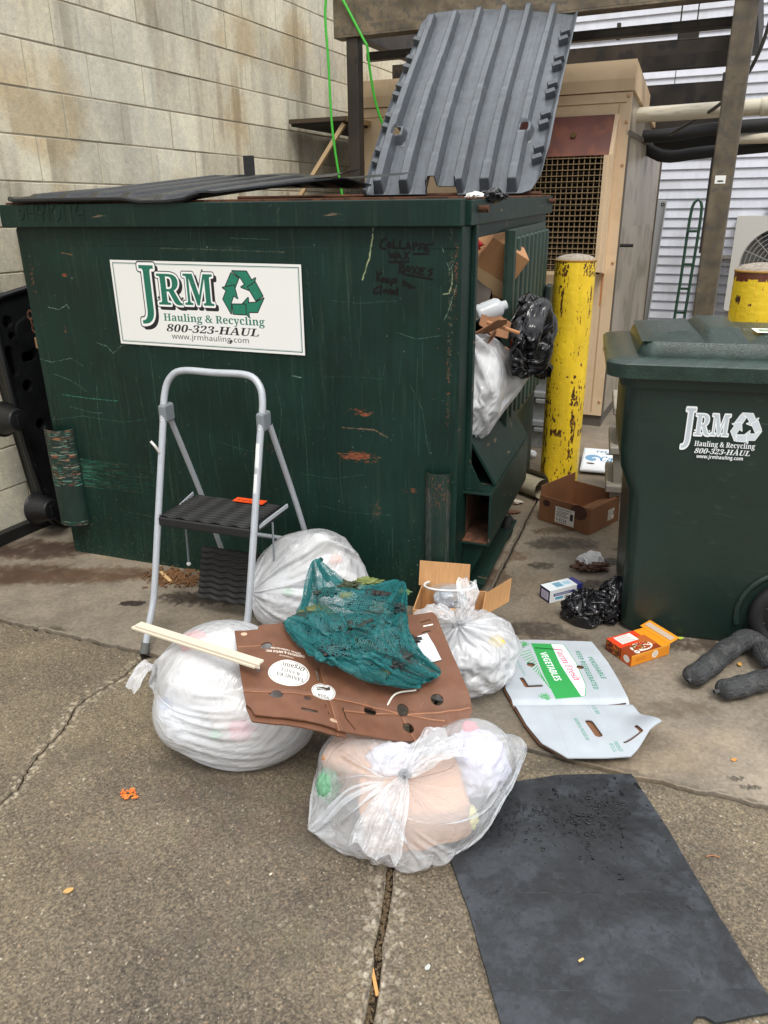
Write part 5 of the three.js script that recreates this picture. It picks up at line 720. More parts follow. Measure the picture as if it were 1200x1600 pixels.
// ================================================================ STEP LADDER
{
  const foot = gp(226, 1022).setY(0.006), e1 = alongDir(20), e2 = awayDir(20);
  const lad = thing('step_ladder', 'grey tubular two step ladder with black ribbed treads in front of the dumpster', 'step ladder', foot, -rad(20));
  const Wd = 0.405, L = (a, y, b) => V(a, y, -b);     // across, up, back
  const alu = phys([188, 193, 198], 0.33, { map: scaled(wornTex([245, 246, 248], { seed: 21, vary: 0.05, stain: [170, 156, 140], amount: 0.25, freq: 9 }), 4, 4), metalness: 0.15 });
  const grey = mat([122, 128, 132], 0.5), black = phys([30, 30, 31], 0.55, { map: scaled(wornTex([238, 236, 232], { seed: 22, vary: 0.2, stain: [255, 250, 240], amount: 0.4, freq: 7 }), 4, 4) });
  const Yt = 1.01, bt = 0.33, lineB = y => 0.1 + (y - 0.2) / (Yt - 0.2) * (bt - 0.1);
  const side = (a, s) => [L(a, 0.0, 0), L(a, 0.09, 0.045), L(a, 0.17, 0.088), L(a, 0.23, lineB(0.23)), L(a, 0.5, lineB(0.5)), L(a, 0.8, lineB(0.8)), L(a, Yt - 0.085, lineB(Yt - 0.085)), L(a + s * 0.012, Yt - 0.04, lineB(Yt - 0.04)), L(a + s * 0.04, Yt - 0.01, lineB(Yt - 0.01)), L(a + s * 0.075, Yt, bt)];
  part('front_frame', tube([...side(0, 1), L(Wd / 2, Yt, bt), ...side(Wd, -1).reverse()], 0.0128, 160, 14), alu, lad);
  for (const a of [0, Wd]) {
    const y = 0.86, b = lineB(y); const br = part('bracket', merge([box(a - 0.0165, a + 0.0165, y - 0.04, y + 0.03, -b - 0.05, -b + 0.0155, 0.011)]), grey, lad); part('rivet', new THREE.SphereGeometry(0.006, 8, 6).translate(a, y - 0.03, -b + 0.017), mat([190, 192, 194], 0.3, { metalness: 0.6 }), br);
    part('rear_leg', tube([L(a + (a ? 0.012 : -0.004), y - 0.02, b + 0.035), L(a + (a ? 0.02 : -0.012), 0.45, b + 0.21), L(a + (a ? 0.028 : -0.02), 0.02, b + 0.38)], 0.011, 30, 12), alu, lad);
    part('foot_cap', rod(L(a, -0.001, -0.001), L(a, 0.035, 0.016), 0.0165, 14), mat([92, 94, 92], 0.7), lad); part('foot_cap', rod(L(a + (a ? 0.028 : -0.02), 0, b + 0.385), L(a + (a ? 0.028 : -0.02), 0.035, b + 0.372), 0.0145, 12), mat([60, 60, 60], 0.7), lad);
    part('strut', bar(L(a + (a ? -0.015 : 0.015), 0.47, 0.22), L(a + (a ? 0.01 : -0.008), 0.49, 0.43), 0.006, 0.016), alu, lad); part('strut', rod(L(a + (a ? 0.0 : 0.02), 0.46, 0.32), L(a + (a ? 0.0 : 0.02), 0.24, 0.31), 0.004, 8), grey, lad); part('strut_end', new THREE.SphereGeometry(0.009, 10, 8).translate(a + (a ? 0 : 0.02), 0.235, -0.31), mat([225, 225, 222], 0.5), lad);
  }
  part('rear_bar', rod(L(-0.01, 0.3, 0.53), L(Wd + 0.02, 0.3, 0.53), 0.009), alu, lad);
  const tread = (x0, x1, dp, th) => { const top = surf(70, 150, (u, v) => V(lerp(x0, x1, u), 0.0028 * Math.sin(v * dp / 0.024 * 6.283 + 0.9 * Math.sin(u * (x1 - x0) / 0.075 * 6.283)), -v * dp)); return merge([top, box(x0 - 0.004, x1 + 0.004, -th, -0.003, -dp - 0.004, 0.004, 0.008)]); };
  const t1 = part('step', tread(0.014, Wd - 0.014, 0.26, 0.04).rotateX(-0.02).translate(0, 0.495, -(lineB(0.48) - 0.012)), black, lad, 'upper black tread with wavy ribs');
  part('warning_tag', boxUV(box(0.2, 0.33, 0.4985, 0.501, -0.425, -0.385, 0), 1), phys([240, 84, 30], 0.5), lad, 'orange warning tag');
  for (let k = 0; k < 7; k++) part('tag_print', box(0.218 + k * 0.012, 0.225 + k * 0.012, 0.5012, 0.5016, -0.402, -0.393 - 0.003 * (k % 2), 0), mat([60, 24, 14], 0.6), lad);
  part('step', tread(0.03, Wd - 0.06, 0.21, 0.02).rotateX(1.25).translate(0.0, 0.075, -0.33), black, lad, 'lower black tread, folded up');
  part('label_strip', new THREE.CylinderGeometry(0.0133, 0.0133, 0.1, 14, 1, true, -0.7, 1.2).rotateX(-0.255).translate(Wd, 0.735, -lineB(0.735)), mat([232, 232, 230], 0.5), lad); part('label_strip', new THREE.CylinderGeometry(0.0133, 0.0133, 0.07, 14, 1, true, -0.6, 1.0).rotateX(-0.255).translate(Wd, 0.645, -lineB(0.645)), mat([226, 226, 224], 0.5), lad);
  part('tape_stub', tube([L(0, 0.72, lineB(0.72) - 0.014), L(-0.005, 0.75, lineB(0.72) - 0.03), L(-0.02, 0.765, lineB(0.72) - 0.03)], 0.005, 12, 6), mat([226, 222, 214], 0.6), lad);
}
// ================================================================ BAGS
const crinkle = dataTex(512, 512, (u, v) => { const a = Math.abs(fbm(u * 9, v * 9, 4, 3) - 0.5), b = Math.abs(fbm(u * 22 + 5, v * 22, 3, 8) - 0.5); return 255 * clamp(1 - 2.4 * a - 1.2 * b); }, false);
const filmMat = (tr, ro, c = [244, 246, 250]) => phys(c, ro, { transmission: tr, thickness: 0, ior: 1.5, bumpMap: scaled(crinkle, 2.6, 2.6), bumpScale: 0.0034, side: THREE.DoubleSide });
const milky = filmMat(0.55, 0.24, [244, 245, 247]), clear = filmMat(0.76, 0.22, [246, 248, 250]);
function wad(name, label, category, group, c, r, col, seed, rough = 0.85, detail = 12, amp = 0.2, fq = 3) {    // a crumpled lump
  let g = new THREE.IcosahedronGeometry(1, detail); g.deleteAttribute('uv'); g.deleteAttribute('normal'); g = mergeVertices(g, 1e-5); const p = g.attributes.position;
  for (let i = 0; i < p.count; i++) { const x = p.getX(i), y = p.getY(i), z = p.getZ(i), a = Math.abs(n3(x * fq + 9, y * fq + 9, z * fq + 9, seed) - 0.5) * 2, b = Math.abs(n3(x * fq * 2.3 + 3, y * fq * 2.3 + 3, z * fq * 2.3 + 3, seed + 5) - 0.5) * 2, k = 1 - amp * 0.4 + amp * (a + 0.5 * b - 0.6); p.setXYZ(i, c.x + x * r.x * k, c.y + y * r.y * k, c.z + z * r.z * k); }
  g.computeVertexNormals(); return mesh1(name, g, mat(col, rough), label, category, group);
}
function knotTail(kn, dir, up, len, width, seed, m, parent, droop = 0.5, name = 'tied_end') {    // loose plastic beyond a knot: a pleated fan
  const d = dir.clone().normalize(), s = d.clone().cross(up).normalize(), n = s.clone().cross(d).normalize();
  const g = surf(70, 40, (u, v) => { const a = (u - 0.5) * 2, w = width * (0.1 + 0.9 * Math.pow(v, 0.75)) * (1 - 0.18 * sstep(0.85, 1, v)), pl = Math.sin(a * 9 + 2 * n2(u * 4, v * 2, seed)) * 0.5 + Math.sin(a * 21 + seed) * 0.22, l = len * v * (1 + 0.22 * (n2(u * 5, 1, seed) - 0.5) - 0.12 * a * a);
    return kn.clone().addScaledVector(d, l).addScaledVector(s, a * w * 0.5 * (1 - 0.2 * v * n2(v * 5, u * 2, seed + 3))).addScaledVector(n, pl * width * 0.13 * (0.2 + v * 0.8) + 0.03 * Math.sin(v * 3.1) - droop * len * v * v * 0.4 + 0.02 * (n2(u * 9, v * 9, seed + 6) - 0.5)); }, (u, v) => [u * width * 2, v * len * 2]);
  // stay above the ground
  const p = g.attributes.position; for (let i = 0; i < p.count; i++) if (p.getY(i) < 0.008) p.setY(i, 0.008 + 0.004 * n2(i * 0.3, 1, seed)); g.computeVertexNormals();
  return part(name, g, m, parent);
}
// the plane of the flattened brown carton that lies across the bags
const bcTL = gp(365, 988, 0.395), bcTR = gp(682, 955, 0.355), bcBR = gp(742, 1118, 0.225), bcBL = gp(388, 1112, 0.325);
const bcN = bcTR.clone().sub(bcBL).cross(bcTL.clone().sub(bcBR)).normalize(), bcC = bcTL.clone().add(bcTR).add(bcBR).add(bcBL).multiplyScalar(0.25);
const underBoard = { p: bcC.clone().addScaledVector(bcN, -0.022), n: bcN.clone().negate() };

{ // left bag
  const c = V(-0.475, 0.185, -2.0), lumps = [[-0.5, 0.22, -2.02, 0.2, 0.16, 0.2], [-0.38, 0.16, -1.92, 0.17, 0.13, 0.14], [-0.58, 0.14, -1.98, 0.13, 0.12, 0.17], [-0.46, 0.25, -2.06, 0.12, 0.1, 0.12]];
  const b = thing('trash_bag', 'full milky plastic trash bag at the foot of the step ladder', 'trash bag');
  const kn = gp(232, 1048, 0.2);
  const fg = film({ c, r: V(0.255, 0.2, 0.24), detail: 44, excess: 1.05, vol: 0.98, knots: [{ dir: V(-0.9, 0.05, 0.3), at: kn.clone().add(V(0.03, 0, 0)), cap: 0.2, size: 0.3 }], lumps, planes: [FLOOR, underBoard], seed: 5, steps: 70, smooth: 4 }); part('film', fg, milky, b);
  knotTail(kn.clone().add(V(0.03, 0, 0)), V(-0.6, 0.2, 0.5), V(0, 1, 0), 0.09, 0.1, 4, milky, b, 1.2);
  const W = (i, col, s, k = 0.8) => wad('paper_waste', 'crumpled paper inside the full milky bag by the ladder', 'paper', 'waste in the milky bag by the ladder', V(lumps[i][0], lumps[i][1], lumps[i][2]), V(lumps[i][3], lumps[i][4], lumps[i][5]).multiplyScalar(k), col, s);
  W(0, [226, 223, 220], 1, 0.9); W(1, [220, 212, 203], 2, 0.9); W(2, [214, 218, 222], 3, 0.88); W(3, [228, 224, 222], 4, 0.85);
  for (const [x, y, h, col, s, r] of [[290, 985, 0.4, [226, 110, 100], 11, 0.05], [390, 1150, 0.16, [214, 120, 130], 12, 0.055], [330, 1168, 0.09, [60, 160, 110], 13, 0.02], [238, 1105, 0.15, [150, 176, 214], 14, 0.03]]) { const p = (behindFilm(fg, x, y, r * 0.6) ?? gp(x, y, h)).lerp(c, 0.2); wad('packaging_scrap', `${['red', 'pink', 'green', 'pale blue'][s - 11]} packaging scrap inside the milky bag by the ladder`, 'packaging', 'scraps in the milky bag by the ladder', p, V(r, r * 0.7, r), col, s); }
}
{ // back bag, against the dumpster
  const c = V(-0.3, 0.22, -2.72), lumps = [[-0.26, 0.24, -2.72, 0.16, 0.17, 0.12], [-0.38, 0.16, -2.68, 0.12, 0.12, 0.12], [-0.18, 0.16, -2.66, 0.12, 0.13, 0.1]];
  const b = thing('trash_bag', 'white translucent trash bag slumped against the dumpster behind the green net', 'trash bag');
  const fg = film({ c, r: V(0.235, 0.22, 0.17), detail: 36, excess: 1.08, vol: 0.98, knots: [{ dir: V(-0.75, 0.25, 0.6), at: gp(392, 925, 0.2), cap: 0.3, size: 0.15 }, { dir: V(0.3, 0.95, 0.1), at: gp(505, 838, 0.42), cap: 0.18, size: 0.8 }], lumps, planes: [FLOOR, { p: dWorld(0, 0, 0.01), n: dAxis(2) }], seed: 8, steps: 60, smooth: 3 }); part('film', fg, milky, b);
  lumps.forEach((q, i) => wad('paper_waste', 'crumpled paper inside the bag against the dumpster', 'paper', 'waste in the bag against the dumpster', V(q[0], q[1], q[2]), V(q[3], q[4], q[5]).multiplyScalar(0.88), [[214, 213, 208], [206, 208, 210], [216, 214, 208]][i], 21 + i));
  for (const [x, y, h, col, s, r] of [[535, 868, 0.36, [236, 150, 100], 15, 0.03], [442, 932, 0.22, [90, 180, 120], 16, 0.025]]) wad('packaging_scrap', `${['orange', 'green'][s - 15]} packaging scrap inside the bag against the dumpster`, 'packaging', 'scraps in the bag against the dumpster', (behindFilm(fg, x, y, r * 0.6) ?? gp(x, y, h)).lerp(c, 0.2), V(r, r * 0.7, r), col, s);
}
{ // right bag, knotted, upright
  const c = V(0.27, 0.17, -2.3), kn = gp(716, 976, 0.3), lumps = [[0.3, 0.15, -2.3, 0.14, 0.12, 0.13], [0.2, 0.12, -2.28, 0.1, 0.1, 0.12]];
  const b = thing('trash_bag', 'small knotted clear bag with a twisted top beside the brown carton', 'trash bag');
  const fg = film({ c, r: V(0.19, 0.16, 0.18), detail: 44, excess: 1.12, vol: 0.95, knots: [{ dir: V(-0.25, 0.95, 0.2), at: kn, cap: 0.42, size: 0.1 }], lumps, planes: [FLOOR, underBoard], seed: 12, steps: 70 }); part('film', fg, milky, b);
  knotTail(kn, V(0.25, 0.8, -0.45), V(0.2, 0.2, 1), 0.15, 0.1, 6, milky, b, 0.1); knotTail(kn, V(-0.9, 0.25, -0.35), V(0, 1, 0.2), 0.14, 0.1, 9, milky, b, 0.3);
  part('knot', new THREE.TorusKnotGeometry(0.012, 0.007, 40, 6).translate(kn.x, kn.y, kn.z), milky, b);
  lumps.forEach((q, i) => wad('paper_waste', 'crumpled paper inside the small knotted bag', 'paper', 'waste in the small knotted bag', V(q[0], q[1], q[2]), V(q[3], q[4], q[5]).multiplyScalar(0.86), [[212, 212, 214], [206, 208, 212]][i], 31 + i));
  wad('packaging_scrap', 'yellow packaging scrap inside the small knotted bag', 'packaging', undefined, (behindFilm(fg, 790, 1003, 0.02) ?? gp(790, 1003, 0.16)).lerp(c, 0.2), V(0.03, 0.02, 0.03), [232, 204, 80], 17);
}
{ // front bag with the big knot and peach paper sacks inside
  const c = V(0.08, 0.125, -1.68), kn = gp(632, 1212, 0.215), lumps = [[0.075, 0.1, -1.61, 0.21, 0.12, 0.16], [-0.06, 0.125, -1.73, 0.13, 0.1, 0.1], [0.24, 0.12, -1.74, 0.12, 0.11, 0.12]];
  const b = thing('trash_bag', 'clear bag tied in a big knot with peach paper sacks inside, on the aggregate slab', 'trash bag');
  const fg = film({ c, r: V(0.28, 0.13, 0.215), detail: 52, excess: 1.14, vol: 0.92, knots: [{ dir: V(-0.1, 0.9, 0.35), at: kn, cap: 0.5, size: 0.06 }, { dir: V(-0.93, -0.3, 0.45), at: gp(486, 1298, 0.035), cap: 0.16, size: 0.5 }, { dir: V(0.85, 0.1, -0.5), at: gp(816, 1158, 0.1), cap: 0.2, size: 0.8 }, { dir: V(0.5, -0.4, 0.8), at: gp(700, 1338, 0.02), cap: 0.2, size: 0.9 }], lumps, planes: [FLOOR, underBoard], seed: 19, steps: 70, bend: 0.35 }); part('film', fg, clear, b);
  knotTail(kn, V(-0.42, -0.5, 0.75), V(0, 1, 0.5), 0.215, 0.17, 3, milky, b, 0.25); knotTail(kn, V(0.72, 0.2, -0.6), V(0, 1, 0.3), 0.2, 0.17, 13, milky, b, 0.3);
  part('knot', new THREE.TorusKnotGeometry(0.01, 0.006, 50, 6).translate(kn.x, kn.y, kn.z), clear, b);
  const sack = (p, w, h, d, turn, tilt, seed, label) => { const g = new THREE.BoxGeometry(w, h, d, 26, 18, 26), q = g.attributes.position; for (let i = 0; i < q.count; i++) { let x = q.getX(i), y = q.getY(i), z = q.getZ(i); const f = 1 - 0.15 * Math.pow(Math.max(0, x / w + 0.2), 2), X = 2 * x / w, Y = 2 * y / h, Z = 2 * z / d, se = Math.pow(X ** 18 + Y ** 18 + Z ** 18, -1 / 18); x *= se; y *= se; z *= se; q.setXYZ(i, x + 0.014 * (n3(y * 30 + 5, z * 30 + 5, x * 9, seed) - 0.5), y * f + 0.016 * (n3(x * 28 + 9, z * 28 + 9, y * 20, seed + 2) - 0.5), z * f + 0.014 * (n3(x * 25 + 2, y * 25 + 2, z * 9, seed + 4) - 0.5)); } g.computeVertexNormals(); const o = mesh1('paper_sack', toCreasedNormals(bare(g), 0.35), mat([228, 174, 132], 0.85, { bumpMap: scaled(crinkle, 2, 2), bumpScale: 0.006 }), label, 'paper bag', 'peach sacks in the clear bag'); o.position.copy(p); o.rotation.set(tilt, turn, 0.08); return o; };
  sack(V(0.07, 0.088, -1.615), 0.275, 0.14, 0.2, 0.12, 0.15, 1, 'larger peach paper sack inside the clear knotted bag'); sack(V(-0.06, 0.115, -1.73), 0.19, 0.14, 0.145, -0.5, 0.3, 4, 'smaller peach paper sack inside the clear knotted bag');
  wad('paper_waste', 'pale lilac paper inside the clear bag tied in a big knot', 'paper', undefined, V(0.25, 0.125, -1.73), V(0.1, 0.09, 0.11), [198, 196, 212], 41); wad('paper_waste', 'white paper tucked under the big knot of the clear bag', 'paper', undefined, V(0.02, 0.17, -1.68), V(0.08, 0.05, 0.06), [214, 212, 222], 42);
  wad('packaging_scrap', 'green bottle scrap inside the clear bag tied in a big knot', 'packaging', undefined, V(-0.16, 0.09, -1.68), V(0.035, 0.05, 0.05), [110, 160, 126], 43); wad('packaging_scrap', 'pink packaging scrap inside the clear bag tied in a big knot', 'packaging', undefined, (behindFilm(fg, 748, 1125, 0.02) ?? V(0.3, 0.15, -1.8)).lerp(c, 0.15), V(0.025, 0.02, 0.02), [226, 110, 120], 44); wad('packaging_scrap', 'yellow olive packaging inside the clear bag tied in a big knot', 'packaging', undefined, V(0.2, 0.05, -1.6), V(0.05, 0.03, 0.05), [206, 200, 130], 45);
}
// ================================================================ FLATTENED BROWN CARTON
function textPx(ctx, toC, str, a, b, size, font, fill) {     // lettering from one photo point to another, baseline along them
  const A = toC(...a), B = toC(...b), ang = Math.atan2(B[1] - A[1], B[0] - A[0]), L = Math.hypot(B[0] - A[0], B[1] - A[1]);
  ctx.save(); ctx.translate(A[0], A[1]); ctx.rotate(ang); ctx.font = font.replace('#', size + 'px'); const m = ctx.measureText(str).width; ctx.scale(L / m, 1); ctx.fillStyle = fill; ctx.fillText(str, 0, 0); ctx.restore();
}
const kraft = (base, seed) => (ctx, w, h) => { const id = ctx.createImageData(w, h), d = id.data; for (let j = 0; j < h; j++) for (let i = 0; i < w; i++) { const k = 4 * (j * w + i), a = fbm(i / 90, j / 90, 4, seed), f = fbm(i / 2.5, j / 24, 2, seed + 3), fl = Math.sin(i * 0.9) * 0.012; const m = 0.95 + 0.16 * (a - 0.5) + 0.1 * (f - 0.5) + fl + 0.04 * (h2(i, j, seed) - 0.5); d[k] = base[0] * m; d[k + 1] = base[1] * m; d[k + 2] = base[2] * m; d[k + 3] = 255; } ctx.putImageData(id, 0, 0); };
{
  const Wd = 0.66, Ht = 0.36, bil = (s, t) => bcTL.clone().multiplyScalar((1 - s) * (1 - t)).addScaledVector(bcTR, s * (1 - t)).addScaledVector(bcBR, s * t).addScaledVector(bcBL, (1 - s) * t);
  const st = (px, py) => { let s = 0.5, t = 0.5; const q0 = ray(px, py).normalize(); for (let k = 0; k < 24; k++) { const p = bil(s, t), e = 1e-3, n = p.clone().sub(EYE), off = n.clone().addScaledVector(q0, -n.dot(q0)); const ds = bil(s + e, t).sub(p).divideScalar(e), dt = bil(s, t + e).sub(p).divideScalar(e); ds.addScaledVector(q0, -ds.dot(q0)); dt.addScaledVector(q0, -dt.dot(q0)); const A = ds.dot(ds), B = ds.dot(dt), C = dt.dot(dt), u = -ds.dot(off), v = -dt.dot(off), D = A * C - B * B; s += (u * C - v * B) / D; t += (v * A - u * B) / D; } return [s * Wd, (1 - t) * Ht]; };
  const poly = [[366, 987], [402, 988], [404, 982], [432, 981], [500, 962], [600, 952], [648, 956], [676, 955], [682, 962], [700, 1005], [735, 1085], [741, 1103], [737, 1112], [740, 1128], [690, 1136], [655, 1144], [560, 1146], [535, 1141], [398, 1118], [392, 1108], [384, 1102], [376, 1056]].map(p => st(...p));
  const hole = (x, y, rx, ry) => { const c = st(x, y), a = st(x + rx, y), b = st(x, y + ry); const R = Math.hypot(a[0] - c[0], a[1] - c[1]), Q = Math.hypot(b[0] - c[0], b[1] - c[1]); return (X, Y) => (Math.hypot((X - c[0]) / R, (Y - c[1]) / Q) - 1) * Math.min(R, Q); };
  const slot = (a, b, w) => { const A = st(...a), B = st(...b); return (X, Y) => { const dx = B[0] - A[0], dy = B[1] - A[1], t = clamp(((X - A[0]) * dx + (Y - A[1]) * dy) / (dx * dx + dy * dy)); return Math.hypot(X - A[0] - dx * t, Y - A[1] - dy * t) - w; }; };
  const cuts = [hole(416, 1013, 9, 5), hole(431, 1088, 11, 6), hole(480, 1095, 6, 3.5), hole(580, 1104, 10, 5), hole(632, 1099, 9, 7), hole(642, 1123, 9, 7), hole(685, 1086, 10, 7), slot([401, 1038], [404, 1052], 0.004), slot([494, 1049], [498, 1065], 0.004), slot([472, 1112], [494, 1116], 0.005), slot([658, 970], [672, 967], 0.003), slot([660, 986], [672, 984], 0.003), slot([655, 1008], [658, 1022], 0.003), slot([536, 1105], [541, 1120], 0.0025), slot([541, 1120], [556, 1136], 0.0025), slot([507, 1103], [514, 1119], 0.0016)];
  const crease = [[[378, 1080], [700, 1112]], [[500, 1046], [530, 1140]], [[535, 1108], [737, 1098]], [[628, 1100], [655, 1144]]].map(q => q.map(p => st(...p)));
  const fold = (X, Y) => { let z = 0; crease.forEach(([A, B]) => { const dx = B[0] - A[0], dy = B[1] - A[1], t = clamp(((X - A[0]) * dx + (Y - A[1]) * dy) / (dx * dx + dy * dy)), d = Math.hypot(X - A[0] - dx * t, Y - A[1] - dy * t); z -= 0.004 * Math.exp(-((d / 0.005) ** 2)); }); return z + 0.012 * (n2(X * 9, Y * 9, 4) - 0.5) + 0.004 * (n2(X * 30, Y * 30, 6) - 0.5); };
  const place = (X, Y) => { const t = 1 - Y / Ht, p = bil(X / Wd, t); return p.addScaledVector(bcN, fold(X, Y) - 0.03 * sstep(0.72, 1.05, t) * sstep(0.2, 0.6, X / Wd) + 0.012 * Math.sin(X * 9)); };
  const CW = 1600, CHh = 920, mx0 = -0.05, mx1 = Wd + 0.05, my0 = -0.06, my1 = Ht + 0.06;
  const toC = (px, py) => { const q = st(px, py); return [(q[0] - mx0) / (mx1 - mx0) * CW, (1 - (q[1] - my0) / (my1 - my0)) * CHh]; };
  const tex = canvasTex(CW, CHh, (ctx, w, h) => {
    kraft([114, 74, 51], 3)(ctx, w, h); const r = rng(4); for (let k = 0; k < 60; k++) { ctx.strokeStyle = css([206, 160, 120], 0.06 + 0.2 * r()); ctx.lineWidth = 1 + 3 * r(); const x = r() * w, y = r() * h; ctx.beginPath(); ctx.moveTo(x, y); ctx.lineTo(x + 60 * (r() - 0.5), y + 50 * (r() - 0.5)); ctx.stroke(); }
    for (const [a, b] of [[[378, 1080], [700, 1112]], [[500, 1046], [530, 1140]], [[535, 1108], [737, 1098]], [[372, 1012], [428, 1012]], [[628, 1100], [655, 1144]]]) { const A = toC(...a), B = toC(...b); ctx.strokeStyle = css([176, 122, 84], 0.7); ctx.lineWidth = 5; ctx.beginPath(); ctx.moveTo(...A); ctx.lineTo(...B); ctx.stroke(); }
    const ell = (x, y, rx, ry, fill, stroke) => { const c = toC(x, y), a = toC(x + rx, y), b = toC(x, y + ry), R = Math.hypot(a[0] - c[0], a[1] - c[1]), Q = Math.hypot(b[0] - c[0], b[1] - c[1]); ctx.save(); ctx.translate(c[0], c[1]); ctx.rotate(Math.atan2(a[1] - c[1], a[0] - c[0])); ctx.beginPath(); ctx.ellipse(0, 0, R, Q, 0, 0, 7); if (fill) { ctx.fillStyle = fill; ctx.fill(); } if (stroke) { ctx.strokeStyle = stroke; ctx.lineWidth = 3; ctx.stroke(); } ctx.restore(); };
    ell(451, 1056, 32, 20, '#e6e4e0'); ell(451, 1056, 29.5, 18, null, '#4a4038'); ell(505, 1083, 18.5, 12.5, '#e6e4e0'); ell(505, 1083, 16.5, 11, null, '#3a322c');
    // the lettering stands upside down on the carton
    textPx(ctx, toC, 'TANIMURA', [475, 1064], [432, 1054], 40, 'bold # serif', '#3a322c'); textPx(ctx, toC, '& ANTLE', [468, 1055], [438, 1048], 34, 'bold # serif', '#3a322c'); textPx(ctx, toC, 'Organic', [477, 1047], [440, 1040], 46, 'italic bold # serif', '#4a4038');
    { ctx.save(); const c = toC(505, 1079); ctx.fillStyle = '#3a322c'; ctx.fillRect(c[0] - 42, c[1] - 16, 84, 26); ctx.restore(); } textPx(ctx, toC, 'ORGANIC', [518, 1081], [493, 1076], 20, 'bold # sans-serif', '#e6e4e0'); textPx(ctx, toC, 'USDA', [515, 1090], [496, 1086], 26, 'bold # sans-serif', '#3a322c');
    textPx(ctx, toC, 'TANIMURA & ANTLE INC.', [476, 1028], [414, 1019], 26, 'bold # sans-serif', '#eee6da'); textPx(ctx, toC, 'Salinas, California 93901', [470, 1024], [418, 1014], 20, 'bold # sans-serif', '#eee6da'); textPx(ctx, toC, 'DISTRIBUTED BY', [458, 1032], [436, 1028], 14, '# sans-serif', '#eee6da');
    ell(381, 993, 5, 2.5, '#c8a88c'); ell(521, 1127, 6, 3, '#b89a80'); { const A = toC(662, 976), B = toC(677, 974); ctx.strokeStyle = '#e6e2da'; ctx.lineWidth = 9; ctx.beginPath(); ctx.moveTo(...A); ctx.lineTo(...B); ctx.stroke(); }
  });
  tex.repeat.set(1 / (mx1 - mx0), 1 / (my1 - my0)); tex.offset.set(-mx0 / (mx1 - mx0), -my0 / (my1 - my0));
  const card = thing('brown_carton', 'flattened brown produce carton with white printed ovals lying across the trash bags', 'cardboard');
  const bm = mat([255, 255, 255], 0.62, { map: tex });
  part('panel', sheet((X, Y) => { let d = sdPoly(X, Y, poly); for (const f of cuts) d = Math.max(d, -f(X, Y)); return d; }, mx0, mx1, my0, my1, 190, 130, 0.0055, place), bm, card);
  const p2 = [[384, 1096], [540, 1130], [544, 1146], [395, 1120]].map(p => st(...p)); part('under_layer', sheet((X, Y) => sdPoly(X, Y, p2), mx0, mx1, my0, my1, 120, 90, 0.005, (X, Y) => place(X, Y).addScaledVector(bcN, -0.014).add(V(0.0, 0, 0.008))), bm, card);
  const lab = [[652, 992], [668, 988], [690, 1030], [655, 1038]].map(p => st(...p)); const w = mesh1('paper_slip', sheet((X, Y) => sdPoly(X, Y, lab), mx0, mx1, my0, my1, 150, 100, 0.0006, (X, Y) => place(X, Y).addScaledVector(bcN, 0.004)), mat([206, 214, 218], 0.6), 'blank white paper slip lying on the brown carton', 'paper');
  // pale strip laid over the left bag
  const a = gp(213, 977, 0.385), e = gp(405, 1038, 0.4), sl = thing('pale_strip', 'long cream coloured trim strip lying on the milky bag', 'strip'); part('strip', bar(a, e, 0.042, 0.008, 0.002), mat([216, 204, 184], 0.45), sl); part('strip_edge', bar(a.clone().add(V(0.004, 0.005, 0.0195)), e.clone().add(V(0.004, 0.005, 0.0195)), 0.005, 0.016, 0.002), mat([216, 204, 184], 0.45), sl);

  // ================================================================ GREEN NET BAG
  const nc = gp(552, 975, 0.425), tips = [gp(500, 890, 0.42), gp(640, 915, 0.41), gp(650, 1078, 0.275), gp(440, 968, 0.43)];
  const g = film({ c: nc, r: V(0.195, 0.08, 0.245), turn: 0.25, detail: 46, excess: 1.36, vol: 0.42, knots: [{ dir: V(-0.5, 0.3, -0.9), at: tips[0], cap: 0.14, size: 0.5 }, { dir: V(0.75, 0.2, -0.6), at: tips[1], cap: 0.22, size: 0.6 }, { dir: V(0.55, -0.2, 0.9), at: tips[2], cap: 0.35, size: 0.7 }, { dir: V(-0.95, 0.1, 0.1), at: tips[3], cap: 0.2, size: 0.7 }], lumps: [[-0.03, 0.02, -0.09, 0.075, 0.05, 0.05], [0.06, 0.005, -0.07, 0.06, 0.045, 0.05], [-0.1, -0.01, -0.01, 0.06, 0.04, 0.05], [0.0, -0.01, 0.0, 0.07, 0.045, 0.05], [0.08, -0.035, 0.03, 0.06, 0.04, 0.05], [-0.04, -0.04, 0.07, 0.06, 0.04, 0.04], [0.06, -0.06, 0.11, 0.06, 0.03, 0.04]].map(q => [nc.x + q[0], nc.y + q[1], nc.z + q[2], q[3], q[4], q[5]]), planes: [{ p: bcC.clone().addScaledVector(bcN, 0.014), n: bcN }], seed: 33, steps: 50, bend: 0.3, jitter: 0.08 });
  const [ea, eb] = g.userData.edges, P = g.attributes.position, Nn = g.attributes.normal, pos = [], nor = [];
  const A = V(0, 0, 0), B = V(0, 0, 0), N1 = V(0, 0, 0), D = V(0, 0, 0), S_ = V(0, 0, 0);
  for (let k = 0; k < ea.length; k += 2) { if (h2(ea[k], eb[k], 3) < 0.12) continue; A.fromBufferAttribute(P, ea[k]); B.fromBufferAttribute(P, eb[k]); N1.fromBufferAttribute(Nn, ea[k]); D.copy(B).sub(A); S_.copy(D).cross(N1).normalize().multiplyScalar(0.0006); const q = [A.clone().add(S_), A.clone().sub(S_), B.clone().sub(S_), B.clone().add(S_)]; for (const i of [0, 2, 1, 0, 3, 2]) { pos.push(q[i].x, q[i].y, q[i].z); nor.push(N1.x, N1.y, N1.z); } }
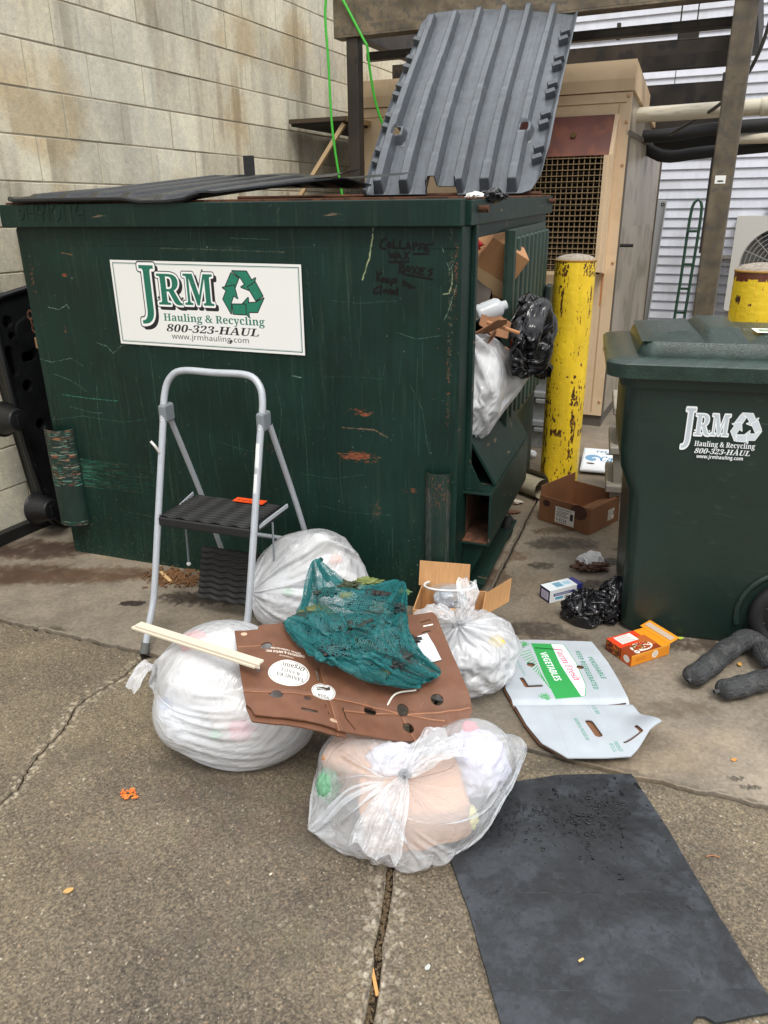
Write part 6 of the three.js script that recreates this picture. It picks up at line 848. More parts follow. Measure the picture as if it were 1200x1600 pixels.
  const ng = new THREE.BufferGeometry(); ng.setAttribute('position', new THREE.Float32BufferAttribute(pos, 3)); ng.setAttribute('normal', new THREE.Float32BufferAttribute(nor, 3));
  const net = thing('net_bag', 'dark green mesh produce net with limp leaves heaped on the brown carton', 'net bag');
  const nm = part('netting', ng, mat([32, 112, 114], 0.5, { side: THREE.DoubleSide }), net); nm.userData.kind = 'stuff';
  part('cord', tube([tips[2].clone(), tips[2].clone().add(V(-0.06, 0.0, 0.02)), tips[2].clone().add(V(-0.085, -0.02, 0.05))], 0.003, 14, 6), mat([232, 228, 214], 0.7), net);
  part('neck', tube([tips[0].clone().add(V(0.03, -0.03, 0.03)), tips[0].clone().add(V(0.008, 0.0, 0.01)), tips[0].clone().add(V(-0.004, 0.028, 0)), tips[0].clone().add(V(0.008, 0.04, 0))], 0.008, 16, 8), mat([22, 84, 76], 0.6), net);
  const lf = (x, y, h, r, col, s, l) => wad('vegetable_scrap', l, 'vegetable', 'limp leaves in the green net', behindFilm(g, x, y, 0.045) ?? gp(x, y, h - 0.04), V(r * 1.2, r * 0.45, r * 0.8), col, s, 0.6, 10, 0.5, 2.4);
  { const r = rng(81), cols = [[34, 50, 40], [52, 60, 36], [40, 34, 30], [28, 46, 44], [88, 96, 56], [46, 40, 36]], where = ['by its neck', 'beside the milky bag', 'over the printed oval', 'in its middle', 'by the white slip', 'near its cord', 'by the tan box', 'under its upper fold', 'under its lower fold', 'at its hem'];
    [[510, 925], [545, 915], [590, 930], [618, 950], [495, 955], [500, 985], [555, 1005], [590, 1045], [635, 1000], [560, 945]].forEach(([x, y], k) => { const p = behindFilm(g, x, y, 0.05 + 0.01 * r()); if (p) wad('vegetable_scrap', `wilted dark leaves in the green net ${where[k]}`, 'vegetable', 'limp leaves in the green net', p, V(0.042 + 0.015 * r(), 0.016, 0.034 + 0.01 * r()), cols[k % 6], 200 + k, 0.55, 12, 0.7, 2.2); }); }
  lf(575, 910, 0.42, 0.045, [112, 122, 66], 51, 'olive yellow limp leaves at the top of the green net'); lf(540, 930, 0.45, 0.022, [150, 146, 84], 52, 'yellow leaf stem under the green net'); lf(560, 975, 0.41, 0.055, [30, 44, 36], 53, 'dark limp leaves in the middle of the green net'); lf(520, 1018, 0.365, 0.05, [46, 36, 34], 54, 'brown black limp leaves at the lower edge of the green net by the printed oval'); lf(615, 1030, 0.33, 0.05, [40, 46, 44], 55, 'grey black limp leaves beside the white paper slip in the net'); lf(632, 925, 0.41, 0.022, [92, 120, 70], 56, 'small green leaf bunch at the end of the net by the tan box'); lf(480, 965, 0.405, 0.04, [36, 56, 48], 57, 'dark green limp leaves in the net end over the milky bag');
}
// ================================================================ OPEN BOX WITH CLEAR PLASTIC
{
  const b = thing('open_box', 'small open tan cardboard box of clear plastic at the dumpster corner', 'cardboard box', gp(704, 938, 0.16).setY(0.006), -rad(12)); const m = mat([255, 255, 255], 0.75, { map: canvasTex(512, 512, kraft([194, 146, 96], 9)) });
  const w = 0.26, d = 0.2, h = 0.155; const wl = (g, n, l) => part(n, boxUV(g, 1), m, b, l);
  wl(box(-w / 2, w / 2, 0, 0.005, -d / 2, d / 2, 0.001), 'bottom'); wl(box(-w / 2, w / 2, 0.005, h, d / 2 - 0.005, d / 2, 0.001), 'wall'); wl(box(-w / 2, w / 2, 0.005, h, -d / 2, -d / 2 + 0.005, 0.001), 'wall'); wl(box(-w / 2, -w / 2 + 0.005, 0.005, h, -d / 2 + 0.005, d / 2 - 0.005, 0.001), 'wall'); wl(box(w / 2 - 0.005, w / 2, 0.005, h, -d / 2 + 0.005, d / 2 - 0.005, 0.001), 'wall');
  wl(at(bevelBox(0.2, 0.1, 0.005, 0.001), -0.04, h + 0.05, -d / 2 - 0.012, -0.25), 'flap'); wl(at(bevelBox(0.005, 0.12, 0.19, 0.001), w / 2 + 0.045, h + 0.03, 0, 0, 0, -0.9), 'flap'); wl(at(bevelBox(0.1, 0.005, 0.12, 0.001), 0.06, h - 0.02, d / 2 + 0.04, 0.6), 'flap');
  const o = dWorld, ring = mesh1('clamshell_lid', merge([new THREE.TorusGeometry(0.095, 0.0032, 8, 48).rotateX(Math.PI / 2 - 0.25), new THREE.SphereGeometry(0.093, 24, 8, 0, 6.3, 0, 0.9).scale(1, 0.35, 1).rotateX(-0.25).translate(0, -0.025, 0)].map(g => g)), phys([238, 242, 244], 0.12, { transmission: 0.82, thickness: 0, side: THREE.DoubleSide }), 'round clear plastic clamshell lid in the open tan box', 'plastic lid'); ring.position.copy(gp(703, 916, 0.19));
  const rr = mesh1('plastic_ring', new THREE.TorusGeometry(0.1, 0.004, 8, 56).rotateX(Math.PI / 2 - 0.25), mat([236, 238, 238], 0.35), 'white plastic hoop in the open tan box', 'hoop'); rr.position.copy(gp(703, 914, 0.195));
  const fc = gp(705, 928, 0.16); mesh1('plastic_wrap', film({ c: fc, r: V(0.1, 0.055, 0.085), detail: 26, excess: 1.3, vol: 0.5, seed: 44, steps: 50, planes: [{ p: V(0, 0.1, 0), n: V(0, 1, 0) }] }), phys([240, 244, 248], 0.16, { transmission: 0.72, thickness: 0, side: THREE.DoubleSide }), 'crumpled clear plastic wrap in the open tan box', 'plastic wrap');
  for (const [x, y, c, s] of [[672, 920, [150, 186, 206], 61], [725, 925, [196, 176, 160], 62], [695, 930, [226, 232, 236], 63]]) wad('packaging_scrap', `${['blue', 'beige', 'white'][s - 61]} packaging scrap under the clear wrap in the tan box`, 'packaging', 'scraps in the tan box', gp(x, y, 0.13), V(0.04, 0.03, 0.035), c, s);
}
// ================================================================ FLAT WHITE CARTON, MAT
const blackFilm = phys([24, 24, 27], 0.2, { bumpMap: scaled(crinkle, 3, 3), bumpScale: 0.004, side: THREE.DoubleSide });
{
  const O = gp(880, 1100), toL = (px, py) => { const p = gp(px, py, 0.02); return [p.x - O.x, -(p.z - O.z)]; };
  const poly = [[782, 1007], [800, 1003], [924, 1008], [950, 1040], [967, 1068], [984, 1099], [1000, 1120], [1030, 1153], [1012, 1160], [985, 1188], [948, 1190], [886, 1190], [846, 1166], [822, 1135], [806, 1107], [790, 1080], [785, 1040]].map(p => toL(...p));
  const slot = (a, b, w) => { const A = toL(...a), B = toL(...b); return (X, Y) => { const dx = B[0] - A[0], dy = B[1] - A[1], t = clamp(((X - A[0]) * dx + (Y - A[1]) * dy) / (dx * dx + dy * dy)); return Math.hypot(X - A[0] - dx * t, Y - A[1] - dy * t) - w; }; };
  const circ = (x, y, r) => { const c = toL(x, y); return (X, Y) => sdCircle(X, Y, c[0], c[1], r); };
  const cuts = [circ(829, 1042, 0.0145), circ(906, 1046, 0.0135), slot([815, 1064], [822, 1075], 0.008), slot([822, 1076], [845, 1075], 0.007), slot([836, 1017], [866, 1019], 0.004), slot([806, 1014], [818, 1016], 0.004), slot([920, 1133], [934, 1154], 0.013), slot([991, 1147], [1000, 1158], 0.005), slot([1000, 1158], [975, 1166], 0.0045), slot([800, 1101], [853, 1105], 0.002), slot([934, 1101], [978, 1098], 0.0025), slot([782, 1098], [800, 1101], 0.003)];
  const cA = toL(795, 1101), cB = toL(984, 1099), fA_ = toL(925, 1010), f1 = toL(858, 1105), f2 = toL(890, 1188);
  const line = (X, Y, A, B) => { const dx = B[0] - A[0], dy = B[1] - A[1]; return ((X - A[0]) * dy - (Y - A[1]) * dx) / Math.hypot(dx, dy); };
  const x0 = -0.3, x1 = 0.36, y0 = -0.34, y1 = 0.36, CW = 1400, CHh = 1484;
  const h = (X, Y) => { const d = line(X, Y, cA, cB), tip = toL(1030, 1153), e = Math.hypot(X - tip[0], Y - tip[1]); return 0.02 - 0.013 * Math.exp(-((d / 0.012) ** 2)) + 0.012 * sstep(0, 0.2, Math.abs(d)) * n2(X * 6 + 3, Y * 6, 5) + 0.05 * sstep(0.13, 0, e) + 0.015 * sstep(0.1, 0.3, d) * 0; };
  const toC = (px, py) => { const q = toL(px, py); return [(q[0] - x0) / (x1 - x0) * CW, (1 - (q[1] - y0) / (y1 - y0)) * CHh]; };
  const tex = canvasTex(CW, CHh, (ctx, w, hh) => {
    const id = ctx.createImageData(w, hh), d = id.data; for (let j = 0; j < hh; j++) for (let i = 0; i < w; i++) { const k = 4 * (j * w + i), m = 0.97 + 0.09 * (fbm(i / 120, j / 120, 4, 3) - 0.5) + 0.03 * (h2(i, j, 2) - 0.5); d[k] = 182 * m; d[k + 1] = 189 * m; d[k + 2] = 196 * m; d[k + 3] = 255; } ctx.putImageData(id, 0, 0);
    const area = (pts, fill, stroke, lw = 4) => { ctx.beginPath(); pts.forEach((p, i) => { const q = toC(...p); i ? ctx.lineTo(...q) : ctx.moveTo(...q); }); ctx.closePath(); if (fill) { ctx.fillStyle = fill; ctx.fill(); } if (stroke) { ctx.strokeStyle = stroke; ctx.lineWidth = lw; ctx.stroke(); } };
    const G = '#2f9a4c';
    // banner: green field, white letters, script beside it, a striped fan and two sprigs
    area([[829, 1010], [860, 1011], [874, 1040], [890, 1066], [908, 1092], [868, 1095], [850, 1060], [838, 1030]], G); area([[860, 1011], [880, 1012], [900, 1040], [915, 1075], [914, 1090], [908, 1092], [890, 1066], [874, 1040]], '#e6eaec', G, 5);
    textPx(ctx, toC, 'VEGETABLES', [843, 1024], [867, 1068], 74, 'bold # sans-serif', '#eef2f2'); textPx(ctx, toC, 'Farm Fresh', [866, 1018], [897, 1067], 70, 'italic bold # serif', '#cf3a5c');
    for (let k = 0; k < 16; k++) { const t = k / 15, a = [lerp(829, 852, t), lerp(1020, 1070, t)], b = [lerp(824, 858, t), lerp(1024, 1078, t) - 3]; const A = toC(...a), B = toC(b[0] - 3 + 4 * t, b[1] + 2); ctx.strokeStyle = G; ctx.lineWidth = 7; ctx.beginPath(); ctx.moveTo(...A); ctx.lineTo(B[0] - 60 * (1 - t), B[1] + 20); ctx.stroke(); }
    const r = rng(6); for (const [x, y] of [[817, 1011], [851, 1091]]) { const c = toC(x, y); ctx.strokeStyle = G; ctx.lineWidth = 4; for (let k = 0; k < 26; k++) { const a = r() * 6.28, q = 10 + 26 * r(); ctx.beginPath(); ctx.arc(c[0] + Math.cos(a) * q, c[1] + Math.sin(a) * q, 5 + 8 * r(), 0, 4.5); ctx.stroke(); } }
    textPx(ctx, toC, 'KEEP REFRIGERATED', [898, 1022], [928, 1081], 52, 'bold # sans-serif', '#2e7f62'); textPx(ctx, toC, 'PERISHABLE', [917, 1031], [940, 1065], 52, 'bold # sans-serif', '#2e7f62');
    textPx(ctx, toC, 'VEGETABLES FOR U', [805, 1035], [818, 1060], 28, '# sans-serif', '#4f8f7a'); textPx(ctx, toC, '1/2 BU', [922, 1105], [932, 1120], 40, 'bold # sans-serif', '#4f8f7a'); textPx(ctx, toC, 'GROWN & PACKED BY', [895, 1127], [915, 1164], 36, 'bold # sans-serif', '#4f8f7a'); textPx(ctx, toC, 'PRODUCE', [957, 1165], [967, 1181], 38, 'bold # sans-serif', '#4f8f7a'); textPx(ctx, toC, 'OF U.S.A.', [950, 1168], [958, 1182], 38, 'bold # sans-serif', '#4f8f7a');
    ctx.strokeStyle = 'rgba(150,158,164,0.5)'; ctx.lineWidth = 3; for (const [a, b] of [[[860, 1105], [890, 1188]], [[915, 1100], [945, 1160]], [[925, 1010], [936, 1100]]]) { ctx.beginPath(); ctx.moveTo(...toC(...a)); ctx.lineTo(...toC(...b)); ctx.stroke(); }
  });
  tex.repeat.set(1 / (x1 - x0), 1 / (y1 - y0)); tex.offset.set(-x0 / (x1 - x0), -y0 / (y1 - y0));
  const t = thing('white_carton', 'flattened white vegetable carton with green and red print on the concrete pad', 'cardboard', O); const m = mat([255, 255, 255], 0.55, { map: tex });
  const sdf = (X, Y) => { let d = sdPoly(X, Y, poly); for (const f of cuts) d = Math.max(d, -f(X, Y)); return d; };
  part('panel', sheet(sdf, x0, x1, y0, y1, 180, 190, 0.004, (X, Y) => V(X, h(X, Y) + 0.008, -Y)), m, t);
  const brown = mat([122, 84, 58], 0.8); part('under_panel', sheet((X, Y) => { const a = toL(1003, 1140), b = toL(984, 1099); return sdPoly(X + 0.012, Y - 0.006, poly) + 0.008; }, x0, x1, y0, y1, 90, 95, 0.004, (X, Y) => V(X, Math.max(0.012, h(X, Y) - 0.002), -Y)), brown, t);
}
{
  const O = gp(930, 1400), toL = (px, py) => { const p = gp(px, py, 0.01); return [p.x - O.x, -(p.z - O.z)]; };
  const poly = [[668, 1242], [800, 1222], [902, 1205], [976, 1193], [1040, 1290], [1120, 1425], [1200, 1556], [1222, 1578], [1150, 1592], [1118, 1598], [1102, 1588], [1088, 1587], [1078, 1604], [1040, 1625], [800, 1660], [735, 1430]].map(p => toL(...p));
  const x0 = -0.6, x1 = 0.5, y0 = -0.42, y1 = 0.42;
  const mk = rough => dataTex(1024, 800, (u, v, i, j) => {
    const X = lerp(x0, x1, u), Y = lerp(y0, y1, v); const wet = sstep(0.46, 0.72, fbm(X * 3.3 + 5, Y * 4.2, 5, 5)) * 0.6, dry = clamp(0.5 * sstep(0.42, 0.62, fbm(X * 5, Y * 7 + 3, 5, 9)) + 0.7 * sstep(0.45, 0.68, fbm(X * 18, Y * 22 + 3, 5, 29)) + 0.3 * sstep(0.5, 0.6, fbm(X * 60, Y * 60, 3, 39))), drop = sstep(0.74, 0.77, fbm(X * 70, Y * 70, 2, 13)) * sstep(0.5, 0.6, fbm(X * 4 + 8, Y * 4, 2, 15)) * 0.8, f = fbm(X * 140, Y * 140, 2, 19);
    if (rough) return 255 * clamp(0.52 - 0.3 * wet - 0.45 * drop + 0.1 * (f - 0.5) + 0.08 * dry); let c = mixc([29, 31, 34], [54, 58, 63], dry * (1 - wet)); c = mixc(c, [22, 23, 25], 0.75 * Math.max(wet, drop)); const m = 1 + 0.24 * (f - 0.5) + 0.08 * (h2(i, j, 4) - 0.5); if (h2(i, j, 9) < 0.0006) return [120, 112, 100]; return c.map(x => x * m);
  }, !rough);
  const place = t => { t.repeat.set(1 / (x1 - x0), 1 / (y1 - y0)); t.offset.set(-x0 / (x1 - x0), -y0 / (y1 - y0)); return t; };
  const m = phys([255, 255, 255], 1, { map: place(mk(false)), roughnessMap: place(mk(true)), bumpMap: scaled(softBump, 4, 4), bumpScale: 0.0016 });
  const mt = thing('rubber_mat', 'wet dark grey rubber mat with a torn corner lying on the aggregate slab', 'mat', O); part('mat', sheet((X, Y) => sdPoly(X, Y, poly) + 0.0025 * (n2(X * 40, Y * 40, 3) - 0.5), x0, x1, y0, y1, 130, 100, 0.0075, (X, Y) => V(X, 0.0085 + 0.004 * n2(X * 4, Y * 4, 2) + 0.004 * (n2(X * 11 + 5, Y * 11, 6) - 0.5), -Y)), m, mt);
  const dr = []; const r = rng(31); for (let k = 0; k < 260; k++) { const px = 760 + 220 * r(), py = 1235 + 90 * r() * r() + 40 * r(); const p = gp(px, py, 0.013); const s = 0.0015 + 0.004 * r() * r(); dr.push(new THREE.SphereGeometry(s, 8, 5, 0, 6.3, 0, 1.57).scale(1 + r(), 0.35, 1).rotateY(r() * 3).translate(p.x - O.x, 0.0135, p.z - O.z)); }
  const wd = part('water_drops', merge(dr), phys([20, 21, 22], 0.05), mt); wd.userData.kind = 'stuff';
}
// ================================================================ SMALL BOXES AND SCRAPS ON THE PAD
function closedBox(name, label, cat, front, turn, w, h, d, faces, extra) {      // front: the near bottom corner; w to the right, d to the back-left
  const t = thing(name, label, cat, front.setY(0.006), turn); const mk = f => mat([255, 255, 255], 0.42, { map: f });
  const F = (n, g, f) => part(n, g, mk(f), t);
  F('front', new THREE.PlaneGeometry(w, h).translate(w / 2, h / 2, 0), faces[0]); F('end', new THREE.PlaneGeometry(d, h).rotateY(-Math.PI / 2).translate(0, h / 2, -d / 2), faces[1]); F('top', new THREE.PlaneGeometry(w, d).rotateX(-Math.PI / 2).translate(w / 2, h, -d / 2), faces[2]);
  F('back', new THREE.PlaneGeometry(w, h).rotateY(Math.PI).translate(w / 2, h / 2, -d), faces[0]); F('end', new THREE.PlaneGeometry(d, h).rotateY(Math.PI / 2).translate(w, h / 2, -d / 2), faces[1]); F('bottom', new THREE.PlaneGeometry(w, d).rotateX(Math.PI / 2).translate(w / 2, 0.0005, -d / 2), faces[2]); if (extra) extra(t); return t;
}
{
  const fr = canvasTex(512, 128, (c, w, h) => { c.fillStyle = '#e08a1e'; c.fillRect(0, 0, w, h); c.fillStyle = '#e9a23a'; c.fillRect(0, 0, w, 22); c.fillStyle = '#e8e2d4'; c.beginPath(); c.arc(w * 0.62, h * 0.52, 42, 0, 7); c.fill(); c.fillStyle = '#9a7a50'; c.font = '15px sans-serif'; for (let k = 0; k < 4; k++) c.fillRect(w * 0.57, 44 + k * 14, 54, 4); c.fillStyle = '#a85c14'; for (let k = 0; k < 3; k++) c.fillRect(60, 50 + k * 16, 130, 5); });
  const en = canvasTex(256, 96, (c, w, h) => { c.fillStyle = '#c2521c'; c.fillRect(0, 0, w, h); c.fillStyle = '#5a2412'; c.fillRect(0, 0, w * 0.6, h); c.fillStyle = '#e0dcd2'; c.beginPath(); c.arc(w * 0.82, h * 0.55, 30, 0, 7); c.fill(); const r = rng(3); for (let k = 0; k < 40; k++) { c.fillStyle = css([120 + 90 * r(), 60 + 50 * r(), 30]); c.beginPath(); c.arc(r() * w * 0.55, r() * h, 4 + 8 * r(), 0, 7); c.fill(); } });
  const tp = canvasTex(768, 540, (c, w, h) => { const g = rng(5); c.fillStyle = '#d9421f'; c.fillRect(0, 0, w, h); c.fillStyle = '#e8951f'; c.fillRect(w * 0.72, 0, w * 0.28, h); c.fillStyle = '#8a3a1a'; c.fillRect(0, h * 0.56, w * 0.78, h * 0.44); c.fillStyle = '#b8622c'; c.fillRect(w * 0.5, h * 0.3, w * 0.3, h * 0.5); c.save(); c.translate(40, 20); c.fillStyle = '#ece8e2'; c.fillRect(70, 10, 330, 200); c.fillStyle = '#6a605a'; for (let k = 0; k < 13; k++) c.fillRect(82, 24 + k * 14, 200 + 90 * g(), 4); c.restore(); c.fillStyle = '#ece6da'; c.beginPath(); c.ellipse(w * 0.42, h * 0.74, 200, 108, 0, 0, 7); c.fill(); for (let k = 0; k < 90; k++) { c.fillStyle = css([90 + 110 * g(), 44 + 60 * g(), 24 + 20 * g()]); c.beginPath(); c.ellipse(w * 0.42 + (g() - 0.5) * 320, h * 0.72 + (g() - 0.5) * 150, 14 + 16 * g(), 11 + 10 * g(), g() * 3, 0, 7); c.fill(); } for (let k = 0; k < 18; k++) { c.fillStyle = '#5d8a35'; c.beginPath(); c.ellipse(w * 0.42 + (g() - 0.5) * 300, h * 0.72 + (g() - 0.5) * 140, 9, 4, g() * 3, 0, 7); c.fill(); } c.fillStyle = '#e9e4da'; c.beginPath(); c.arc(w * 0.2, h * 0.9, 42, 0, 7); c.fill(); c.fillStyle = '#4a423c'; c.fillRect(w * 0.16, h * 0.88, 60, 7); c.fillRect(w * 0.17, h * 0.905, 44, 7); });
  closedBox('food_box', 'orange frozen meal box with an open end flap on the concrete pad', 'food box', gp(985, 1044), rad(26), 0.185, 0.045, 0.135, [fr, en, tp], t => { part('flap', at(new THREE.BoxGeometry(0.05, 0.0015, 0.15), 0.205, 0.052, -0.075, 0, 0, 0.25), mat([226, 148, 36], 0.5), t); part('glue_strip', at(new THREE.BoxGeometry(0.022, 0.0015, 0.13), 0.205, 0.0545, -0.075, 0, 0, 0.25), mat([190, 170, 150], 0.7), t); });
  const f2 = canvasTex(512, 200, (c, w, h) => { c.fillStyle = '#e4e8ea'; c.fillRect(0, 0, w, h); c.fillStyle = '#27307a'; c.fillRect(60, 62, 330, 44); c.fillStyle = '#dfe4ee'; c.fillRect(80, 76, 260, 6); c.fillRect(80, 90, 220, 5); c.fillStyle = '#4aa0c8'; c.fillRect(90, 124, 120, 40); c.fillStyle = '#2a2c34'; for (let k = 0; k < 5; k++) c.fillRect(230, 124 + k * 10, 70 - 8 * (k % 2), 5); c.fillStyle = '#27307a'; c.fillRect(420, 0, 92, h); });
  const e2 = canvasTex(200, 200, (c, w, h) => { c.fillStyle = '#2a2448'; c.fillRect(0, 0, w, h); c.fillStyle = '#cfcadd'; c.fillRect(30, 40, 140, 130); c.fillStyle = '#6a5a78'; for (let k = 0; k < 8; k++) c.fillRect(44, 54 + k * 14, 110, 5); });
  const t2 = canvasTex(512, 220, (c, w, h) => { c.fillStyle = '#dfe6ea'; c.fillRect(0, 0, w, h); c.fillStyle = '#7ab2d0'; c.fillRect(140, 40, 120, 130); c.fillStyle = '#a9cfe2'; c.fillRect(280, 60, 110, 90); c.fillStyle = '#54606a'; for (let k = 0; k < 9; k++) c.fillRect(150, 50 + k * 12, 90, 4); c.fillStyle = '#27307a'; c.fillRect(430, 0, 82, h); });
  closedBox('carton_box', 'small white and blue printed carton beside the black crumpled bag', 'carton', gp(858, 945), rad(25), 0.17, 0.058, 0.068, [f2, e2, t2]);
  // black crumpled bag, dirty paper
  const c = V(0.86, 0.085, -2.735); mesh1('crumpled_bag', film({ c, r: V(0.155, 0.1, 0.11), detail: 32, excess: 1.45, vol: 0.5, planes: [FLOOR], lumps: [[c.x - 0.05, 0.06, c.z, 0.07, 0.05, 0.06], [c.x + 0.08, 0.1, c.z - 0.03, 0.05, 0.08, 0.05]], seed: 71, steps: 60, bend: 0.85, jitter: 0.05, smooth: 1 }), blackFilm, 'shiny black crumpled bag against the wheeled cart', 'plastic bag');
  const pc = gp(922, 888).setY(0.06); mesh1('dirty_paper', film({ c: pc, r: V(0.085, 0.045, 0.07), detail: 24, excess: 1.3, vol: 0.5, planes: [FLOOR], seed: 73, steps: 50, bend: 0.85, jitter: 0.05 }), mat([206, 204, 202], 0.8), 'crumpled white paper with a brown stain on the pad', 'paper'); wad('dirty_paper', 'brown soggy paper under the crumpled white paper', 'paper', undefined, pc.clone().add(V(0, -0.03, 0.03)), V(0.1, 0.03, 0.06), [86, 58, 44], 75, 0.7, 10, 0.5);
  // brown box, open, with a printed label
  const km = mat([255, 255, 255], 0.75, { map: canvasTex(512, 512, kraft([134, 90, 58], 19)) });
  const bx = thing('brown_box', 'open brown cardboard box with a white label by the chipped bollard', 'cardboard box', gp(920, 838).setY(0.006), -rad(46)); const w = 0.31, d = 0.33, h = 0.14, wl = (n, g, l) => part(n, boxUV(g, 1), km, bx, l);
  wl('bottom', box(-w, 0, 0, 0.005, -d, 0, 0.001)); wl('wall', box(-w, 0, 0.005, h, -0.005, 0, 0.001)); wl('wall', box(-w, 0, 0.005, h, -d, -d + 0.005, 0.001)); wl('wall', box(-w, -w + 0.005, 0.005, h + 0.05, -d + 0.005, -0.005, 0.001)); wl('wall', box(-0.005, 0, 0.005, h, -d + 0.005, -0.005, 0.001)); wl('flap', at(bevelBox(0.14, 0.005, 0.3, 0.001), -0.07, h - 0.03, -0.17, 0, 0, 0.45)); 
  const lb = canvasTex(384, 320, (c, W, H) => { c.fillStyle = '#d8d2c6'; c.fillRect(0, 0, W, H); c.fillStyle = '#2a2622'; c.font = 'bold 46px sans-serif'; c.fillText("TRADER JOE'S", 22, 56, 340); c.font = '26px sans-serif'; for (let k = 0; k < 5; k++) c.fillRect(24, 78 + k * 26, 250 - 30 * (k % 3), 10); c.fillRect(300, 80, 60, 130); c.font = 'bold 70px sans-serif'; c.fillText('9 8724', 24, 272, 260); c.fillRect(24, 290, 220, 10); });
  part('label', new THREE.PlaneGeometry(0.115, 0.09).rotateZ(0).translate(-0.15, 0.06, 0.0015), mat([255, 255, 255], 0.6, { map: lb }), bx, 'white printed shipping label'); part('label', new THREE.PlaneGeometry(0.06, 0.06).rotateY(Math.PI / 2).translate(0.0015, 0.06, -0.2), mat([255, 255, 255], 0.6, { map: lb }), bx); part('hand_hole', new THREE.CircleGeometry(0.022, 20).scale(1, 0.8, 1).translate(-0.265, 0.105, 0.0012), mat([58, 34, 22], 0.8), bx); part('stain', new THREE.CircleGeometry(0.05, 24).scale(1, 0.8, 1).translate(-0.07, 0.105, 0.0012), mat([78, 46, 30], 0.8), bx);
  // rolled carpet scrap
  const rc = gp(846, 782).setY(0.07); const roll = []; for (let k = 0; k <= 40; k++) { const a = k / 40 * 7.2 + 0.6, q = 0.05 + 0.004 * k / 40; roll.push([Math.cos(a) * q, Math.sin(a) * q * (k > 34 ? 1 + 0.1 * (k - 34) : 1)]); }
  const rg = surf(40, 8, (u, v) => { const p = roll[Math.round(u * 40)]; return V(p[0] * 1.15, p[1] * 1.1, -v * 0.2); }); const rm = mesh1('carpet_roll', rg, mat([196, 184, 156], 0.95, { bumpMap: scaled(fineBump, 8, 8), bumpScale: 0.006, side: THREE.DoubleSide }), 'beige rolled carpet scrap between the dumpster and the brown box', 'carpet'); rm.position.copy(rc); rm.rotation.set(0, rad(35), 0);
  // flat white box with blue print beyond the bollard
  const cb = canvasTex(512, 420, (c, W, H) => { c.fillStyle = '#dfe3e6'; c.fillRect(0, 0, W, H); c.fillStyle = '#5f87a8'; c.font = 'bold 54px sans-serif'; c.fillText('FRESH', 90, 74); c.fillStyle = '#3f7aa6'; c.font = 'italic bold 130px serif'; c.fillText('Cabbage', 120, 240, 370); c.strokeStyle = '#5f95bc'; c.lineWidth = 8; for (let k = 0; k < 6; k++) { c.beginPath(); c.arc(74, 190, 14 + 9 * k, 0.3 * k, 5 + 0.3 * k); c.stroke(); } c.fillStyle = '#3a2e28'; for (const [x, y] of [[200, 92], [60, 300], [330, 330]]) { c.beginPath(); c.ellipse(x, y, 34, 15, 0.1, 0, 7); c.fill(); } c.fillStyle = '#b9c4cc'; c.fillRect(0, 104, W, 3); });
  const fb = thing('cabbage_box', 'flat white carton with blue lettering on the ground beyond the chipped bollard', 'cardboard', gp(905, 742).setY(0.03), -rad(18)); part('panel', boxUV(box(0, 0.42, -0.012, 0, -0.34, 0, 0.002), 1), mat([196, 200, 204], 0.6), fb); part('print', new THREE.PlaneGeometry(0.4, 0.32).rotateX(-Math.PI / 2).translate(0.21, 0.0015, -0.17), mat([255, 255, 255], 0.55, { map: cb }), fb); fb.rotateX(0.14); fb.position.y = 0.035;
  // sandbag socks
  const sock = (pts, r, label) => { const t = thing('sand_sock', label, 'sandbag', undefined, 0, 'black sand filled socks'); const cv = new THREE.CatmullRomCurve3(pts), L = cv.getLength(), N = 60, M = 24, fr_ = cv.computeFrenetFrames(N); const g = surf(M, N, (u, v) => { const k = Math.round(v * N), p = cv.getPointAt(k / N), e = Math.min(v, 1 - v) * L, q = r * Math.sqrt(clamp(1 - (1 - clamp(e / (r * 0.9))) ** 2)) * (1 + 0.05 * Math.sin(v * 31) + 0.1 * (n2(v * 14, u * 5, 7) - 0.5)), a = u * 2 * Math.PI; const o = fr_.normals[k].clone().multiplyScalar(Math.cos(a) * q).addScaledVector(fr_.binormals[k], Math.sin(a) * q); o.y *= o.y < 0 ? 0.8 : 0.95; return p.clone().add(o); }, (u, v) => [u * 0.3, v * L]); part('tube', g, mat([255, 255, 255], 0.8, { map: sockMap, bumpMap: scaled(crinkle, 6, 4), bumpScale: 0.005 }), t); for (const e of [0, 1]) { const p = cv.getPointAt(e), w = cv.getTangentAt(e).multiplyScalar(e ? 1 : -1); part('tied_end', tube([p.clone().addScaledVector(w, -0.008), p.clone().addScaledVector(w, 0.006), p.clone().addScaledVector(w, 0.016)], 0.007, 8, 8), mat([70, 70, 70], 0.8), t); } return t; };
  const sockMap = scaled(wornTex([56, 57, 58], { seed: 55, vary: 0.3, stain: [96, 94, 90], amount: 0.5, freq: 6 }), 3, 3);
  sock([gp(1078, 1062, 0.05), gp(1110, 1038, 0.05), gp(1150, 1008, 0.055), gp(1172, 1000, 0.055), gp(1190, 1012, 0.05), gp(1206, 1040, 0.05)], 0.041, 'black sand filled sock bent at a corner beside the cart wheel'); sock([gp(1122, 1080, 0.045), gp(1160, 1072, 0.045), gp(1200, 1062, 0.045), gp(1260, 1050, 0.045)], 0.039, 'straight black sand filled sock in front of the bent one');
}
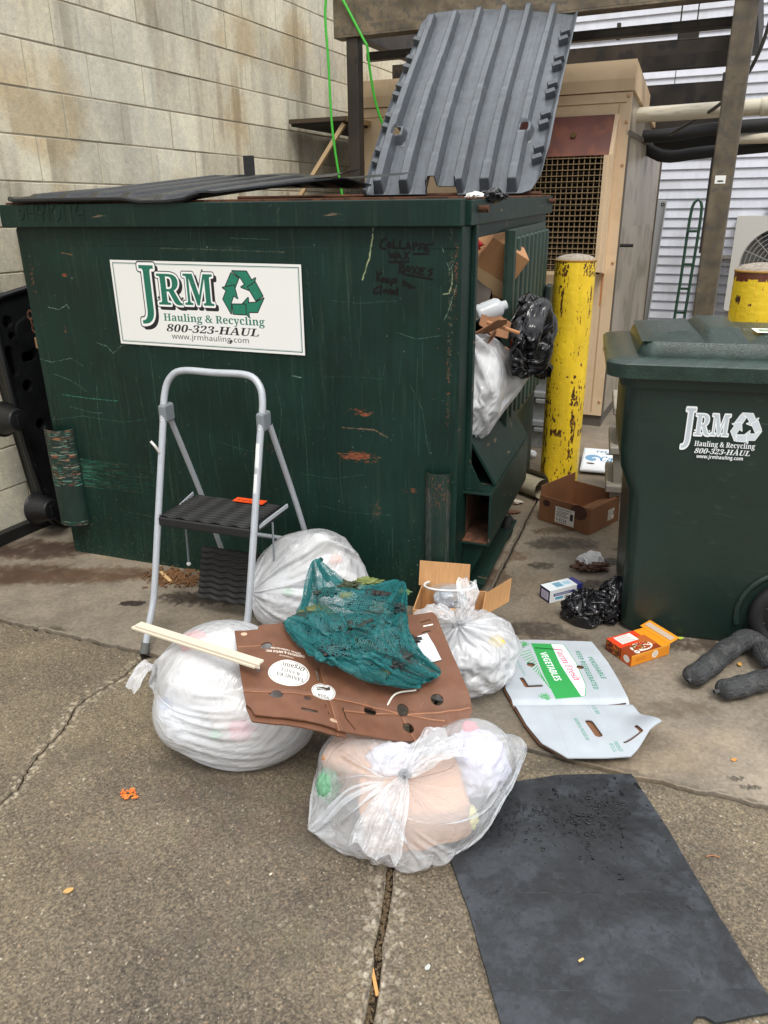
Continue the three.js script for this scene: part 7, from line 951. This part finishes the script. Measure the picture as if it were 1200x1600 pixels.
// ================================================================ WHAT STICKS OUT OF THE DUMPSTER
{
  const card = mat([255, 255, 255], 0.75, { map: canvasTex(512, 512, kraft([186, 136, 92], 29)) }), tape = mat([206, 172, 128], 0.35), brown = mat([255, 255, 255], 0.8, { map: canvasTex(256, 256, kraft([140, 96, 62], 39)) });
  const D = (px, py, x) => dWorld(...dLoc(px, py, 0, x).toArray());
  const cb = thing('shipping_box', 'taped tan shipping box jammed in the dumpster side door', 'cardboard box', D(757, 422, 1.8)); cb.rotation.set(0.3, -rad(20) + 0.35, -0.55); cb.scale.setScalar(0.82); part('box', boxUV(bevelBox(0.24, 0.42, 0.34, 0.004), 1), card, cb); part('tape', boxUV(box(-0.122, 0.122, -0.04, 0.04, 0.1705, 0.1715, 0), 1), tape, cb); part('tape', boxUV(box(0.1205, 0.1215, -0.03, 0.05, -0.172, 0.172, 0), 1), tape, cb);
  const jug = thing('grey_jug', 'cloudy grey plastic bottle lying in the dumpster side door', 'bottle', D(744, 494, 1.86)); jug.scale.setScalar(0.72); const jp = [[0, 0], [0.05, 0], [0.058, 0.008], [0.06, 0.03], [0.056, 0.04], [0.06, 0.05], [0.06, 0.13], [0.05, 0.15], [0.028, 0.165], [0.026, 0.19], [0, 0.19]].map(p => new THREE.Vector2(p[0], p[1])); part('bottle', new THREE.LatheGeometry(jp, 28), phys([206, 210, 212], 0.3, { transmission: 0.25, thickness: 0 }), jug); jug.rotation.set(-0.5, 0, -1.2);
  const wb = thing('trash_bag', 'white trash bag bulging out of the dumpster side door', 'trash bag'), wc = dWorld(1.9, 0.89, -0.42); 
  part('film', film({ c: wc, r: V(0.12, 0.215, 0.27), turn: rad(-20), detail: 32, excess: 1.12, vol: 1.0, knots: [{ dir: V(-0.2, 0.9, 0.3), at: dWorld(1.9, 1.12, -0.2), cap: 0.3, size: 0.15 }, { dir: V(0.5, 0.0, -0.8), at: dWorld(1.99, 0.86, -0.72), cap: 0.16, size: 0.8 }], lumps: [[wc.x, wc.y, wc.z, 0.1, 0.19, 0.2]], seed: 51, steps: 60, grav: 0.0002, planes: [{ p: dWorld(1.91, 0.68, 0), n: V(0.3, 0.95, 0).normalize() }] }), milky, wb);
  wad('paper_waste', 'crumpled white paper inside the bag in the dumpster door', 'paper', undefined, wc, V(0.095, 0.18, 0.2), [236, 235, 232], 81);
  const bc = D(822, 520, 2.05); mesh1('black_bag', film({ c: bc, r: V(0.1, 0.19, 0.25), turn: rad(-20), detail: 30, excess: 1.3, vol: 0.3, lumps: [[0, 0.08, 0.05], [0, 0.0, 0.0], [0.02, 0.1, -0.05], [0.03, -0.06, -0.08], [0.0, 0.02, 0.1], [0.03, 0.04, -0.13], [0.05, 0.1, 0.02], [0.06, 0.0, -0.04], [0.07, -0.08, 0.0], [0.1, 0.03, -0.09]].map(([x, y, z]) => [bc.x + x, bc.y + y, bc.z + z, 0.05, 0.05, 0.05]), seed: 53, steps: 60, jitter: 0.06, bend: 0.4, grav: 0.0002 }), blackFilm, 'black plastic bag with round bulges hanging out of the side door', 'plastic bag');
  const tails = thing('black_bag_tail', 'torn black plastic hanging below the bulging black bag', 'plastic bag'); knotTail(D(835, 545, 2.03), V(0.35, -0.75, -0.2), V(0.3, 0.2, 1), 0.17, 0.13, 7, blackFilm, tails, 0.1, 'film');
  const og = canvasTex(256, 256, (c, w, h) => { c.fillStyle = '#e2702a'; c.fillRect(0, 0, w, h); c.fillStyle = '#d8302a'; c.fillRect(0, 0, w, 90); c.fillStyle = '#efe2c8'; for (let k = 0; k < 7; k++) c.fillRect(40, 110 + k * 18, 160, 8); });
  const ob = mesh1('snack_box', bevelBox(0.03, 0.16, 0.12, 0.002), mat([255, 255, 255], 0.45, { map: og }), 'red and orange food box stuck beside the white bag in the door', 'food box'); ob.position.copy(D(783, 562, 1.93)); ob.rotation.set(0.5, -0.6, -0.3);
  const pieces = [[752, 523, 1.93, 0.2, 0.13, -0.3, 0.5], [775, 505, 1.95, 0.14, 0.1, 0.7, -0.3], [746, 545, 1.9, 0.2, 0.12, 0.2, 0.9]]; pieces.forEach(([x, y, z, w, h, a, b], k) => { const o = thing('cardboard_scrap', ['torn brown cardboard piece under the grey bottle in the side door', 'small cardboard scrap beside the stick in the side door', 'curled brown cardboard above the white bag in the side door'][k], 'cardboard', D(x, y, z), 0, 'cardboard scraps in the side door'); part('scrap', sheet((X, Y) => sdBox(X, Y, 0, 0, w, h, 0.01) + 0.03 * (n2(X * 20, Y * 20, k) - 0.5), -w, w, -h, h, 40, 30, 0.004, (X, Y) => V(X, 0.03 * (n2(X * 9, Y * 9, k + 4) - 0.5), -Y)), brown, o); o.rotation.set(a, -0.3, b); });
  const wd = thing('wood_stick', 'broken brown stick poking from the side door', 'stick', D(772, 508, 1.96)); part('stick', rod(V(-0.03, 0.012, 0), V(0.1, -0.03, 0.02), 0.008, 8), mat([170, 118, 78], 0.7), wd);
  for (const [x, y, z, r, c, s, l] of [[775, 470, 1.86, 0.07, [46, 66, 36], 91, 'dark green peelings in the side door'], [770, 545, 1.88, 0.06, [60, 40, 30], 92, 'dark scraps under the cardboard in the side door'], [795, 545, 1.9, 0.07, [30, 28, 26], 93, 'black scraps behind the snack box in the side door'], [788, 372, 1.75, 0.06, [120, 150, 186], 94, 'blue film at the top of the side door'], [742, 382, 1.8, 0.04, [190, 40, 36], 95, 'red wrapper at the top corner of the side door'], [783, 500, 1.9, 0.04, [206, 160, 70], 96, 'yellow scraps beside the stick in the side door']]) wad('food_scraps', l, 'scraps', undefined, D(x, y, z), V(r, r * 0.8, r * 1.3), c, s, 0.7, 10, 0.5);
  // fill inside the body, seen dark behind
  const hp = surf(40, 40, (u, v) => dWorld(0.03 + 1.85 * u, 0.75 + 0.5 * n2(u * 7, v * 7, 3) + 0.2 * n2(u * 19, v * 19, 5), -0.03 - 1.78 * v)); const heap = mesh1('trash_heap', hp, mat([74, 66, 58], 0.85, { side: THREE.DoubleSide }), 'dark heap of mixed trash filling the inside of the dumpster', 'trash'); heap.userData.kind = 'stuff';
  const tb = dWorld(...dLoc(768, 306, 2, -0.32).toArray()); mesh1('black_bag', film({ c: tb, r: V(0.06, 0.025, 0.05), detail: 18, excess: 1.3, vol: 0.6, seed: 57, steps: 40, jitter: 0.08, bend: 0.4, grav: 0 }), blackFilm, 'black plastic bag poking over the dumpster rim', 'plastic bag'); const tw = dWorld(...dLoc(743, 308, 2, -0.28).toArray()); mesh1('white_bag', film({ c: tw, r: V(0.04, 0.02, 0.03), detail: 16, excess: 1.25, vol: 0.6, seed: 58, steps: 40, jitter: 0.08, grav: 0 }), mat([214, 214, 210], 0.5), 'scrap of white bag poking over the dumpster rim', 'plastic bag');
}
// ================================================================ LITTER
{
  const r = rng(99);
  const leaf = (p, s, c, label, turn) => { const g = sheet((X, Y) => Math.hypot(X / 1.7, Y) - 0.5 * (1 - 0.2 * n2(X * 4, Y * 4, 3)), -1, 1, -0.7, 0.7, 20, 14, 0.04, (X, Y) => V(X, 0.18 * X * X + 0.1 * Math.abs(Y) + 0.1 * n2(X * 3, Y * 3, 8), -Y)).scale(s, s, s); const o = mesh1('fallen_leaf', g, mat(c, 0.7), label, 'leaf'); o.position.copy(p); o.rotation.y = turn; return o; };
  leaf(gp(107, 1394).setY(0.004), 0.016, [196, 152, 92], 'dry tan leaf on the slab below the crack', 0.4); leaf(gp(1146, 1190).setY(0.006), 0.012, [214, 140, 60], 'small orange leaf on the pad above the slab edge', 0.3); leaf(gp(1062, 1001).setY(0.01), 0.018, [178, 196, 70], 'yellow green leaf beside the orange meal box', 0.1); leaf(gp(1155, 1042).setY(0.01), 0.016, [206, 158, 80], 'orange leaf between the black socks', 1.2); leaf(gp(423, 1368).setY(0.004), 0.006, [214, 206, 180], 'tiny pale leaf scrap on the large slab', 1); leaf(gp(668, 1514).setY(0.004), 0.011, [176, 178, 174], 'flattened clear wrapper on the slab beside the joint', 0.9);
  const cl = thing('leaf_clump', 'clump of orange leaf bits on the slab below the crack', 'leaves', gp(203, 1243).setY(0.004)); for (let k = 0; k < 26; k++) part('leaf_bit', at(new THREE.BoxGeometry(0.008 + 0.01 * r(), 0.0015, 0.004 + 0.003 * r()), (r() - 0.5) * 0.05, 0.002 + 0.004 * r(), (r() - 0.5) * 0.035, 0.3 * r(), r() * 6, 0.3 * r()), mat([196 + 30 * r(), 104 + 30 * r(), 50], 0.7), cl);
  const ch = thing('wood_chip', 'orange wood splinter lying in the joint between slabs', 'wood chip', gp(585, 1530).setY(-0.005), 0.2); part('chip', bevelBox(0.008, 0.004, 0.07, 0.001), mat([206, 150, 88], 0.8), ch); const c2 = thing('wood_chip', 'pale splinter on the wet rubber mat', 'wood chip', gp(907, 1508).setY(0.016), 0.5); part('chip', bevelBox(0.014, 0.003, 0.005, 0.001), mat([220, 180, 110], 0.8), c2); const c3 = thing('wood_chip', 'small brown curl of bark on the slab right of the mat', 'wood chip', gp(1110, 1338).setY(0.005), 0.4); part('chip', tube([V(-0.015, 0, 0), V(0, 0.002, 0.004), V(0.015, 0, 0.016)], 0.002, 10, 5), mat([150, 104, 70], 0.8), c3);
  const sp = thing('wood_stick', 'long split of pale wood on leaf litter at the dumpster foot', 'stick', gp(259, 905).setY(0.014), 2.2); part('stick', bevelBox(0.12, 0.008, 0.016, 0.002), mat([206, 172, 122], 0.8), sp);
  const bits = []; for (let k = 0; k < 420; k++) { const p = gp(278 + (r() + r() - 1) * 60, 905 + (r() + r() - 1) * 16); bits.push(at(new THREE.BoxGeometry(0.006 + 0.02 * r(), 0.002, 0.003 + 0.006 * r()), p.x, 0.009 + 0.008 * r(), p.z, 0.5 * (r() - 0.5), r() * 6, 0.5 * (r() - 0.5))); } const lt = mesh1('leaf_litter', merge(bits), mat([118, 82, 50], 0.85), 'brown leaf litter gathered at the dumpster foot behind the ladder', 'leaf litter'); lt.userData.kind = 'stuff';
  const jb = []; for (let k = 0; k < 700; k++) { const t = r(), p = fTop.clone().lerp(fA.clone().addScaledVector(fDir, 1.0), t); jb.push(at(new THREE.BoxGeometry(0.003 + 0.008 * r(), 0.002 + 0.003 * r(), 0.003 + 0.004 * r()), p.x + (r() - 0.5) * 0.014, -0.016 + 0.008 * r(), p.z + (r() - 0.5) * 0.02, r(), r() * 6, r())); } const jo = mesh1('joint_debris', merge(jb), mat([98, 82, 60], 0.9), 'crumbs of grit and bark packed in the slab joint', 'debris'); jo.userData.kind = 'stuff';
  const grit = []; for (let k = 0; k < 500; k++) { const p = gp(1200 * r(), 1040 + 560 * r()); grit.push(new THREE.TetrahedronGeometry(0.0012 + 0.0025 * r() * r()).rotateX(r() * 6).translate(p.x, 0.003, p.z)); } const gr = mesh1('loose_grit', merge(grit), mat([170, 160, 142], 0.9), 'loose grit scattered over the aggregate slabs', 'grit'); gr.userData.kind = 'stuff';
  const ball = wad('paper_ball', 'small white paper ball on the ground behind the fork pocket', 'paper', undefined, gp(830, 716).setY(0.03), V(0.035, 0.03, 0.035), [220, 220, 222], 97); const gl = thing('green_strip', 'bright green plastic strip on the ground behind the chipped bollard', 'strip', gp(842, 692).setY(0.014), 0.2); part('strip', bevelBox(0.16, 0.012, 0.02, 0.003), mat([70, 190, 60], 0.5), gl);
  wad('dirty_paper', 'torn white paper scrap under the fork pocket', 'paper', undefined, gp(806, 788).setY(0.016), V(0.045, 0.012, 0.03), [190, 180, 164], 98, 0.85, 8, 0.4); wad('dirty_paper', 'wet brown cardboard scrap under the fork pocket', 'paper', undefined, gp(800, 803).setY(0.012), V(0.05, 0.008, 0.03), [104, 74, 52], 99, 0.85, 8, 0.4);
}
renderer.render(scene, camera);
